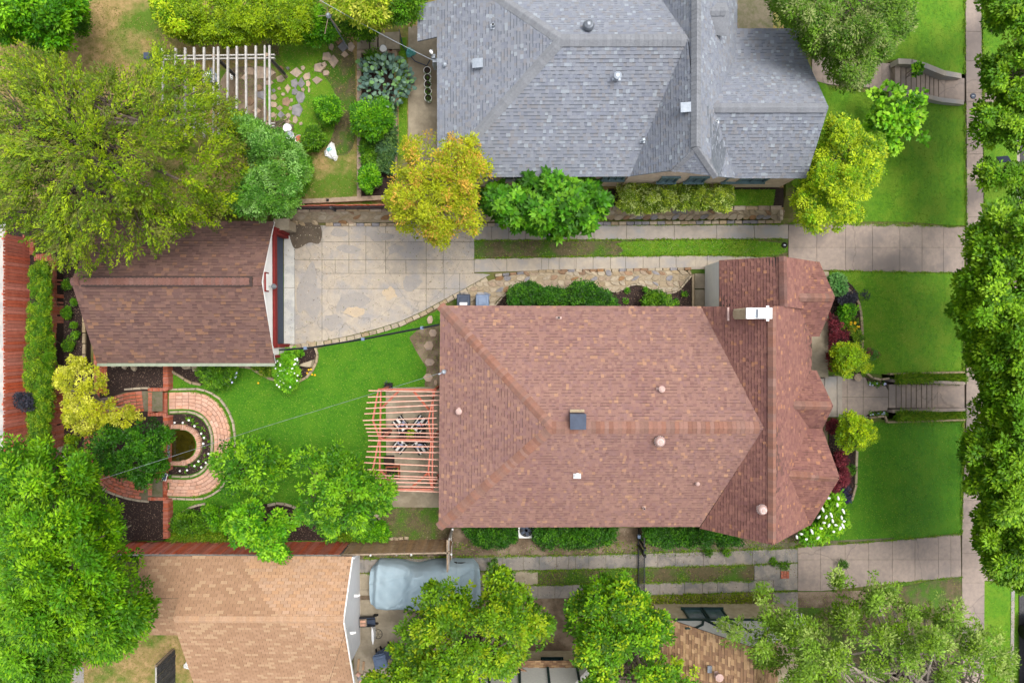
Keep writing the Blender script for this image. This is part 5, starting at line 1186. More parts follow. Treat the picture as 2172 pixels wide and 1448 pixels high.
# steps and stone kerbs of the north garden
gst = empty('garden_steps', P(800, 88, ZN), 'wide concrete steps at the head of the long planting bed', 'steps')
for i, xa_ in enumerate((757, 785, 803, 818, 832)): piece('step', [(xa_, 72-i), (xa_+(26 if i == 0 else 15), 71-i), (xa_+(26 if i == 0 else 15), 104), (xa_, 105)], ZN, ZN+.07+.05*i, M_['patio'], gst)
gk = empty('garden_kerb', P(762, 250, ZN), 'grey concrete kerbs framing the narrow planting beds west of the grey house', 'kerb')
for xk, ya_, yb_ in ((762, 108, 420), (799, 290, 400), (838, 200, 372), (838, 106, 130)):
    y_ = ya_
    while y_ < yb_: piece('kerb_stone', [(xk-5, y_), (xk+4, y_), (xk+4, min(yb_, y_+42)-1), (xk-5, min(yb_, y_+42)-1)], ZN, ZN+.16, M_['timber'], gk); y_ += 42
piece('kerb_stone', [(757, 106), (842, 104), (842, 112), (757, 114)], ZN, ZN+.14, M_['timber'], gk)
# ------------------------------------------------------------------ front walks and stairs
fw = slabroot('front_walk')
FWO = smoothpoly([(1758, 795), (1800, 796), (1830, 798), (1850, 808), (1884, 812), (1884, 880), (1860, 876), (1842, 884), (1830, 892), (1790, 885), (1758, 884)], True, 1)
sheet('walk_joints', FWO, M_['joint'], .006); cells(fw, FWO, [1750, 1797, 1831, 1888], [790, 842, 900], M_['concrete_pink'], th=.02)
pc = empty('porch', P(1745, 780, 0), 'long pale concrete front porch with two low steps under the east eaves', 'porch')
piece('porch_floor', [(1722, 650), (1757, 640), (1757, 800), (1722, 800)], 0, .45, M_['patio'], pc); piece('porch_floor', [(1722, 802), (1748, 802), (1748, 884), (1722, 884)], 0, .45, M_['concrete'], pc)
piece('porch_floor', [(1745, 575), (1758, 576), (1758, 620), (1745, 620)], 0, .45, M_['patio'], pc)
piece('porch_step', [(1749, 798), (1775, 798), (1775, 884), (1749, 884)], 0, .3, M_['concrete'], pc); piece('porch_step', [(1776, 798), (1786, 798), (1786, 884), (1776, 884)], 0, .16, M_['concrete'], pc)
piece('porch_block', [(1748, 890), (1755, 884), (1756, 980), (1748, 975)], 0, .3, M_['sand_stone'], pc)
def stair(label, xs_, ya_, yb_, ztop, kerbs, group=None):
    z0_ = g(P(xs_[0], ya_, 0).x, P(xs_[0], ya_, 0).y)
    r = empty('stairs', G(xs_[0], (ya_[0] if isinstance(ya_, tuple) else ya_)), label, 'stairs')
    n = len(xs_)-1
    for i in range(n):
        z = ztop-(ztop+1.14)*(i)/(n); t = i/n
        q = [(xs_[i], ya_+kerbs[0]*t), (xs_[i+1]-.2, ya_+kerbs[0]*(t+1/n)), (xs_[i+1]-.2, yb_+kerbs[1]*(t+1/n)), (xs_[i], yb_+kerbs[1]*t)]
        piece('step', q, -1.3, z, M_['concrete_pink'], r, .004)
        piece('riser_shade', [q[0], (q[0][0]+1.6, q[0][1]), (q[3][0]+1.6, q[3][1]), q[3]], z, z+.004, M_['darkened'], r, .0)  # shade at the foot of each riser, painted as a dark strip
    return r
s_a = stair('front stairs of eight concrete steps between two grassy borders', [1884, 1900, 1911, 1921, 1932, 1943, 1954, 1965, 1976, 1988], 815, 865, .02, (0, 0))
piece('landing', [(1988, 812), (2046, 812), (2046, 866), (1988, 866)], -1.3, -1.15, M_['concrete_pink'], s_a)
def kerbwall(root, path, w, ztops, m):
    for i in range(len(path)-1):
        (xa_, ya_), (xb2, yb2) = path[i], path[i+1]; a_ = P(xa_, ya_, ztops[i]); c_ = P(xb2, yb2, ztops[i+1]); b = B(); b.beam(a_-Vector((0, 0, .2)), c_-Vector((0, 0, .2)), w, .5); b.build('side_kerb', m, root)
kerbwall(s_a, [(1890, 807), (2044, 812)], .14, [.12, -.95], M_['concrete_pink']); kerbwall(s_a, [(1890, 872), (2044, 868)], .14, [.12, -.95], M_['concrete_pink'])
kerbwall(s_a, [(1884, 793), (2044, 789)], .08, [.1, -.98], M_['sand_stone']); kerbwall(s_a, [(1880, 895), (2044, 890)], .08, [.1, -.98], M_['sand_stone'])
s_b = stair('curved upper stairs of nine concrete steps leading to the grey house', [1897, 1910, 1921, 1932, 1943, 1952, 1962, 1971, 1980, 1990, 2004], 137, 196, .35, (22, 16))
piece('landing', [(2004, 165), (2046, 166), (2046, 216), (2004, 214)], -1.3, -1.14, M_['concrete_pink'], s_b)
kerbwall(s_b, [(1902, 131), (1930, 132), (1960, 140), (2000, 156), (2034, 162)], .24, [.6, .45, .1, -.5, -1.0], M_['concrete']); kerbwall(s_b, [(1900, 194), (1950, 202), (1990, 212), (2040, 218)], .2, [.55, .1, -.5, -1.0], M_['concrete'])
w3 = slabroot('upper_walk'); cells(w3, [(1722, 118), (1800, 130), (1898, 136), (1898, 198), (1840, 186), (1760, 180), (1722, 170)], [1722, 1745, 1768, 1792, 1815, 1844, 1870, 1899], [110, 200], M_['concrete_pink'], terr=True, th=.05)
# front beds
FB1 = smoothpoly([(1757, 580), (1790, 590), (1815, 612), (1826, 645), (1830, 740), (1850, 790), (1757, 796)], True, 1); FB2 = smoothpoly([(1757, 890), (1800, 890), (1816, 930), (1818, 1000), (1812, 1045), (1796, 1075), (1740, 1060), (1757, 980)], True, 1)
for q, sd3, lb in ((FB1, 21, 'dark bark chips in the front bed north of the porch steps'), (FB2, 22, 'dark bark chips in the front bed south of the porch steps')): sheet('mulch_bed', q, M_['mulch'], .010, 0); chips('mulch', lb, q, .012, sd3)
e3 = empty('bed_edging', P(1830, 700, 0), 'cream stone edging along the front bed north of the walk', 'edging'); edging('stone', e3, smoothpoly([(1797, 611), (1815, 628), (1826, 650), (1830, 700), (1829, 745), (1829, 752)], False), .12, .25, 0, .14, M_['sand_stone'])
edging('stone', e3, smoothpoly([(1838, 790), (1850, 800), (1866, 805), (1884, 803)], False), .1, .4, 0, .12, M_['sand_stone'])
e4 = empty('bed_edging', P(1815, 980, 0), 'thin stone edging along the front bed south of the walk', 'edging'); edging('stone', e4, smoothpoly([(1818, 955), (1817, 1020), (1812, 1050), (1795, 1076)], False), .12, .8, 0, .14, M_['sand_stone'], mats=[M_['sand_stone'], M_['pale_stone']])
edging('stone', e4, [(1845, 886), (1878, 882), (1882, 893)], .1, .35, 0, .12, M_['sand_stone'])
for q, sd3, lb in (([(1834, 797), (1850, 806), (1884, 812), (1880, 818), (1852, 818), (1840, 810)], 31, 'bark chips in the sliver bed north of the walk'), ([(1836, 882), (1850, 872), (1880, 870), (1884, 880), (1845, 884)], 32, 'bark chips in the sliver bed south of the walk')): sheet('mulch_bed', q, M_['mulch'], .03); chips('mulch', lb, q, .03, sd3)
# ================================================================== FENCES
def fence(label, a, c, z0, h, bw, m, gap=.01, lean=0.0, rail=None, post='wood_grey', jit=.015, thick=.02, back=-1, cap=None, hvar=.02):
    A_, C_ = P(a[0], a[1], z0), P(c[0], c[1], z0); d = (C_-A_); L = d.length; d.normalize(); n = Vector((-d.y, d.x, 0)); ang = math.atan2(d.y, d.x)
    r = empty('fence', A_, label, 'fence'); k = int(L/(bw+gap))
    for i in range(k):
        p = A_+d*((i+.5)*(bw+gap)); hh = h+random.uniform(-hvar, hvar)
        ln_ = lean*(1-i/k)
        o = inst('board', unitbox(m, .02), r, p+Vector((0, 0, hh/2))+d*0+n*random.uniform(-.006, .006), (bw, thick, hh), (random.uniform(-jit, jit), random.uniform(-jit, jit)*.5+ln_, ang))
    for z in (.3, h-.25): b = B(); b.beam(A_+n*back*.05+Vector((0, 0, z)), C_+n*back*.05+Vector((0, 0, z)), .04, .09); b.build('rail', MATS[post], r)
    for i in range(int(L/2.4)+1): b = B(); p = A_+d*min(L, i*2.4)+n*back*.09; b.box((p.x, p.y, z0+(h-.08)/2), (.09, .09, h-.08), ang); b.build('post', MATS[post], r)
    if cap: b = B(); b.beam(A_+n*back*.01+Vector((0, 0, h+.03)), C_+n*back*.01+Vector((0, 0, h+.03)), .07, .03); b.build('cap_rail', MATS[cap], r)
    return r
fence('tall red board fence with pale gaps behind the clipped hedge', (63, 960), (63, 500), TB, 1.62, .135, M_['wood_red'], .016, post='wood_red', jit=.012, back=1)
fence('red board fence with leaning boards along the tan garage', (283, 1148), (745, 1149), 0, 1.85, .14, M_['wood_red'], .008, .1, cap='wood_grey', jit=.03, hvar=.03)
fence('weathered brown board fence between the red boards and the house', (747, 1147), (962, 1143), 0, 1.9, .115, M_['wood_fence'], .004, .04, cap='timber')
fence('short weathered fence panel running south from the house corner', (957, 1118), (957, 1182), 0, 1.9, .12, M_['wood_fence'], .005, back=1, cap='timber')
fence('dark stained fence panel wedged between the red fence and the tan roof', (284, 1166), (748, 1170), 0, 1.7, .16, M_['wood_dark'], .006, post='wood_dark')
fence('low red board fence on top of the stone wall by the parking pad', (824, 442), (600, 444), ZN, .95, .13, M_['wood_red'], .006, post='wood_dark', jit=.02, back=1)
fence('weathered slatted fence beside the tan garage at the bottom left', (372, 1376), (372, 1470), 0, 1.7, .1, M_['wood_dark'], .02, post='timber', back=-1, cap='wood_grey')
lb_ = empty('beam', P(720, 424, ZN), 'long pale timber beam lying behind the low red fence', 'beam'); b = B(); b.beam(P(616, 429, ZN+.3), P(826, 419, ZN+.3), .2, .14); b.build('beam', M_['timber'], lb_)
for xx in (700, 816): b = B(); p = P(xx, 428, ZN); b.box(p+Vector((0, 0, .2)), (.1, .1, .5)); b.build('post', M_['dark'], lb_)
# iron gate
ig = empty('gate', P(1354, 1200, 0), 'black iron bar gate across the shared drive south of the house', 'gate')
for ya_, yb_, sw_ in ((1119, 1153, 1), (1156, 1292, 0)):
    A_, C_ = P(1354, ya_, 0), P(1353, yb_, 0)
    for z in (.12, 1.5): b = B(); b.beam(A_+Vector((0, 0, z)), C_+Vector((0, 0, z)), .045, .05); b.build('rail', M_['iron'], ig)
    n = int((A_-C_).length/.115)
    for i in range(n+1):
        p = A_.lerp(C_, i/n); inst('bar', unitbox(M_['iron'], .1), ig, (p.x, p.y, .82), (.022, .022, 1.45))
for yy in (1140, 1155): b = B(); p = P(1354, yy, 0); b.box((p.x, p.y, .85), (.09, .09, 1.75)); b.build('post', M_['iron'], ig)
b = B(); p = P(1355, 1137, 1); b.box((p.x, p.y, 1.0), (.12, .14, .2)); b.build('latch', M_['bin_slate'], ig)
# light string along the south fence
ls = empty('string_lights', P(850, 1176, 1.9), 'string of round white bulbs along the weathered fence', 'string lights')
pts = [P(x, y, 2.05) for x, y in ((786, 1177), (872, 1176), (957, 1175), (960, 1122))]
for p in pts: b = B(); b.lathe(p-Vector((0, 0, .05)), [(.015, 0), (.045, .03), (.05, .06), (.03, .1)], 10); b.build('bulb', M_['white'], ls)
b = B(); b.tube([q+Vector((0, 0, .06)) for q in pts], .006, 4); b.build('cable', M_['black'], ls)
# ================================================================== PERGOLAS
pg = empty('pergola', P(865, 930, 0), 'red painted pergola of thin pale rafters over the patio dining set', 'pergola')
PT = [(820, 826), (932, 822), (932, 1076), (838, 1075), (828, 1060), (818, 1040), (820, 850)]
sheet('patio', smoothpoly([(818, 822), (932, 820), (932, 1076), (835, 1075), (820, 1050)], True, 0), M_['patio'], .014, 0)
ZP = 2.45
XL = [782, 781, 778, 776, 773, 770, 773, 776, 778, 781, 781, 781, 778, 776, 773, 772, 774, 776, 778, 790, 800]
YL = [135, 200, 258, 317, 372, 440, 483, 521, 557, 597, 643, 705, 758, 812, 871, 940, 995, 1025, 1065, 1106, 1147]
XR = [935, 934, 932, 930, 928, 926, 928, 930, 931, 933, 933, 933, 932, 931, 929, 928, 928, 929, 930, 932, 933]
YR = [147, 183, 233, 281, 342, 415, 479, 520, 573, 609, 657, 708, 768, 841, 906, 970, 1021, 1044, 1080, 1122, 1170]
for a, b_, c, d in zip(XL, YL, XR, YR):
    p, q = P(a, b_/4.826+800, ZP+.1), P(c, d/4.826+800, ZP+.1); b = B(); b.beam(p, q, .038, .09); b.build('rafter', M_['pergola_pale'], pg)
for pth in ([(803, 826), (791, 890), (805, 928), (791, 995), (800, 1012), (806, 1034)], [(923, 826), (909, 890), (915, 933), (909, 996), (916, 1036)], [(808, 825), (805, 1034)], [(919, 826), (917, 1037)], [(806, 931), (918, 932)], [(802, 825), (926, 826)], [(806, 1036), (920, 1037)]):
    for i in range(len(pth)-1): b = B(); b.beam(P(pth[i][0], pth[i][1], ZP-.02), P(pth[i+1][0], pth[i+1][1], ZP-.02), .055, .14); b.build('beam', M_['pergola_red'], pg)
for a, c in (((847, 828), (806, 868)), ((877, 829), (910, 868)), ((806, 996), (842, 1034)), ((911, 1000), (872, 1034))):
    b = B(); b.beam(P(a[0], a[1], ZP-.1), P(c[0], c[1], ZP-.55), .09, .09); b.build('brace', M_['pergola_red'], pg)
for xx, yy in ((808, 828), (918, 829), (808, 930), (917, 932), (807, 1030), (917, 1032)): b = B(); p = P(xx, yy, ZP); b.box((p.x, p.y, ZP/2), (.1, .1, ZP)); b.build('post', M_['pergola_red'], pg)
def stone_tub(label, cx, cy, w, m, z0=0, h=.4, plant=None, seed=1):
    p = P(cx, cy, z0+h); r = empty('planter', (p.x, p.y, z0), label, 'planter'); b = B(); b.box((p.x, p.y, z0+h/2), (w, w, h)); b.build('planter_box', m, r)
    b = B(); b.box((p.x, p.y, z0+h+.002), (w*.85, w*.85, .02)); b.build('soil', M_['soil'], r)
    if plant is not None: crown('foliage', r, blob(cx, cy, w*20, w*20, 8, seed), z0+h, z0+h+.25, 8, 9, .12, .12, .035, plant, seed)
stone_tub('dark planter under the north west corner of the red pergola', 823, 820, .3, M_['dark'], plant=P_DARK); stone_tub('dark planter at the patio edge under the lower pergola rafters', 824, 978, .42, M_['dark'])
stone_tub('square terracotta planter with green and yellow leaves near the lower patio', 832, 1003, .62, M_['pot_clay'], plant=P_MID, seed=3); stone_tub('dark box beside the patio at the middle beam', 818, 917, .34, M_['dark'])
hz = empty('hose', P(833, 838, .3), 'coiled yellow green garden hose under the top of the pergola', 'hose'); b = B()
for k in range(3): b.tube([P(837+9*math.cos(t*.5), 838+8*math.sin(t*.5), .1+.04*k) for t in range(14)], .014, 5)
b.build('coil', M_['yellow'] if False else M_['gutter'], hz)
# dining set
tb = empty('table', P(875, 922, 0), 'dark slatted dining table with a small green plant under the pergola', 'table')
for i in range(5):
    for j in range(3):
        p = P(852+i*11.5, 905+j*13+4, .74); b = B(); b.box(p, (.225, .255, .03)); b.build('table_slat', M_['dark'], tb)
for xx, yy in ((850, 903), (900, 903), (850, 938), (900, 938)): b = B(); p = P(xx, yy, .7); b.box((p.x, p.y, .36), (.05, .05, .72)); b.build('leg', M_['black'], tb)
pp = empty('potted_plant', P(871, 920, .76), 'small bright green plant in the middle of the patio table', 'plant'); b = B(); b.lathe(P(871, 920, .755), [(.07, 0), (.1, .12), (.09, .13)], 12); b.build('pot', M_['pot_clay'], pp); crown('foliage', pp, blob(871, 920, 8, 7, 8, 1), .85, 1.1, 10, 7, .1, .2, .03, P_LIME, 2, 'star')
def chair(cx, cy, rot, label):
    p = P(cx, cy, 0); r = empty('patio_chair', p, label, 'chair', 'chairs round the patio table'); Mx = Matrix.Rotation(rot, 4, 'Z')
    def part(name, items, m, par=r, tilt=None):
        b = B()
        for c, d in items: b.box(c, d, 0, tilt)
        b.v = [tuple(Mx @ Vector(v)+p) for v in b.v]; return b.build(name, m, par)
    part('seat_frame', [((0, 0, .4), (.52, .5, .03))], M_['black'])
    cu = part('seat_cushion', [((0, 0, .46), (.48, .48, .09))], M_['stucco'])
    for k in range(2): part('cushion_stripe', [((-.12+k*.24, 0, .507), (.12, .482, .006))], M_['black'], cu)
    ba = part('back_cushion', [((0, -.28, .72), (.5, .09, .5))], M_['stucco'], r, (.25, 0))
    for k in range(2): part('cushion_stripe', [((-.12+k*.25, -.262, .722), (.12, .093, .506))], M_['black'], ba, (.25, 0))
    for i in (-1, 1):
        part('arm', [((i*.27, -.02, .62), (.05, .5, .03))], M_['black'])
        for j in (-1, 1): part('leg', [((i*.25, j*.22, .3), (.03, .03, .6))], M_['black'])
    pl_ = part('throw_pillow', [((.02, -.14, .56), (.3, .14, .28))], M_['lilac'], r, (.5, 0)); part('pillow_print', [((.04, -.1, .6), (.14, .1, .12))], M_['red'] if cx > 880 and cy < 900 else M_['grey_stone'], pl_, (.5, 0))
chair(852, 893, R_(40), 'striped black and white patio chair at the upper left of the table'); chair(897, 892, R_(-35), 'striped patio chair with a red patterned cushion at the upper right of the table')
chair(851, 943, R_(140), 'striped black and white patio chair at the lower left of the table'); chair(898, 945, R_(215), 'striped patio chair with pale cushion at the lower right of the table')
# grey pergola in the north yard
gp = empty('pergola', P(500, 180, ZN), 'bleached grey timber pergola of long bare slats in the north yard', 'pergola'); ZG = ZN+2.4
XS = [(345, 104), (372.7, 103), (393, 102), (412, 101), (433, 101), (454, 101), (463, 100), (483.6, 100), (502.6, 99), (521.6, 98), (542.9, 98), (561.8, 97), (571.7, 97)]
for i, (x_, y_) in enumerate(XS): b = B(); b.beam(P(x_, y_, ZG+.1), P(x_+random.uniform(-1.5, 1.5), 292, ZG+.1), .075 if i not in (5, 11) else .06, .09); b.build('slat', M_['wood_grey'], gp)
for y_ in (117, 124, 262, 268): b = B(); b.beam(P(350, y_+3, ZG), P(583, y_, ZG), .05, .12); b.build('beam', M_['wood_grey'], gp)
for x_, y_ in ((455, 120), (567, 118), (455, 264), (567, 264)):
    b = B(); p = P(x_, y_, ZG); b.tube([(p.x, p.y, ZN), (p.x, p.y, ZG+.1)], .08, 8); b.build('post', M_['timber'], gp)
for a, c in (((462, 126), (500, 162)), ((575, 126), (604, 157))): b = B(); b.beam(P(a[0], a[1], ZG-.1), P(c[0], c[1], ZN+.4), .1, .1); b.build('brace', M_['wood_dark'], gp)
# ================================================================== SMALL THINGS
def bin_(label, cx, cy, w, d, m, rz, z0=0, h=1.05, lab=None, group=None, flat=True):
    p = P(cx, cy, z0+h); r = empty('wheelie_bin', (p.x, p.y, z0), label, 'bin', group, rz=0); Mx = Matrix.Rotation(rz, 4, 'Z'); o = Vector((p.x, p.y, z0))
    def part(name, fn, m_, par=r): b = B(); fn(b); b.v = [tuple(Mx @ Vector(v)+o) for v in b.v]; return b.build(name, m_, par)
    part('body', lambda b: b.prism([(-w*.46, -d*.46), (w*.46, -d*.46), (w*.46, d*.46), (-w*.46, d*.46)], h*.93, .05, .1), m)
    ld = part('lid', lambda b: b.prism([(-w/2, -d/2), (w/2, -d/2), (w/2, d/2), (-w/2, d/2)], h*.93, h, .05), m)
    part('lid_panel', lambda b: b.prism([(-w*.32, -d*.3), (w*.32, -d*.3), (w*.32, d*.28), (-w*.32, d*.28)], h, h+.02, .03), m, ld)
    part('handle', lambda b: b.box((0, d/2+.04, h*.95), (w*.8, .03, .03)), m)
    for s_ in (-1, 1): part('wheel', lambda b: b.tube([(s_*w*.4, d*.42, .11), (s_*w*.46, d*.42, .11)], .11, 12), M_['black'])
    if lab: part('lid_label', lambda b: b.box((0, -d*.22, h+.024), (w*.55, d*.2, .006)), M_['white'], ld)
bin_('dark navy wheelie bin with a white lid label against the house wall', 983, 638, .62, .6, M_['bin_dark'], 0, lab=1); bin_('pale blue grey wheelie bin beside the navy one at the house wall', 1023, 638, .62, .6, M_['bin_blue'], 0)
bin_('slate blue bin on the ground beside the tan garage', 806, 1404, .62, .62, M_['bin_slate'], .2, h=.8); bin_('dark bin half hidden behind the slate blue bin', 816, 1390, .5, .5, M_['bin_dark'], .5, h=.7)
# covered car
def covered_car():
    r = empty('covered_car', P(900, 1240, 0), 'car parked under a pale blue grey fabric cover beside the tan garage', 'car')
    xa_, xb2 = P(789, 1240, .5).x, P(1014, 1240, .5).x; ya_, yb2 = P(900, 1192, .6).y, P(900, 1294, .6).y
    nx, ny = 130, 70; V = []; rng = random.Random(3)
    prof = [(0, .52), (.06, .86), (.16, .97), (.30, 1.0), (.40, 1.34), (.5, 1.46), (.66, 1.42), (.78, 1.12), (.86, 1.0), (.95, .86), (1, .5)]
    def hh(t):
        for (t0, h0), (t1, h1) in zip(prof, prof[1:]):
            if t <= t1: k = (t-t0)/(t1-t0); k = k*k*(3-2*k); return h0+(h1-h0)*k
        return prof[-1][1]
    for i in range(nx+1):
        t = i/nx; w = 1-.16*math.exp(-((t-.42)/.11)**2)*1.0-.3*max(0, .06-t)/.06-.25*max(0, t-.95)/.05; w = max(.35, w)
        for j in range(ny+1):
            s_ = (j/ny)*2-1; a = abs(s_); y = (ya_+yb2)/2+(ya_-yb2)/2*(w if s_ > 0 else 1-(1-w)*.35)*math.sin(s_*math.pi/2)**1.0*(1.0 if a < .9 else 1.02)
            top = hh(t); drop = a**4.5; z = top*(1-drop)+.08*drop
            if .36 < t < .8: z = top*(1-max(0, a-.35)**1.6*.55)*(1-drop)+.08*drop
            z += .02*math.sin(t*46+s_*7)*math.sin(s_*9)+.05*math.exp(-((s_-.45-(t-.38)*.9)/.05)**2)*(t < .5)+.04*math.exp(-((t-.34-.06*math.sin(s_*3))/.012)**2)+.06*math.exp(-((s_*1.0-(t-.4)*2.6)/.07)**2)*(t > .15)*(t < .5)+.045*math.exp(-((s_+.5-(t-.3)*1.7)/.05)**2)+.02*math.sin(s_*34+t*20)*a*a
            V.append(((xa_+(xb2-xa_)*t)+(.04*math.sin(s_*3) if 0 < i < nx else 0)+(.12*(1-a*a) if i == nx else -.12*(1-a*a) if i == 0 else 0), y, max(.04, z)))
    Fc = [(i*(ny+1)+j, (i+1)*(ny+1)+j, (i+1)*(ny+1)+j+1, i*(ny+1)+j+1) for i in range(nx) for j in range(ny)]
    me = mesh('cover', V, Fc, M_['cover_cloth']); me.shade_smooth(); link('cover', me, r)
    for tx in (.17, .83):
        for yy in (ya_-.12-.22*(tx < .5), yb2+.34): b = B(); b.tube([(xa_+(xb2-xa_)*tx, yy-.1, .32), (xa_+(xb2-xa_)*tx, yy+.1, .32)], .32, 18); b.build('wheel', M_['black'], r)
covered_car()
# street side car at the right edge
sc = empty('parked_car', P(2190, 1410, -1.3), 'dark blue car parked at the kerb in the bottom right corner', 'car')
p0 = P(2184, 1412, -.6); b = B(); xs_ = (-.9, -.82, -.7, .7, .82, .9)
def carbody(prof, w, zb, ztap):
    V = []; Fc = []
    for i, (y, z) in enumerate(prof):
        k = w*(1-.18*max(0, (z-.8)))
        for s_ in (-1, -.86, .86, 1): V.append((p0.x+.9+s_*k*.5, p0.y+y, -1.34+(z if abs(s_) < .9 else z*.72)))
    n = len(prof)
    for i in range(n-1):
        for j in range(3): Fc.append((i*4+j, i*4+j+1, (i+1)*4+j+1, (i+1)*4+j))
    return V, Fc
V, Fc = carbody([(2.3, .35), (2.2, .75), (1.9, .9), (.9, 1.0), (.25, 1.4), (-1.0, 1.45), (-1.7, 1.05), (-2.2, .95), (-2.35, .4)], 1.85, 0, 0)
link('body', mesh('body', V, Fc, M_['sign_blue']), sc)
for s_ in (-1, 1):
    for y in (1.45, -1.45): b = B(); b.tube([(p0.x+.9+s_*.75, p0.y+y, -1.02), (p0.x+.9+s_*.94, p0.y+y, -1.02)], .32, 16); b.build('wheel', M_['black'], sc)
b = B(); b.box((p0.x+.9, p0.y+.62, -.06), (1.3, .75, .03), 0, (-.5, 0)); b.build('windscreen', M_['glass'], sc); b = B(); b.box((p0.x-.08, p0.y+.55, -.3), (.2, .12, .12)); b.build('wing_mirror', M_['sign_blue'], sc)
# air conditioner
ac = empty('air_conditioner', P(1116, 1125, 0), 'white air conditioning unit with a dark fan against the south wall', 'air conditioner'); p = P(1116, 1124, .7)
b = B(); b.box((p.x, p.y, .36), (.72, .72, .7)); b.build('casing', M_['white'], ac); b = B(); b.lathe((p.x, p.y, .712), [(.3, 0), (.3, .01)], 24); f_ = b.build('fan_opening', M_['black'], ac)
for k in range(5): a = k*1.2566; b = B(); b.beam((p.x, p.y, .735), (p.x+.27*math.cos(a), p.y+.27*math.sin(a), .735), .12, .008); b.build('fan_blade', M_['bin_dark'], f_)
b = B(); 
for k in range(4): b.tube([(p.x+.08*(k+1)*math.cos(t*.42), p.y+.08*(k+1)*math.sin(t*.42), .75) for t in range(16)], .004, 4, False)
b.build('guard', M_['steel'], f_)
# satellite / utility mast on the main house eave, wires
um = empty('service_mast', P(938, 790, 3.4), 'small metal service mast with insulators at the west eave of the house', 'mast'); b = B(); q = P(942, 788, 3.9); b.tube([(q.x, q.y, 3.2), (q.x, q.y, 4.0)], .04, 8); b.build('mast', M_['metal'], um)
b = B(); b.lathe((q.x, q.y, 3.95), [(.06, 0), (.1, .06), (.05, .14)], 10); b.beam((q.x, q.y, 3.7), (q.x-.25, q.y-.12, 3.72), .05, .05); b.build('weatherhead', M_['metal'], um)
def wire(label, pts, r, m, sag=0.0, twist=None, name='overhead_cable'):
    P_ = [Vector(p) for p in pts]; rt_ = empty(name, P_[0], label, 'cable'); out = []
    for i in range(len(P_)-1):
        for k in range(13): t = k/12; v = P_[i].lerp(P_[i+1], t); v.z -= sag*4*t*(1-t); out.append(v)
    b = B(); b.tube(out, r, 5); b.build('cable', m, rt_)
    if twist:
        b = B(); L = 0
        for i in range(len(out)-1):
            n = max(1, int((out[i+1]-out[i]).length/.45))
            for k in range(n):
                a_, c_ = out[i].lerp(out[i+1], k/n), out[i].lerp(out[i+1], (k+.55)/n); b.tube([a_+Vector((0, 0, r)), c_+Vector((0, 0, r))], r*.8, 4)
        b.build('sleeve', twist, rt_)
    return rt_
wire('grey twisted service cable crossing the rear lawn to the house', [P(214, 1016, 5.2), P(560, 905, 4.2), P(940, 789, 3.95)], .008, M_['steel'], .1, M_['metal'])
wire('pale overhead cable from the trees to the grey house wall', [P(660, -10, 5.5), P(800, 68, 5.0), P(918, 128, 4.2)], .01, M_['metal'], .05)
wire('thin black light cable drooping over the tan garage roof', [P(735, 1331, 3.9), P(700, 1440, 3.0), P(690, 1500, 2.9)], .006, M_['black'])
dpipe = wire('thick dark pipe slung from the garage corner to the house eave', [P(592, 742, 2.0), P(660, 737, 2.05), P(770, 719, 2.3), P(932, 688, 3.1)], .045, M_['iron'], .0, None, 'pipe')
for xx, yy, zz in ((648, 738, 2.05), (770, 719, 2.3), (895, 695, 2.9)): b = B(); p = P(xx, yy, zz); b.box(p, (.14, .13, .12)); b.build('bracket', M_['bin_slate'], dpipe)
# meter by the grey house
mt = empty('service_mast', P(922, 130, 4), 'white service mast and meter cluster on the west wall of the grey house', 'mast')
for (x_, y_, z_, w_, h_) in ((915, 112, 3.6, .12, .2), (920, 122, 3.4, .16, .3), (924, 132, 3.2, .2, .4), (922, 140, 2.8, .12, .5)): b = B(); p = P(x_, y_, z_); b.box((p.x, p.y, z_), (w_, .16, h_)); b.build('meter_box', M_['metal'], mt)
b = B(); b.tube([P(925, 142, 1.4), P(923, 136, 3.0), P(916, 112, 3.8), P(912, 108, 3.8)], .05, 8); b.build('mast_pipe', M_['white'], mt)
wire('dark garden hose curling over the patio by the grey house', [P(846, 62, ZN+.1), P(855, 100, ZN+.06), P(880, 130, ZN+.06), P(905, 140, ZN+.06), P(912, 128, ZN+.4)], .02, M_['tub_blue'], 0, None, 'hose')
# row of five ring pots
for i, yy in enumerate((155, 170, 184, 199, 213)):
    p = P(908+i*.5, yy, ZN); w = ('topmost', 'second from the top', 'middle', 'fourth from the top', 'lowest')[i]
    r = empty('flower_pot', p, f'pale round pot, {w} of the row of five by the grey house', 'pot', 'row of five pots'); b = B(); b.lathe(p, [(.13, 0), (.165, .3), (.17, .32)], 20); b.build('pot', M_['white_wall'], r); b = B(); b.lathe(p+Vector((0, 0, .322)), [(.145, 0), (.145, .006)], 18); b.build('soil', M_['soil'], r)
    crown('foliage', r, blob(908+i*.5, yy-1, 5.5, 5.5, 7, i), ZN+.32, ZN+.42, 6, 6, .05, .07, .03, P_MID, i)
def bucket(label, cx, cy, rr, m, h=.35, z0=ZN, inner='white', cat='bucket'):
    p = P(cx, cy, z0); r = empty('bucket', p, label, cat); b = B(); b.lathe(p, [(rr*.8, 0), (rr, h), (rr*1.08, h+.02)], 20); b.build('pail', m, r); b = B(); b.lathe(p+Vector((0, 0, h+.021)), [(rr*.9, 0), (rr*.9, .008)], 18); b.build('contents', M_[inner], r)
    b = B(); b.tube([p+Vector((rr*math.cos(t*.35), rr*math.sin(t*.35), h+.03+.03*math.sin(t*.35))) for t in range(10)], .008, 4); b.build('handle', M_['steel'], r)
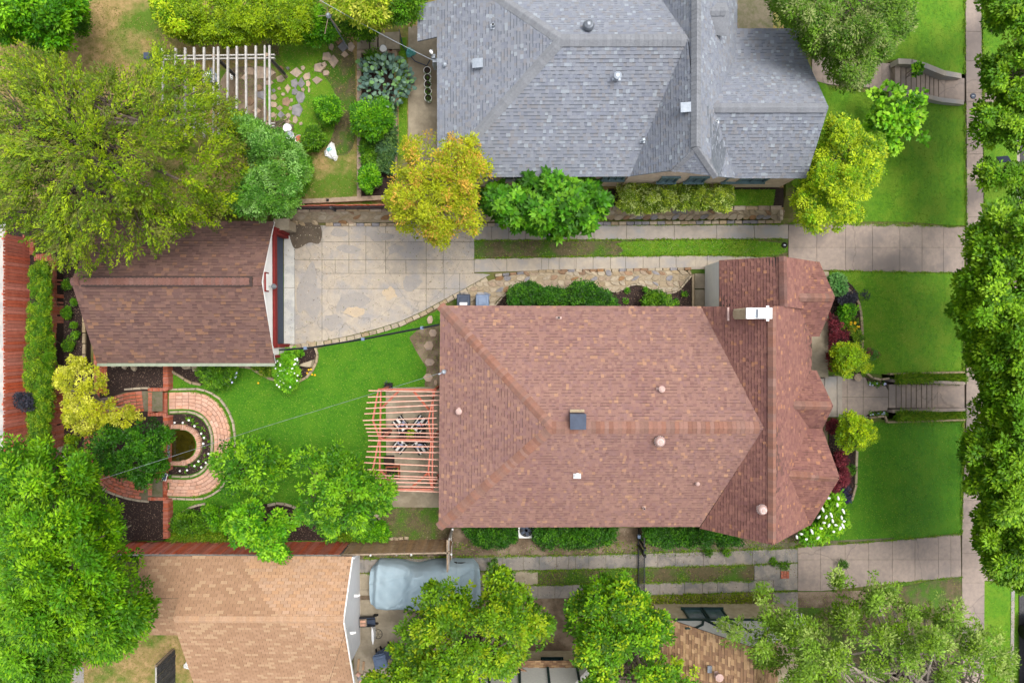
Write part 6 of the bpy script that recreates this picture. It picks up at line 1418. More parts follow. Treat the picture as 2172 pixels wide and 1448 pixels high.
bucket('white bucket on the garden steps above the blue green plant', 816, 110, .15, M_['white']); bucket('small terracotta pot beside the white bucket on the steps', 830, 109, .07, M_['pot_clay'], .15, inner='soil', cat='pot')
bucket('upper white pot at the edge of the brushwood pile', 614, 275, .18, M_['white'], .3); bucket('middle white pot filled with grey water near the brushwood', 619, 291, .18, M_['white'], .3, inner='metal'); bucket('lower white pot holding reddish soil near the brushwood', 639, 299, .18, M_['white'], .3, inner='pot_clay')
# bags
def bag(label, cx, cy, rx, ry, m, z0, seed, m2=None, cat='bag'):
    p = P(cx, cy, z0); r = empty('plastic_bag', p, label, cat); rng = random.Random(seed); n, mm = 12, 6; V = []; s_ = .0212
    for j in range(mm+1):
        ph = j/mm*math.pi/2
        for i in range(n):
            a = 2*math.pi*i/n; k = 1+.22*math.sin(3*a+seed)+rng.uniform(-.12, .12); V.append((p.x+rx*s_*k*math.cos(ph)*math.cos(a), p.y+ry*s_*k*math.cos(ph)*math.sin(a), z0+.02+.22*math.sin(ph)*(1+rng.uniform(-.25, .25))))
    link('sack', mesh('sack', V, [(j*n+i, j*n+(i+1) % n, (j+1)*n+(i+1) % n, (j+1)*n+i) for j in range(mm) for i in range(n)], m), r)
    if m2:
        b = B(); b.box((p.x-.03, p.y+.05, z0+.25), (rx*s_*.8, ry*s_*.4, .02), .5, (.1, .1)); b.build('print', m2, r)
bag('crumpled white and teal plastic sack on the bare ground of the north yard', 703, 322, 12, 17, M_['white'], ZN, 4, M_['aqua']); bag('small pale label sheet at the foot of the white plastic sack', 711, 335, 6, 6, M_['white'], ZN, 6)
bag('pale aqua plastic bag on the patio west of the grey house', 871, 113, 11, 10, M_['aqua'], ZN, 8); bag('silver crumpled bundle under the grey pergola', 449, 163, 15, 15, M_['metal'], ZN, 9, M_['white'], 'bundle')
bag('white bundle under the eave of the tan garage', 400, 1408, 9, 10, M_['white'], 0, 10); 
# brushwood
bw_ = empty('brushwood', P(590, 268, ZN), 'heap of dry brown sticks by the white pots', 'brushwood'); rb = random.Random(2)
for i in range(40):
    p = P(590+rb.uniform(-22, 20), 268+rb.uniform(-12, 14), ZN+rb.uniform(.03, .25)); a = rb.uniform(-.4, 1.2); l = rb.uniform(.25, .5); b = B(); b.tube([p-Vector((math.cos(a)*l, math.sin(a)*l, 0)), p, p+Vector((math.cos(a+.1)*l, math.sin(a+.1)*l, .03))], .012, 4); b.build('stick', M_['bark'] if i % 3 else M_['sand_stone'], bw_)
# clothes airer / dish among the shrubs
aw = empty('antenna', P(697, 33, ZN), 'spindly metal dish frame standing among the shrubs', 'antenna'); q = P(697, 33, 4.2)
for a in (.5, 1.9, 2.8, 4.2, 5.4): b = B(); b.tube([q, q+Vector((math.cos(a)*.6, math.sin(a)*.6, -.5))], .02, 5); b.build('strut', M_['timber'], aw)
b = B(); b.lathe(q, [(.08, -.1), (.12, 0), (.05, .1)], 12); b.tube([q, (q.x, q.y, ZN)], .03, 6); b.build('hub', M_['metal'], aw)
# lamp post in the dry yard
lp_ = empty('lamp_post', P(330, 130, ZN), 'slim dark lamp post with a square head in the dry yard', 'lamp post'); q = P(312, 119, ZN+2.6); b = B(); b.tube([(q.x, q.y, ZN), (q.x, q.y, ZN+2.5)], .04, 8); b.build('pole', M_['iron'], lp_); b = B(); b.box((q.x, q.y, ZN+2.56), (.26, .26, .16)); b.build('lamp_head', M_['bin_dark'], lp_)
wb = empty('sign', P(491, 164, ZN), 'small cream board on the ground under the grey pergola', 'board'); b = B(); b.box(P(491, 163, ZN+.05), (.1, .26, .03), .15); b.build('board', M_['white_wall'], wb); 
for k in range(3): b = B(); b.box(P(491, 159+k*4, ZN+.068), (.04, .03, .004), .15); b.build('hole', M_['black'], wb)
# yard sign
ys2 = empty('yard_sign', G(2128, 337), 'dark blue yard sign with pale lettering tilted on the planting strip', 'sign'); q = G(2129, 338, .55)
b = B(); b.box(q, (.55, .035, .38), .1, (1.0, 0)); b.build('panel', M_['sign_blue'], ys2)
for k in (-1, 1): b = B(); b.box((q.x+k*.2, q.y+.02, q.z-.4), (.02, .02, .5)); b.build('stake', M_['steel'], ys2)
Mx = Matrix.Rotation(.1, 3, 'Z') @ Matrix.Rotation(1.0, 3, 'X')
for r_i, (w_, z_) in enumerate(((.4, -.08), (.3, .04), (.34, .12))):
    b = B(); k = -w_/2; rs = random.Random(r_i)
    while k < w_/2-.02:
        ww = rs.uniform(.02, .045); v = q+Mx @ Vector((k+ww/2, -.022, z_)); b.box(v, (ww, .004, .05 if r_i == 0 else .03), .1, (1.0, 0)); k += ww+.012
    o = b.build('lettering', M_['white'], ys2); o['kind'] = 'stuff'
# covers and plaques
for cx, cy, lb in ((2064, 204, 'small oval dark water meter cover in the pavement by the upper stairs'), (1664, 520, 'dark round valve cover at the end of the driveway grass strip')):
    q = G(cx, cy, .035); r = empty('meter_cover', q, lb, 'meter cover'); b = B(); b.lathe(q, [(.14, 0), (.13, .02)], 16); b.build('lid', M_['bin_dark'] if cx > 2000 else M_['dark'], r); b = B(); b.box(q+Vector((0, 0, .024)), (.1, .05, .006)); b.build('handle', M_['steel'], r)
sp_ = empty('solar_panel', P(348, 1012, .6), 'small tilted solar panel with a white frame at the lower brick steps', 'solar panel'); q = P(349, 1011, .75); b = B(); b.box(q, (.2, .36, .02), -.3, (.1, .35)); fr_ = b.build('frame', M_['white'], sp_); b = B(); b.box(q+Vector((0, 0, .014)), (.16, .32, .012), -.3, (.1, .35)); b.build('cell', M_['bin_dark'], fr_); b = B(); b.box((q.x, q.y, .5), (.04, .04, .5)); b.build('stake', M_['steel'], sp_)
# things by the tan garage
cr = empty('cart', P(780, 1317, 0), 'dark folding garden cart holding two bricks beside the tan garage', 'cart'); q = P(779, 1317, .35)
b = B(); b.box((q.x, q.y, .3), (.72, .42, .06), .05); b.build('tray', M_['bin_dark'], cr)
for s_ in (-1, 1): b = B(); b.box((q.x, q.y+s_*.21, .38), (.72, .03, .14), .05); b.build('tray_side', M_['iron'], cr)
b = B(); b.box((q.x-.18, q.y-.05, .37), (.32, .34, .1), .05); bx = b.build('crate', M_['timber'], cr)
for s_ in (-1, 1): b = B(); b.box((q.x-.18, q.y-.05+s_*.08, .44), (.24, .11, .06), .05); b.build('brick', M_['brick_pink'], bx)
for s_ in (-1, 1): b = B(); b.tube([(q.x+.36, q.y+s_*.2-.02, .12), (q.x+.36, q.y+s_*.2+.02, .12)], .12, 12); b.build('wheel', M_['black'], cr)
for s_ in (-.1, .1): b = B(); b.tube([(q.x+.0, q.y+s_, .42), (q.x+.38, q.y+s_*1.6, .5)], .02, 5); b.build('handle_bar', M_['iron'], cr)
sb = empty('white_board', P(790, 1348, 0), 'narrow white pointed board leaning on edge beside the wire hoop', 'board'); b = B(); q = P(790, 1348, .5)
b.add([(q.x-.03, q.y+.42, .5), (q.x+.05, q.y+.2, .5), (q.x+.06, q.y-.2, .5), (q.x+.02, q.y-.42, .5), (q.x-.04, q.y-.2, .5), (q.x-.05, q.y+.2, .5)]+[(q.x-.03, q.y+.42, .42), (q.x+.05, q.y+.2, .0), (q.x+.06, q.y-.2, .0), (q.x+.02, q.y-.42, .42), (q.x-.04, q.y-.2, .0), (q.x-.05, q.y+.2, .0)], [(0, 5, 4, 3, 2, 1), (6, 7, 8, 9, 10, 11)]+[(i, (i+1) % 6, 6+(i+1) % 6, 6+i) for i in range(6)]); b.build('board', M_['white'], sb)
hp = empty('hoop', P(802, 1344, .0), 'thin dark wire hoop lying beside the white board', 'hoop'); b = B(); b.tube([P(802, 1344, .06)+Vector((.19*math.cos(t*.2618), .22*math.sin(t*.2618), 0)) for t in range(25)], .012, 5, False); b.build('ring', M_['iron'], hp)
for k in range(3): b = B(); a = k*1.05; q = P(802, 1344, .06); b.tube([q-Vector((.19*math.cos(a), .22*math.sin(a), 0)), q+Vector((.19*math.cos(a), .22*math.sin(a), 0))], .005, 4); b.build('spoke', M_['iron'], hp)
tbx = empty('tub', P(848, 1384, 0), 'dark blue open tub with a bright green toy half under the maple', 'tub'); q = P(848, 1384, .3); b = B(); b.prism([(q.x-.4, q.y-.28), (q.x+.4, q.y-.2), (q.x+.42, q.y+.22), (q.x-.34, q.y+.24)], .0, .34, -.05); b.build('tub', M_['tub_blue'], tbx); b = B(); b.box((q.x-.05, q.y-.06, .37), (.3, .16, .06), .3); b.build('toy', M_['gutter'], tbx)
for i, (cx, cy) in enumerate(((760, 1409), (771, 1411))): r = empty('plank', P(cx, cy, 0), ('longer weathered plank lying by the tan garage wall', 'shorter weathered plank right of the longer one by the tan garage')[i], 'plank'); b = B(); b.box(P(cx, cy, .04), (.1, .55-.15*i, .04), -.1); b.build('plank', M_['wood_fence'], r)
rr_ = empty('rubble', P(768, 1436, 0), 'loose heap of broken bricks and stones at the bottom corner of the tan garage', 'rubble')
for i in range(12): inst('stone', unitbox(random.choice([M_['brick_pink'], M_['pale_stone'], M_['grey_stone']]), .1), rr_, P(760+random.uniform(-6, 34), 1436+random.uniform(-8, 10), .08), (.2, .15, .14), (0, .1, random.uniform(0, 3)))
# satellite style disc on tree trunk side by the tudor house
dh = empty('metal_dish', P(1333, 1345, 0), 'grey metal dish with a glass bowl glimpsed between the trees by the cream house', 'dish'); q = P(1333, 1345, 2.4)
b = B(); b.lathe(q, [(.1, 0), (.34, .1), (.36, .12), (.26, .13)], 22); b.build('dish', M_['steel'], dh); b = B(); b.lathe(q+Vector((.02, 0, .13)), [(.2, 0), (.16, .1), (.05, .14)], 16); b.build('bowl', M_['glass'], dh); b = B(); b.tube([(q.x, q.y, 0), q], .05, 8); b.build('stand', M_['iron'], dh)
# balcony rail and post by the tudor house, bottom right
rl = empty('railing', P(1697, 1395, 0), 'white metal railing ending at a pale pier near the bottom right tree', 'railing')
for xx in (1691, 1700): b = B(); b.beam(P(xx, 1300, 1.0), P(xx, 1420, 1.0), .03, .04); b.build('rail', M_['white'], rl)
for i in range(9): b = B(); p = P(1700, 1320+i*12, 1.0); b.box((p.x, p.y, .5), (.02, .02, .96)); b.build('baluster', M_['white'], rl)
b = B(); p = P(1697, 1436, 1.2); b.box((p.x, p.y, .6), (.42, .6, 1.2)); b.build('pier', M_['patio'], rl); b = B(); b.lathe((p.x+.08, p.y+.05, 1.2), [(.07, 0), (.09, .08), (.04, .1)], 10); b.build('red_pot', M_['red'], rl)
sheet('patio', [(1640, 1255), (1692, 1255), (1700, 1500), (1640, 1500)], M_['concrete_dark'], .02, 0)
bt = empty('birdbath', P(1816, 797, 0), 'small pale stone bowl at the edge of the front walk under the yellow green tree', 'bowl'); b = B(); b.lathe(P(1813, 799, 0), [(.12, 0), (.08, .1), (.17, .3), (.18, .33), (.12, .3)], 18); b.build('bowl', M_['timber'], bt)
# ================================================================== TREES
tree('juniper_tree', 'huge feathery yellow green juniper spreading over the garage roof at the upper left', 'tree',
     [(-40, 240), (0, 75), (40, 85), (75, 110), (105, 120), (140, 140), (165, 135), (185, 165), (230, 150), (262, 165), (300, 155), (318, 140), (335, 105), (362, 120), (385, 150), (430, 165), (452, 200), (478, 215), (500, 245), (512, 300), (532, 330), (520, 380), (500, 415), (505, 440), (470, 455), (452, 470), (440, 495), (425, 465), (385, 480), (352, 520), (330, 530), (310, 505), (270, 540), (245, 535), (215, 560), (200, 595), (185, 560), (150, 555), (118, 555), (85, 510), (40, 490), (-40, 490)],
     (230, 330), 3.9, 7.6, 2100, 26, .4, .15, .045, P_JUN, 3, ZN, rt=.32, nb=34, style='spray', twig=4, hollow=1, deep=.45, lump=.7, gap=.13, bark='bark')
tree('tree', 'dense bright green tree filling the top left corner', 'tree', [(-40, -40), (170, -40), (178, 20), (165, 60), (150, 95), (120, 108), (90, 112), (50, 80), (0, 85), (-40, 80)], (60, 20), 2.8, 5.5, 420, 46, .4, .17, .085, P_BRIGHT, 4, ZN)
shrub('shrub', 'small dark green bush between the top left tree and the dry yard', 'shrub', [(145, 20), (185, 25), (192, 60), (175, 80), (150, 70)], ZN+.3, ZN+1.2, 60, 40, .26, .1, .05, P_MID, 5, ZN)
tree('tree', 'round fine leaved green tree at the lower end of the grey pergola', 'tree', [(480, 235), (520, 245), (560, 270), (600, 285), (640, 320), (655, 355), (652, 395), (640, 425), (620, 450), (560, 462), (520, 460), (470, 440), (500, 400), (530, 340), (500, 290)], (580, 360), 3.6, 6.6, 700, 60, .32, .09, .045, pal((72, 142, 36), (54, 120, 30), (96, 164, 54), (124, 184, 100)), 6, ZN, nb=12, lump=.45)
shrub('hedge', 'long loose yellow green hedge along the top of the dry yard', 'hedge', [(320, -30), (660, -30), (668, 30), (662, 70), (630, 88), (560, 88), (510, 92), (450, 96), (400, 88), (370, 70), (340, 40), (322, 20)], ZN+.9, ZN+2.4, 1100, 44, .26, .1, .045, pal((124, 168, 10), (100, 148, 10), (144, 184, 20), (80, 126, 10)), 7, ZN, lump=.25)
shrub('shrub', 'bright lime shrub at the left end of the yellow green hedge', 'shrub', [(325, 0), (370, 5), (400, 35), (395, 75), (360, 70), (335, 40)], ZN+1.4, ZN+2.8, 130, 40, .26, .11, .06, P_LIME, 8, ZN)
shrub('shrub', 'green shrub patch round the metal dish frame', 'shrub', [(640, 20), (670, 5), (700, 60), (716, 70), (705, 85), (680, 82), (665, 95), (650, 75), (630, 80)], ZN+.5, ZN+1.8, 150, 40, .3, .13, .06, P_BRIGHT, 9, ZN)
shrub('shrub', 'low green bushes below the lime tree at the top of the garden steps', 'shrub', [(700, 40), (760, 40), (800, 60), (790, 80), (745, 82), (710, 70)], ZN+.5, ZN+1.6, 150, 36, .28, .11, .05, P_MID, 10, ZN)
tree('tree', 'yellow lime tree cut off by the top edge above the garden steps', 'tree', [(690, -40), (850, -40), (840, 20), (815, 55), (790, 62), (765, 48), (730, 42), (705, 22)], (770, -10), 3.2, 5.6, 330, 44, .34, .13, .06, pal((164, 196, 50), (136, 176, 30), (186, 208, 80), (110, 156, 24)), 11, ZN)
tree('tree', 'mid green tree beside the corner of the grey house at the top', 'tree', [(815, -40), (900, -40), (892, 20), (875, 45), (850, 52), (825, 45), (812, 20)], (860, 0), 3.0, 5.0, 200, 44, .34, .13, .06, P_MID, 12, ZN)
tree('tree', 'golden yellow tree with orange tips overhanging the driveway and grey roof', 'tree', [(860, 295), (885, 290), (905, 278), (935, 292), (955, 285), (985, 290), (1010, 275), (1018, 290), (1010, 310), (1048, 315), (1052, 335), (1045, 365), (1030, 375), (1048, 395), (1035, 420), (1015, 445), (1030, 460), (1022, 485), (1000, 492), (975, 490), (950, 500), (948, 520), (930, 525), (915, 505), (890, 510), (865, 498), (845, 480), (830, 455), (820, 420), (835, 390), (820, 365), (825, 340), (850, 330)],
     (930, 400), 3.6, 6.2, 950, 34, .3, .1, .05, P_AUT, 13, ZN-.6, nb=22, twig=3, gap=.12, hollow=1, bark='bark_pale')
tree('fig_tree', 'broad glossy green fig with star shaped leaf clusters between drive and grey house', 'tree', [(1040, 395), (1065, 390), (1080, 400), (1105, 390), (1108, 365), (1122, 352), (1138, 362), (1140, 385), (1150, 360), (1160, 340), (1185, 330), (1205, 345), (1212, 375), (1235, 385), (1260, 380), (1275, 395), (1290, 415), (1296, 440), (1280, 455), (1262, 465), (1265, 480), (1245, 492), (1230, 482), (1210, 490), (1190, 512), (1165, 500), (1145, 495), (1120, 488), (1090, 482), (1062, 478), (1050, 455), (1030, 440), (1028, 415)],
     (1165, 430), 2.4, 4.6, 560, 22, .3, .3, .15, P_FIG, 14, .6, style='star', lump=.5, nb=12)
tree('tree', 'bright yellow green rounded tree at the front corner of the grey house', 'tree', [(1752, 255), (1790, 240), (1812, 262), (1830, 282), (1870, 290), (1874, 330), (1870, 365), (1850, 400), (1826, 430), (1828, 460), (1800, 475), (1782, 498), (1760, 485), (1735, 490), (1705, 482), (1680, 490), (1690, 460), (1682, 425), (1695, 395), (1715, 370), (1730, 320), (1745, 290)], (1775, 370), 2.8, 5.2, 800, 52, .3, .09, .05, P_LIME, 15, .3, nb=12, lump=.55)
tree('tree', 'grey green feathery tree above the upper walk near the top right', 'tree', [(1615, -40), (1940, -40), (1932, 20), (1935, 60), (1900, 95), (1870, 125), (1850, 150), (1830, 178), (1805, 190), (1780, 182), (1762, 160), (1735, 128), (1712, 110), (1700, 78), (1662, 70), (1640, 40)], (1790, 40), 3.4, 6.6, 1100, 44, .34, .11, .05, pal((78, 134, 24), (62, 114, 22), (96, 150, 40), (124, 150, 90)), 16, .4, nb=16, lump=.7, gap=.05)
tree('sapling', 'sparse young tree with broad bright leaves beside the curved upper stairs', 'tree', [(1850, 200), (1875, 185), (1900, 178), (1925, 182), (1945, 178), (1960, 205), (1955, 235), (1958, 270), (1966, 300), (1950, 305), (1935, 285), (1920, 300), (1900, 325), (1885, 315), (1880, 285), (1850, 270), (1832, 280), (1830, 255), (1855, 235), (1840, 220)], (1910, 245), 1.3, 3.4, 105, 20, .3, .2, .17, pal((110, 190, 30), (84, 170, 24), (140, 206, 50), (64, 140, 20)), 17, -.3, gap=.25, nb=10, rt=.06, twig=2, hollow=1, lump=.4)
shrub('shrub', 'leafy sprig reaching over the top of the curved stairs', 'shrub', [(1935, 140), (1952, 142), (1955, 158), (1940, 160)], .9, 1.5, 8, 20, .18, .16, .12, P_BRIGHT, 18, -.2)
SG = 'street trees shading the pavement'
def street(label, ol, tr, seed, n, z=(3.0, 6.0)): tree('street_tree', label, 'tree', ol, tr, z[0], z[1], n, 40, .34, .15, .085, P_STREET, seed, -1.15, SG, nb=14, lump=.4, gap=-.1 if seed > 23 else .14, twig=2, rt=.2, dens=1.15 if seed > 23 else .75)
street('uppermost street tree at the right edge by the top of the pavement', [(2078, -40), (2240, -40), (2240, 90), (2160, 110), (2130, 70), (2105, 60), (2082, 20)], (2150, 20), 20, 330)
street('small crowned street tree just above the blue yard sign', [(2120, 110), (2240, 80), (2240, 240), (2172, 250), (2120, 200), (2078, 190), (2090, 150), (2070, 130), (2095, 120)], (2150, 160), 21, 330, (2.6, 5))
street('loose open street tree round the blue yard sign', [(2058, 232), (2085, 215), (2130, 215), (2172, 230), (2240, 240), (2240, 330), (2160, 318), (2130, 300), (2110, 300), (2075, 322), (2060, 290)], (2140, 265), 22, 210, (2.6, 4.6))
street('thin low street tree below the blue yard sign', [(2070, 345), (2105, 340), (2150, 350), (2240, 355), (2240, 420), (2150, 420), (2110, 400), (2085, 405), (2068, 375)], (2150, 380), 23, 110, (2.2, 4.0))
street('big street tree at the right edge between the driveway mouth and the front stairs', [(2090, 440), (2150, 428), (2260, 420), (2260, 870), (2160, 860), (2100, 850), (2070, 790), (2050, 770), (2062, 720), (2010, 705), (2025, 680), (2005, 650), (2035, 630), (2025, 590), (2060, 560), (2045, 520), (2050, 490), (2085, 480)], (2160, 650), 24, 1150, (3.2, 7.2))
street('large street tree below the front stairs at the right edge', [(2042, 845), (2085, 820), (2100, 800), (2260, 800), (2260, 1130), (2110, 1130), (2070, 1100), (2085, 1050), (2045, 1040), (2060, 1000), (2038, 960), (2050, 930), (2075, 900), (2065, 870)], (2150, 980), 25, 820, (3.2, 7.0))
street('dark green street tree beside the lower driveway crossing', [(2075, 1110), (2110, 1095), (2260, 1090), (2260, 1250), (2172, 1262), (2150, 1240), (2120, 1228), (2090, 1225), (2092, 1190), (2070, 1150)], (2150, 1170), 26, 480, (3.0, 6.2))
tree('tree', 'enormous bright green tree covering the lower left corner', 'tree', [(-40, 905), (0, 915), (30, 935), (60, 955), (95, 935), (120, 975), (160, 945), (185, 965), (200, 990), (200, 1035), (230, 1050), (250, 1085), (245, 1110), (280, 1120), (285, 1150), (305, 1175), (300, 1210), (318, 1250), (325, 1290), (318, 1330), (300, 1345), (270, 1370), (240, 1392), (205, 1405), (160, 1420), (140, 1450), (130, 1500), (-40, 1500)], (110, 1200), 4.2, 9.2, 2700, 44, .42, .15, .065, pal((92, 166, 14), (66, 142, 10), (118, 186, 20), (52, 118, 12), (84, 150, 20)), 27, 0, rt=.36, nb=26, lump=1.0, twig=3, gap=.04)
tree('tree', 'pale yellow flowering tree above the red brick terrace path', 'tree', [(118, 795), (135, 765), (160, 755), (180, 765), (205, 780), (222, 800), (220, 825), (240, 850), (262, 862), (290, 862), (312, 872), (308, 900), (285, 912), (262, 905), (240, 900), (215, 915), (185, 920), (160, 915), (140, 895), (135, 860), (145, 835), (120, 815)], (235, 845), 2.2, 4.2, 300, 46, .26, .08, .055, P_YEL, 28, TL, nb=10, lump=.4, bark='bark_pale', hollow=1, rt=.09)
tree('tree', 'dense dark green small tree on the terrace beside the pond', 'tree', [(182, 930), (200, 905), (235, 900), (262, 912), (295, 890), (325, 885), (345, 905), (366, 918), (355, 940), (350, 975), (355, 1000), (335, 1012), (315, 1030), (298, 1036), (275, 1012), (245, 1005), (215, 1012), (190, 985), (183, 960)], (275, 960), 1.8, 3.8, 380, 44, .27, .11, .055, P_DEEP, 29, TL, nb=12, lump=.45, hollow=1)
GY = 'young bright trees on the rear lawn'
Pl = pal((76, 150, 18), (56, 130, 14), (100, 172, 26), (120, 184, 32), (44, 108, 14))
tree('tree', 'young bright green tree on the lawn right beside the brick horseshoe path', 'tree', [(448, 985), (465, 945), (480, 935), (510, 915), (540, 905), (560, 910), (565, 935), (585, 950), (612, 975), (608, 1005), (590, 1030), (570, 1052), (545, 1045), (520, 1040), (500, 1048), (470, 1052), (480, 1020), (462, 1010)], (530, 985), 2.2, 4.4, 230, 34, .32, .14, .07, Pl, 30, 0, GY, gap=.12, nb=10, hollow=1, lump=.6, rt=.1)
tree('tree', 'widest young tree, reaching the lower corner of the red pergola', 'tree', [(622, 970), (640, 950), (660, 955), (690, 960), (710, 940), (740, 945), (760, 970), (775, 1000), (800, 1005), (812, 1010), (835, 1018), (838, 1045), (815, 1065), (820, 1085), (795, 1080), (775, 1100), (790, 1115), (750, 1130), (725, 1120), (710, 1140), (690, 1138), (670, 1110), (625, 1100), (645, 1060), (625, 1030), (635, 1000)], (715, 1030), 2.4, 4.8, 480, 34, .32, .14, .07, Pl, 31, 0, GY, gap=.1, nb=14, hollow=1, lump=.6, rt=.12)
tree('tree', 'young tree leaning over the red board fence', 'tree', [(495, 1080), (520, 1065), (555, 1055), (565, 1080), (600, 1085), (615, 1100), (628, 1125), (600, 1140), (610, 1165), (600, 1190), (575, 1188), (560, 1180), (545, 1165), (520, 1160), (490, 1165), (500, 1140), (475, 1115)], (550, 1115), 2.3, 4.2, 220, 32, .3, .15, .08, pal((96, 180, 24), (72, 158, 18), (124, 200, 36), (50, 128, 16)), 32, 0, GY, gap=.1, nb=9, hollow=1, lump=.5, rt=.08)
tree('maple_tree', 'spreading maple with yellow tips overlapping the covered car', 'tree', [(820, 1360), (835, 1340), (828, 1320), (855, 1310), (835, 1285), (850, 1275), (880, 1290), (890, 1260), (915, 1240), (945, 1222), (955, 1228), (985, 1250), (1010, 1220), (1040, 1215), (1062, 1200), (1085, 1225), (1098, 1245), (1130, 1250), (1140, 1290), (1165, 1310), (1175, 1345), (1185, 1380), (1155, 1395), (1140, 1410), (1100, 1400), (1075, 1440), (1030, 1430), (1010, 1460), (940, 1500), (780, 1500), (775, 1440), (820, 1415), (850, 1400)], (990, 1350), 3.2, 6.4, 1350, 36, .34, .13, .08, pal((96, 156, 18), (76, 138, 16), (124, 176, 22), (136, 174, 26), (60, 116, 16)), 33, 0, rt=.2, nb=20, lump=.7, gap=.1, twig=3, hollow=1)
tree('maple_tree', 'maple with bright lime tips beside the iron gate', 'tree', [(1205, 1280), (1240, 1240), (1275, 1220), (1300, 1235), (1330, 1215), (1335, 1240), (1365, 1260), (1375, 1290), (1405, 1300), (1425, 1330), (1445, 1370), (1430, 1390), (1470, 1410), (1485, 1440), (1460, 1500), (1230, 1500), (1235, 1420), (1215, 1400), (1225, 1370), (1200, 1340), (1215, 1310)], (1330, 1360), 3.2, 6.4, 900, 36, .34, .13, .08, pal((90, 160, 18), (70, 140, 16), (120, 182, 22), (144, 186, 28), (56, 116, 16)), 34, 0, rt=.2, nb=18, lump=.7, gap=.1, twig=3, hollow=1)
tree('tree', 'wide ragged olive green tree with bare pale branches at the lower right', 'tree', [(1600, 1260), (1620, 1235), (1640, 1262), (1680, 1262), (1700, 1285), (1740, 1300), (1785, 1262), (1760, 1230), (1775, 1200), (1800, 1215), (1830, 1250), (1840, 1210), (1870, 1218), (1895, 1240), (1905, 1280), (1950, 1290), (2000, 1265), (2040, 1262), (2060, 1290), (2075, 1310), (2080, 1330), (2130, 1345), (2150, 1400), (2130, 1500), (1600, 1500), (1640, 1400), (1600, 1420), (1560, 1400), (1530, 1350), (1525, 1310), (1560, 1300)], (1860, 1400), 3.4, 7.0, 1700, 32, .34, .13, .06, P_OLIVE, 35, -.3, rt=.26, nb=46, lump=.9, gap=.3, dens=.6, twig=5, hollow=1, bark='bark_pale')
# ------------------------------------------------------------------ front garden plants
FT = 'matching yellow green shrubs either side of the front walk'
tree('tree', 'small yellow green tree north of the front walk', 'tree', [(1762, 750), (1780, 730), (1800, 725), (1820, 735), (1840, 760), (1850, 775), (1835, 790), (1800, 798), (1775, 790), (1765, 770)], (1805, 765), 1.1, 2.6, 190, 46, .24, .075, .045, pal((150, 186, 16), (116, 168, 14), (90, 144, 12)), 40, 0, FT, rt=.05)
tree('tree', 'small lemon green tree south of the front walk', 'tree', [(1778, 885), (1800, 875), (1825, 882), (1850, 890), (1862, 915), (1855, 935), (1830, 950), (1800, 958), (1785, 945), (1768, 925), (1785, 905)], (1820, 915), 1.1, 2.6, 210, 46, .24, .075, .045, pal((164, 200, 14), (130, 180, 14), (100, 156, 12)), 41, 0, FT, rt=.05)
hyd = shrub('hydrangea', 'hydrangea bush covered in white cone flowers at the front corner of the house', 'shrub', [(1755, 1050), (1780, 1045), (1795, 1065), (1798, 1090), (1790, 1115), (1770, 1135), (1740, 1148), (1715, 1150), (1690, 1145), (1700, 1128), (1725, 1110), (1740, 1080)], .4, 1.3, 150, 34, .25, .15, .08, pal((100, 180, 20), (76, 158, 16), (124, 196, 30)), 42, 0)
for x, y in ((1758, 1056), (1776, 1070), (1778, 1056), (1789, 1084), (1745, 1080), (1752, 1096), (1763, 1092), (1737, 1096), (1785, 1097), (1790, 1105), (1766, 1104), (1758, 1114), (1742, 1120), (1722, 1127), (1768, 1127), (1788, 1115), (1710, 1143), (1690, 1138), (1735, 1140), (1773, 1113), (1748, 1108), (1700, 1132), (1782, 1120)):
    p = P(x, y, 1.85); b = B(); a = (x*7+y) % 6; L = .06+.04*((x+y) % 3)/2; d = Vector((math.cos(a), math.sin(a), .5)); b.tube([p-d*L, p-d*L*.3, p+d*L*.5, p+d*L*1.1], [.035, .055, .045, .012], 7); b.build('bloom', M_['white'], hyd)
JM = 'low dark red maples in the front beds'
for (ol, lb, sd4) in (([(1758, 670), (1775, 668), (1785, 685), (1800, 705), (1795, 725), (1775, 738), (1760, 745)], 'large dark red maple against the porch north of the walk', 43), ([(1758, 745), (1770, 745), (1768, 780), (1758, 788)], 'narrow dark red maple squeezed between porch and yellow tree', 44), ([(1755, 893), (1775, 892), (1780, 910), (1765, 918), (1756, 912)], 'dark red maple beside the lemon green tree', 45), (blob(1783, 972, 12, 12, 9, 1), 'upper small red maple in the south front bed', 46), (blob(1787, 1012, 13, 16, 9, 2), 'lower small red maple in the south front bed', 47), (blob(1772, 1036, 6, 6, 8, 3), 'tiny red tuft at the bottom of the south front bed', 48)):
    shrub('japanese_maple', lb, 'shrub', ol, .25, .9, max(14, int(len(ol)*9)), 34, .18, .09, .035, P_RED, sd4, 0, JM)
shrub('shrub', 'blue green bush at the top of the north front bed', 'shrub', blob(1777, 603, 20, 22, 10, 5), .4, 1.1, 90, 34, .2, .11, .06, P_TEAL, 49)
shrub('shrub', 'blackish purple plant on the north front bed edging', 'shrub', blob(1798, 630, 20, 13, 9, 6), .15, .5, 55, 26, .18, .09, .04, P_DARK, 50)
shrub('shrub', 'fainter dark plant on the lawn just outside the edging', 'shrub', blob(1833, 627, 8, 9, 8, 7), .03, .15, 12, 14, .14, .07, .03, P_DARK, 51, stems=False)
shrub('perennial', 'leafy green perennials in the middle of the north front bed', 'plant', [(1785, 645), (1812, 640), (1816, 665), (1800, 680), (1802, 700), (1785, 695), (1778, 670)], .1, .5, 90, 26, .18, .1, .05, P_BRIGHT, 52)
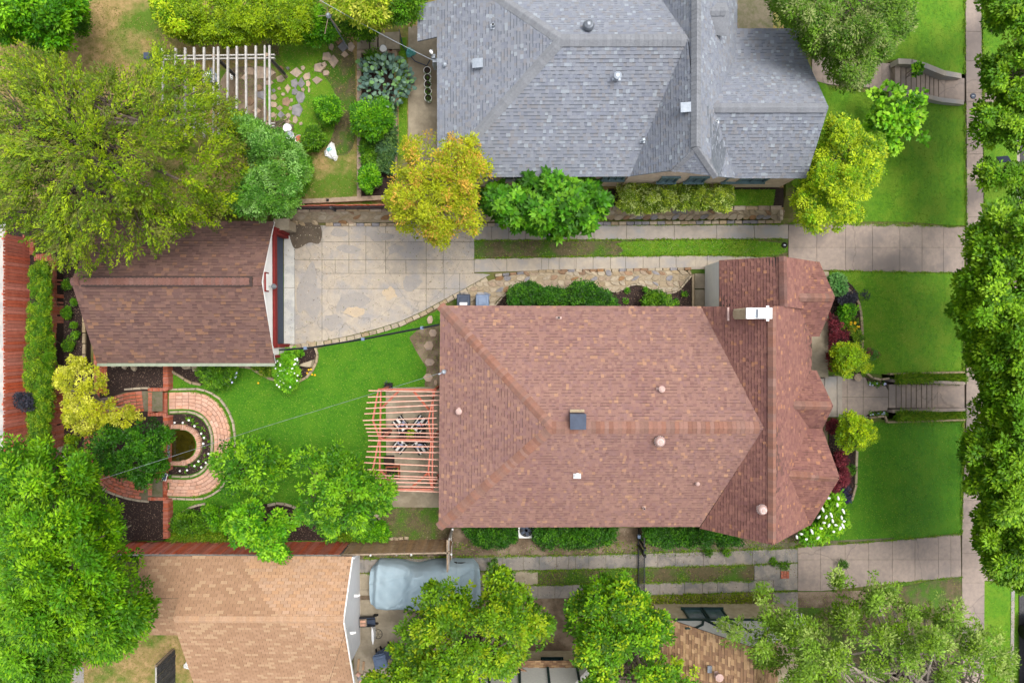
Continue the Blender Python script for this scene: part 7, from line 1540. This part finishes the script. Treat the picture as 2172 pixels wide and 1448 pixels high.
yl = shrub('perennial', 'green clump dotted with yellow flowers inside the curved edging', 'plant', [(1795, 680), (1825, 680), (1828, 715), (1822, 740), (1805, 730), (1795, 710)], .08, .4, 60, 26, .16, .09, .04, P_GRASS, 53); rf = random.Random(3)
blooms('flower', yl, [P(rf.uniform(1798, 1822), rf.uniform(683, 704), .5) for _ in range(14)], .055, M_['yellow'])
shrub('perennial', 'small green plant between the two little red maples', 'plant', blob(1802, 995, 11, 10, 8, 8), .05, .35, 30, 24, .16, .1, .04, P_MID, 54); vi = shrub('perennial', 'dark violet plant at the bottom of the south front bed', 'plant', [(1775, 1035), (1800, 1032), (1808, 1048), (1798, 1066), (1782, 1052)], .05, .3, 45, 24, .16, .08, .04, pal((60, 50, 110), (50, 46, 80), (70, 70, 90)), 55)
rb3 = shrub('rose_bush', 'tiny bush with reddish leaves on the lawn by the yellow tree', 'shrub', blob(1850, 750, 10, 12, 8, 9), .1, .5, 26, 22, .16, .08, .04, pal((80, 150, 70), (70, 130, 40), (130, 70, 70)), 56)
DG = 'grassy borders beside the front stairs'
def grassrow(label, x0_, x1_, yc, hh, seed, pl=P_GRASS, grp=DG, z=None, n=None, name='daylily_border', ll=.3):
    r = empty(name, G((x0_+x1_)/2, yc), label, 'border plants', grp); rng = np.random.default_rng(seed); n = n or int((x1_-x0_)*26)
    px = rng.uniform(x0_, x1_, n); py = yc+rng.normal(0, hh*.36, n).clip(-hh*.8, hh*.8); pos = np.array([tuple(G(a, b2, .02)) for a, b2 in zip(px, py)]) if z is None else PN(px, py, px*0+z)
    a = rng.uniform(0, 6.28, n); ti = rng.uniform(.2, 1.2, n); ax = np.stack([np.cos(a), np.sin(a), ti], 1); pos[:, 2] += rng.uniform(0, .18, n)
    leaves('foliage', pos, ax, np.array([0, 0, 1.])+unit(rng, n)*.3, ll*rng.uniform(.6, 1.2, n), .03*rng.uniform(.8, 1.4, n), np.clip(pl[rng.integers(0, len(pl), n)]*(1+rng.uniform(-.3, .3, (n, 1))), 0, 1), r)
grassrow('grassy daylily border along the upper side of the front stairs', 1918, 2040, 801, 9, 60); grassrow('single daylily clump at the top of the upper stair border', 1898, 1914, 803, 8, 61); grassrow('grassy daylily border along the lower side of the front stairs', 1898, 2040, 881, 10, 62)
for (x0_, x1_, y_, lb, sd5) in ((1836, 1882, 814, 'white flowers in the sliver bed north of the walk', 63), (1840, 1882, 876, 'white flowers in the sliver bed south of the walk', 64)):
    r = empty('flowers', P(x0_, y_, 0), lb, 'flowers'); rf = random.Random(sd5)
    blooms('flower', r, [P(rf.uniform(x0_+6, x1_), y_+rf.uniform(-3, 3), .12) for _ in range(8)], .045, M_['lilac']); crown('foliage', r, [(x0_+4, y_-4), (x1_, y_-2), (x1_, y_+4), (x0_+4, y_+4)], .03, .12, 26, 10, .08, .06, .03, P_MID, sd5)
# ------------------------------------------------------------------ shrubs round the house
HN = 'clipped shrubs along the north wall'
shrub('shrub', 'long glossy clipped shrub nearest the wheelie bins', 'shrub', [(1082, 620), (1095, 605), (1125, 600), (1155, 612), (1180, 615), (1200, 615), (1208, 648), (1085, 648)], .8, 1.5, 330, 40, .22, .08, .05, P_DEEP, 70, .35, HN)
shrub('shrub', 'rounded glossy shrub in the middle of the north bed', 'shrub', [(1205, 612), (1225, 600), (1255, 602), (1280, 615), (1305, 630), (1308, 650), (1205, 650)], .8, 1.6, 260, 40, .22, .08, .05, P_DEEP, 71, .35, HN)
shrub('shrub', 'small round shrub alone at the right end of the north bed', 'shrub', [(1366, 640), (1372, 622), (1395, 617), (1418, 630), (1428, 650), (1366, 650)], .6, 1.2, 110, 40, .2, .08, .05, P_MID, 72, .35, HN)
for cx, cy, lb in ((1330, 616, 'seedling left of the bare patch in the north bed'), (1326, 640, 'seedling touching the wall in the north bed'), (1370, 612, 'seedling on the stone rim of the north bed'), (1452, 622, 'seedling at the far right of the north bed'), (1436, 640, 'tiny seedling beside the small round shrub')): shrub('seedling', lb, 'plant', blob(cx, cy, 5, 5, 7, 1), .38, .5, 6, 16, .1, .07, .04, P_BRIGHT, int(cx), .36, stems=False)
HS = 'dark shrubs under the south eave'
for ol, lb, sd6, n in (([(985, 1118), (1092, 1118), (1095, 1140), (1070, 1156), (1030, 1158), (1000, 1145)], 'leafy shrub left of the air conditioner', 73, 260), ([(1134, 1118), (1305, 1118), (1310, 1140), (1280, 1155), (1200, 1158), (1150, 1160), (1134, 1140)], 'long shrub right of the air conditioner', 74, 420), ([(1366, 1118), (1500, 1120), (1570, 1138), (1572, 1152), (1480, 1156), (1400, 1158), (1368, 1145)], 'low shrub beyond the iron gate under the gable', 75, 360)):
    shrub('shrub', lb, 'shrub', ol, .4, 1.1, n, 34, .22, .09, .045, P_DEEP, sd6, 0, HS)
tufts('weeds', 'weeds and grass tufts in the dirt beside the shared driveway', [(760, 1150), (1700, 1140), (1690, 1172), (1350, 1180), (960, 1184), (760, 1186)], 260, .1, .035, P_GRASS, 76, 0, patch=.05)
tufts('weeds', 'weeds in the middle strip of the shared driveway', V_S2, 300, .09, .035, P_GRASS, 77, 0, patch=.04)
tufts('weeds', 'straggly plants along the cream house wall', [(1368, 1262), (1620, 1256), (1620, 1280), (1368, 1282)], 500, .16, .04, pal((110, 140, 24), (150, 160, 40), (80, 110, 20)), 78, .02)
for cx, cy, rx, ry, lb in ((1503, 1172, 5, 6, 'weed tuft on the upper driveway ribbon'), (1543, 1170, 4, 5, 'second weed tuft on the upper driveway ribbon'), (1790, 1196, 11, 6, 'spiky weed in the crack of the lower apron'), (1660, 1200, 12, 6, 'weed over the inset bricks'), (1045, 1193, 8, 12, 'weed between the ribbon slabs near the covered car'), (1080, 1280, 10, 8, 'weed by the maple trunk'), (1640, 1190, 4, 5, 'tiny weed by the dark slab')): shrub('weed', lb, 'plant', blob(cx, cy, rx, ry, 8, 2), .06, .2, 12, 18, .14, .12, .03, P_MID, int(cx), .03, stems=False)
hg = shrub('hedge', 'long clipped green hedge between the red fence and the low brick wall', 'hedge', [(66, 562), (85, 555), (105, 560), (108, 600), (106, 680), (112, 740), (116, 775), (112, 800), (112, 860), (106, 900), (110, 985), (62, 985), (60, 900), (66, 850), (52, 790), (60, 700), (64, 620)], TB+.7, TB+1.25, 1500, 40, .18, .065, .035, pal((70, 134, 12), (54, 114, 10), (100, 156, 20), (124, 166, 26)), 79, TB, lump=.12)
shrub('shrub', 'blackish shrub poking up beside the rear red fence', 'shrub', [(32, 838), (50, 832), (70, 842), (72, 862), (55, 872), (38, 860)], TB+1.2, TB+1.7, 45, 30, .16, .1, .04, P_DARK, 80, TB)
for cx, cy, rr, lb in ((141, 604, 9, 'upper round bush in the rear mulch strip'), (141, 664, 10, 'middle round bush in the rear mulch strip'), (143, 729, 14, 'largest round bush in the rear mulch strip'), (158, 640, 5, 'seedling beside the upper bushes in the mulch strip'), (157, 690, 5, 'seedling halfway down the mulch strip'), (160, 710, 6, 'pale seedling above the largest round bush')): shrub('shrub', lb, 'shrub', blob(cx, cy, rr, rr, 9, 3), TL+.1, TL+.45, int(rr*4), 26, .13, .07, .035, P_MID, int(cx+cy), TL)
shrub('ground_cover', 'low yellow green ground cover beside the stone plinth', 'plant', [(138, 925), (168, 918), (172, 945), (160, 965), (140, 960)], TL+.05, TL+.2, 60, 24, .12, .06, .03, P_LIME, 82, TL)
bl = shrub('shrub', 'rounded green shrub edged with pale blue flowers under the garage gutter', 'shrub', [(418, 785), (435, 772), (470, 772), (500, 776), (502, 800), (480, 818), (460, 828), (440, 812), (420, 800)], .4, 1.1, 200, 34, .2, .09, .05, P_MID, 83); rf = random.Random(8)
blooms('flower', bl, [P(rf.uniform(470, 502), rf.uniform(785, 812), 1.0) for _ in range(26)], .05, M_['lilac'])
wf2 = shrub('shrub', 'bright shrub sprinkled with white flowers at the garage corner', 'shrub', [(586, 748), (610, 742), (640, 745), (642, 758), (625, 772), (632, 790), (628, 812), (610, 828), (592, 812), (582, 790), (585, 770)], .4, 1.2, 240, 34, .2, .1, .05, pal((90, 176, 24), (70, 154, 18), (120, 196, 40)), 84); blooms('flower', wf2, [P(rf.uniform(584, 632), rf.uniform(760, 822), 1.25) for _ in range(46)], .04, M_['white'])
shrub('perennial', 'flowering weeds between the blue shrub and the garage corner', 'plant', [(535, 774), (580, 774), (586, 800), (560, 796), (540, 784)], .05, .3, 60, 24, .15, .08, .04, P_GRASS, 85)
yf = empty('flowers', P(600, 800, 0), 'orange and yellow flowers along the curved cream edging', 'flowers'); blooms('flower', yf, [P(x, y, .2) for x, y in ((566, 795), (553, 788), (660, 783), (655, 784), (652, 791), (662, 794), (668, 795), (548, 812))], .05, M_['yellow'])
# pond plants
pn = empty('flowers', P(430, 940, 0), 'white starry plants dotted through the mulch round the pond', 'flowers'); 
PTS = [(374, 892), (386, 896), (399, 893), (415, 903), (425, 918), (437, 927), (428, 938), (439, 958), (434, 942), (421, 974), (438, 977), (379, 998), (396, 993), (425, 992), (410, 990)]
blooms('flower', pn, [P(x, y, .12) for x, y in [(x+rf.uniform(-4, 4), y+rf.uniform(-4, 4)) for x, y in PTS]], .055, M_['white_wall'], 6)
sdl = empty('perennial', P(420, 960, 0), 'green seedlings sprouting among the white starry plants', 'plant'); rf = random.Random(5)
ring = [(388+rf.uniform(44, 58)*math.cos(a), 942-rf.uniform(48, 60)*math.sin(a)) for a in [R_(rf.uniform(-85, 85)) for _ in range(44)]]
rngq = np.random.default_rng(9); q = np.repeat(np.array([tuple(P(x, y, .03)) for x, y in ring]), 9, axis=0); ax = unit(rngq, len(q)); ax[:, 2] = np.abs(ax[:, 2])*.6+.2
leaves('foliage', q, ax, np.array([0, 0, 1.])+unit(rngq, len(q))*.3, .09, .035, P_BRIGHT[rngq.integers(0, 4, len(q))], sdl)
# south beds
SBG = 'shrubs in the bed before the red fence'
for ol, lb, sd7, pl_, n in (([(365, 1100), (395, 1082), (430, 1080), (440, 1100), (430, 1125), (400, 1130), (365, 1125)], 'bushy shrub at the left end of the fence bed', 90, P_MID, 150), ([(430, 1075), (460, 1072), (485, 1085), (495, 1110), (465, 1125), (440, 1115)], 'white flecked low shrub beside the left bushy shrub', 91, P_BRIGHT, 130), ([(690, 1090), (715, 1095), (720, 1125), (695, 1130), (680, 1110)], 'shrub under the wide young tree', 92, P_BRIGHT, 90), ([(755, 1105), (790, 1100), (815, 1110), (825, 1130), (815, 1146), (775, 1146), (755, 1135)], 'mixed flowering shrub at the right end of the fence bed', 93, P_BRIGHT, 190)): shrub('shrub', lb, 'shrub', ol, .2, .8, n, 32, .2, .09, .05, pl_, sd7, 0, SBG)
grassrow('grassy plants in front of the left red fence boards', 366, 480, 1134, 12, 94, P_GRASS, None, .05, 2600, 'grass_border', .26); grassrow('grassy plants by the join of red and brown fence', 700, 810, 1134, 11, 95, P_GRASS, None, .05, 2200, 'grass_border', .26)
# north garden plants
def cactus():
    r = empty('prickly_pear', P(815, 165, ZN), 'sprawling blue green prickly pear cactus with flat pads', 'cactus'); rng = random.Random(4); rows = []
    ol = [(760, 130), (790, 118), (830, 118), (850, 125), (872, 155), (878, 175), (868, 200), (848, 215), (830, 232), (800, 215), (775, 215), (762, 190), (770, 160)]
    me = None; V = []; n = 8
    for k in range(n): a = 2*math.pi*k/n; V.append((.5+.5*math.cos(a), .32*math.sin(a)*(1+.25*math.cos(a)), 0))
    V2 = [(x, y, .05) for x, y, z in V]+[(x, y, -.05) for x, y, z in V]; Fc = [tuple(range(n)), tuple(range(n, 2*n))[::-1]]+[(n+i, n+(i+1) % n, (i+1) % n, i) for i in range(n)]
    mats_ = [mat('pad%d' % i, c, c, 6, rough=.6, bump=0) for i, c in enumerate([C(98, 128, 116), C(118, 148, 124), C(84, 114, 100), C(112, 154, 90)])]
    mes = [mesh('pad', V2, Fc, m_) for m_ in mats_]; cnt = 0
    while cnt < 420:
        x, y = rng.uniform(755, 880), rng.uniform(115, 235)
        if not inpoly(np.array([x]), np.array([y]), ol)[0]: continue
        z = ZN+rng.uniform(.3, 1.4)*(1-((x-818)/75)**2*.5); a = math.atan2(-(y-170), x-818)+rng.uniform(-.9, .9); s_ = rng.uniform(.14, .26)
        inst('pad', rng.choice(mes), r, P(x, y, z), (s_, s_*1.15, s_*.8), (rng.uniform(-1.1, 1.1), rng.uniform(-.9, .1), a)); cnt += 1
    crown('foliage', r, [(775, 110), (800, 108), (802, 125), (780, 130)], ZN+.3, ZN+.7, 30, 20, .2, .1, .04, P_MID, 5)
cactus()
NG = 'bright shrubs in the north garden'
shrub('shrub', 'full green shrub just below the prickly pear', 'shrub', [(748, 230), (765, 218), (790, 210), (815, 215), (830, 235), (832, 262), (815, 280), (795, 292), (770, 290), (750, 270)], ZN+.6, ZN+1.7, 260, 38, .24, .12, .055, P_BRIGHT, 100, ZN, NG); shrub('shrub', 'round light green bush on the north lawn', 'shrub', blob(696, 230, 27, 28, 12, 3), ZN+.4, ZN+1.3, 170, 38, .22, .09, .05, P_BRIGHT, 101, ZN, NG)
shrub('shrub', 'smaller green bush beside the white pots', 'shrub', blob(664, 294, 22, 22, 11, 4), ZN+.2, ZN+.9, 110, 34, .2, .09, .05, P_MID, 102, ZN, NG); shrub('shrub', 'light green bush at the lower end of the planting bed', 'shrub', blob(784, 380, 20, 25, 11, 5), ZN+.3, ZN+1.1, 140, 34, .22, .1, .05, P_BRIGHT, 103, ZN, NG)
shrub('shrub', 'leafy shrub at the right foot of the round green tree', 'shrub', [(635, 340), (655, 345), (660, 365), (645, 395), (640, 412), (622, 405)], ZN+.2, ZN+1, 80, 28, .22, .2, .06, P_MID, 104, ZN, NG)
shrub('perennial', 'lower grassy filling of the bed under the green shrub', 'plant', [(768, 295), (796, 295), (796, 355), (768, 358)], ZN+.05, ZN+.4, 120, 26, .18, .14, .04, P_MID, 105, ZN); shrub('perennial', 'blue green strappy plants in the right half of the planting bed', 'plant', [(804, 235), (834, 225), (836, 330), (830, 365), (806, 360), (803, 290)], ZN+.1, ZN+.5, 190, 26, .2, .16, .04, pal((70, 120, 80), (60, 110, 50), (90, 140, 70)), 106, ZN)
shrub('hedge', 'row of pale variegated shrubs against the cream brick wall', 'hedge', [(1308, 395), (1340, 388), (1380, 392), (1405, 398), (1430, 390), (1480, 390), (1520, 392), (1552, 400), (1554, 425), (1540, 450), (1500, 440), (1450, 442), (1400, 445), (1350, 452), (1315, 440), (1305, 420)], ZN+.5, ZN+1.3, 700, 34, .2, .075, .045, P_VARI, 107, ZN)
rf = random.Random(12)
# grass as short blades
H_ = [FB1, FB2]
tufts('grass', 'mown grass on the rear lawn', L_REAR, 230, .055, .02, P_LAWN, 120, 0, holes=[OUT+[(330, 1060), (330, 820)], BF, BDC, BDD, PT, [(602, 728), (640, 733), (740, 718), (850, 690), (936, 640), (602, 640)]])
tufts('grass', 'mown grass on the lawn north of the front stairs', L_F1, 230, .055, .02, P_LAWN, 121, holes=H_); tufts('grass', 'mown grass on the lawn south of the front stairs', L_F2, 230, .055, .02, P_LAWN, 122, holes=H_)
tufts('grass', 'grass on the lawn before the grey house', L_N1, 210, .055, .02, pal((84, 134, 20), (64, 116, 14), (106, 146, 34)), 123); tufts('grass', 'grass on the uppermost front lawn', L_N2, 210, .055, .02, pal((84, 134, 20), (64, 116, 14), (106, 146, 34)), 124)
tufts('grass', 'grass and weeds in the centre strip of the driveway', V_N, 260, .07, .025, P_GRASS, 125, .004, patch=.045); tufts('grass', 'green grass at the street end of the driveway strip', V_NG, 300, .07, .022, P_LAWN, 126, .006)
tufts('grass', 'dry and green grass in the north yard', [(170, -10), (470, 90), (770, 70), (770, 420), (620, 420), (500, 300), (480, 140), (300, 160), (160, 130)], 130, .07, .022, P_DRY, 127, ZN, holes=[[(460, 145), (560, 138), (590, 150), (575, 200), (560, 285), (470, 280)]]); tufts('grass', 'green grass between the loose flagstones', [(585, 88), (700, 90), (720, 230), (700, 320), (640, 330), (590, 290), (560, 230), (500, 220), (500, 160)], 170, .06, .022, P_LAWN, 128, ZN)
tufts('grass', 'grass on the planting strip at the lower right', STRIP_S, 150, .06, .022, P_GRASS, 129); tufts('grass', 'grass on the planting strip under the street trees', [(2088, 0), (2160, 0), (2160, 480), (2092, 480)], 150, .06, .022, P_GRASS, 130); tufts('grass', 'grass below the olive tree', L_S, 90, .06, .022, P_GRASS, 131)
tufts('grass', 'patchy grass behind the tan garage', [(150, 1345), (388, 1345), (405, 1450), (150, 1450)], 180, .07, .022, P_DRY, 132, 0); tufts('grass', 'green strip between the planting bed and the patio', [(846, 100), (862, 100), (864, 330), (846, 330)], 300, .07, .022, P_LAWN, 133, ZN); tufts('grass', 'green patch beside the retaining wall', [(1555, 402), (1645, 402), (1640, 436), (1550, 438)], 300, .08, .025, P_LAWN, 134, ZN)
chips('gravel', 'pale grit scattered on the bare ground of the driveway strip', V_N, .008, 135, 60, pl=pal((190, 176, 156), (150, 136, 116), (110, 96, 80)), sz=.035); chips('gravel', 'grit and leaf litter along the shared driveway', V_S1, .01, 136, 70, pl=pal((190, 176, 156), (150, 130, 106), (104, 88, 70)), sz=.04, holes=())

# grass creeping over the edges of paving, and fallen leaves on it
def fringe(label, paths, seed, z=None, w=2.2, n=9, pl=P_GRASS):
    rng = np.random.default_rng(seed); X = []; Y = []
    for pth in paths:
        for (x0_, y0_), (x1_, y1_) in zip(pth, pth[1:]):
            L = math.hypot(x1_-x0_, y1_-y0_); k = int(L*n); t = rng.random(k)
            m_ = (np.sin(t*L*.13+seed)+rng.normal(0, .8, k)) > -.2; t = t[m_]; k = len(t)
            X.append(x0_+(x1_-x0_)*t+rng.normal(0, w*.5, k)); Y.append(y0_+(y1_-y0_)*t+rng.normal(0, w*.5, k))
    X = np.concatenate(X); Y = np.concatenate(Y)
    pos = np.array([tuple(G(a, b2, .03)) for a, b2 in zip(X, Y)]) if z is None else PN(X, Y, X*0+z)
    n_ = len(pos); ax = unit(rng, n_); ax[:, 2] = np.abs(ax[:, 2])*.5+.1
    o = leaves('grass', pos, ax, np.array([0, 0, 1.])+unit(rng, n_)*.4, .075*rng.uniform(.5, 1.5, n_), .02*rng.uniform(.6, 1.4, n_), np.clip(pl[rng.integers(0, len(pl), n_)]*(1+rng.uniform(-.2, .2, (n_, 1))), 0, 1), None, MATS['grass_blade']); tag(o, label, kind='stuff')
fringe('grass creeping over the driveway ribbons', [[(1006, 510), (1671, 507)], [(1006, 548), (1230, 544), (1500, 541), (1671, 546)], [(1006, 479), (1662, 475)]], 201, .03, 1.5, 5)
fringe('grass creeping over the front paving edges', [[(1672, 474), (2046, 481)], [(1760, 574), (2044, 579)], [(2046, 220), (2050, 480)], [(2044, 580), (2044, 790)], [(2042, 892), (2040, 1130)], [(1690, 1158), (1880, 1146), (2036, 1132)], [(2084, 0), (2088, 480)], [(2087, 580), (2086, 1120)], [(1900, 1236), (2040, 1223)], [(2046, 0), (2046, 158)], [(1760, 187), (1895, 198)]], 202, None, 1.8, 6)
fringe('grass creeping over the parking pad kerb and path edges', [[(640, 733), (740, 718), (850, 687), (940, 642)], OUT[1:-1], [(757, 108), (757, 420)]], 203, .08, 1.6, 3)
fringe('weeds along the shared driveway edges', [[(755, 1216), (1142, 1210), (1692, 1194)], [(755, 1184), (1220, 1177), (1692, 1161)], [(1010, 1242), (1600, 1232)], [(1380, 1263), (1692, 1252)]], 204, .04, 2.2, 5)
P_LIT = pal((120, 96, 60), (90, 72, 50), (150, 130, 90), (110, 120, 50))
for nm_, ol, zz, sd8, dn_ in (('parking pad', PAD, .036, 210, 9), ('shared driveway', [(760, 1180), (1692, 1160), (1692, 1255), (860, 1275)], .036, 211, 14), ('roof of the garage', [(206, 590), (560, 600), (580, 768), (206, 768)], None, 212, 5)):
    if zz is None: continue
    chips('leaf_litter', 'dead leaves and twigs scattered on the '+nm_, ol, zz, sd8, dn_, pl=P_LIT, sz=.06)
chips('grit', 'fine grit and specks on the parking pad', PAD, .036, 220, 45, pl=pal((110, 100, 88), (80, 72, 62), (214, 206, 190), (96, 100, 60)), sz=.03)
chips('grit', 'fine grit and specks on the shared driveway', [(760, 1180), (1692, 1160), (1692, 1255), (860, 1275)], .036, 221, 50, pl=pal((100, 92, 80), (76, 70, 60), (206, 198, 184), (90, 100, 50)), sz=.03)
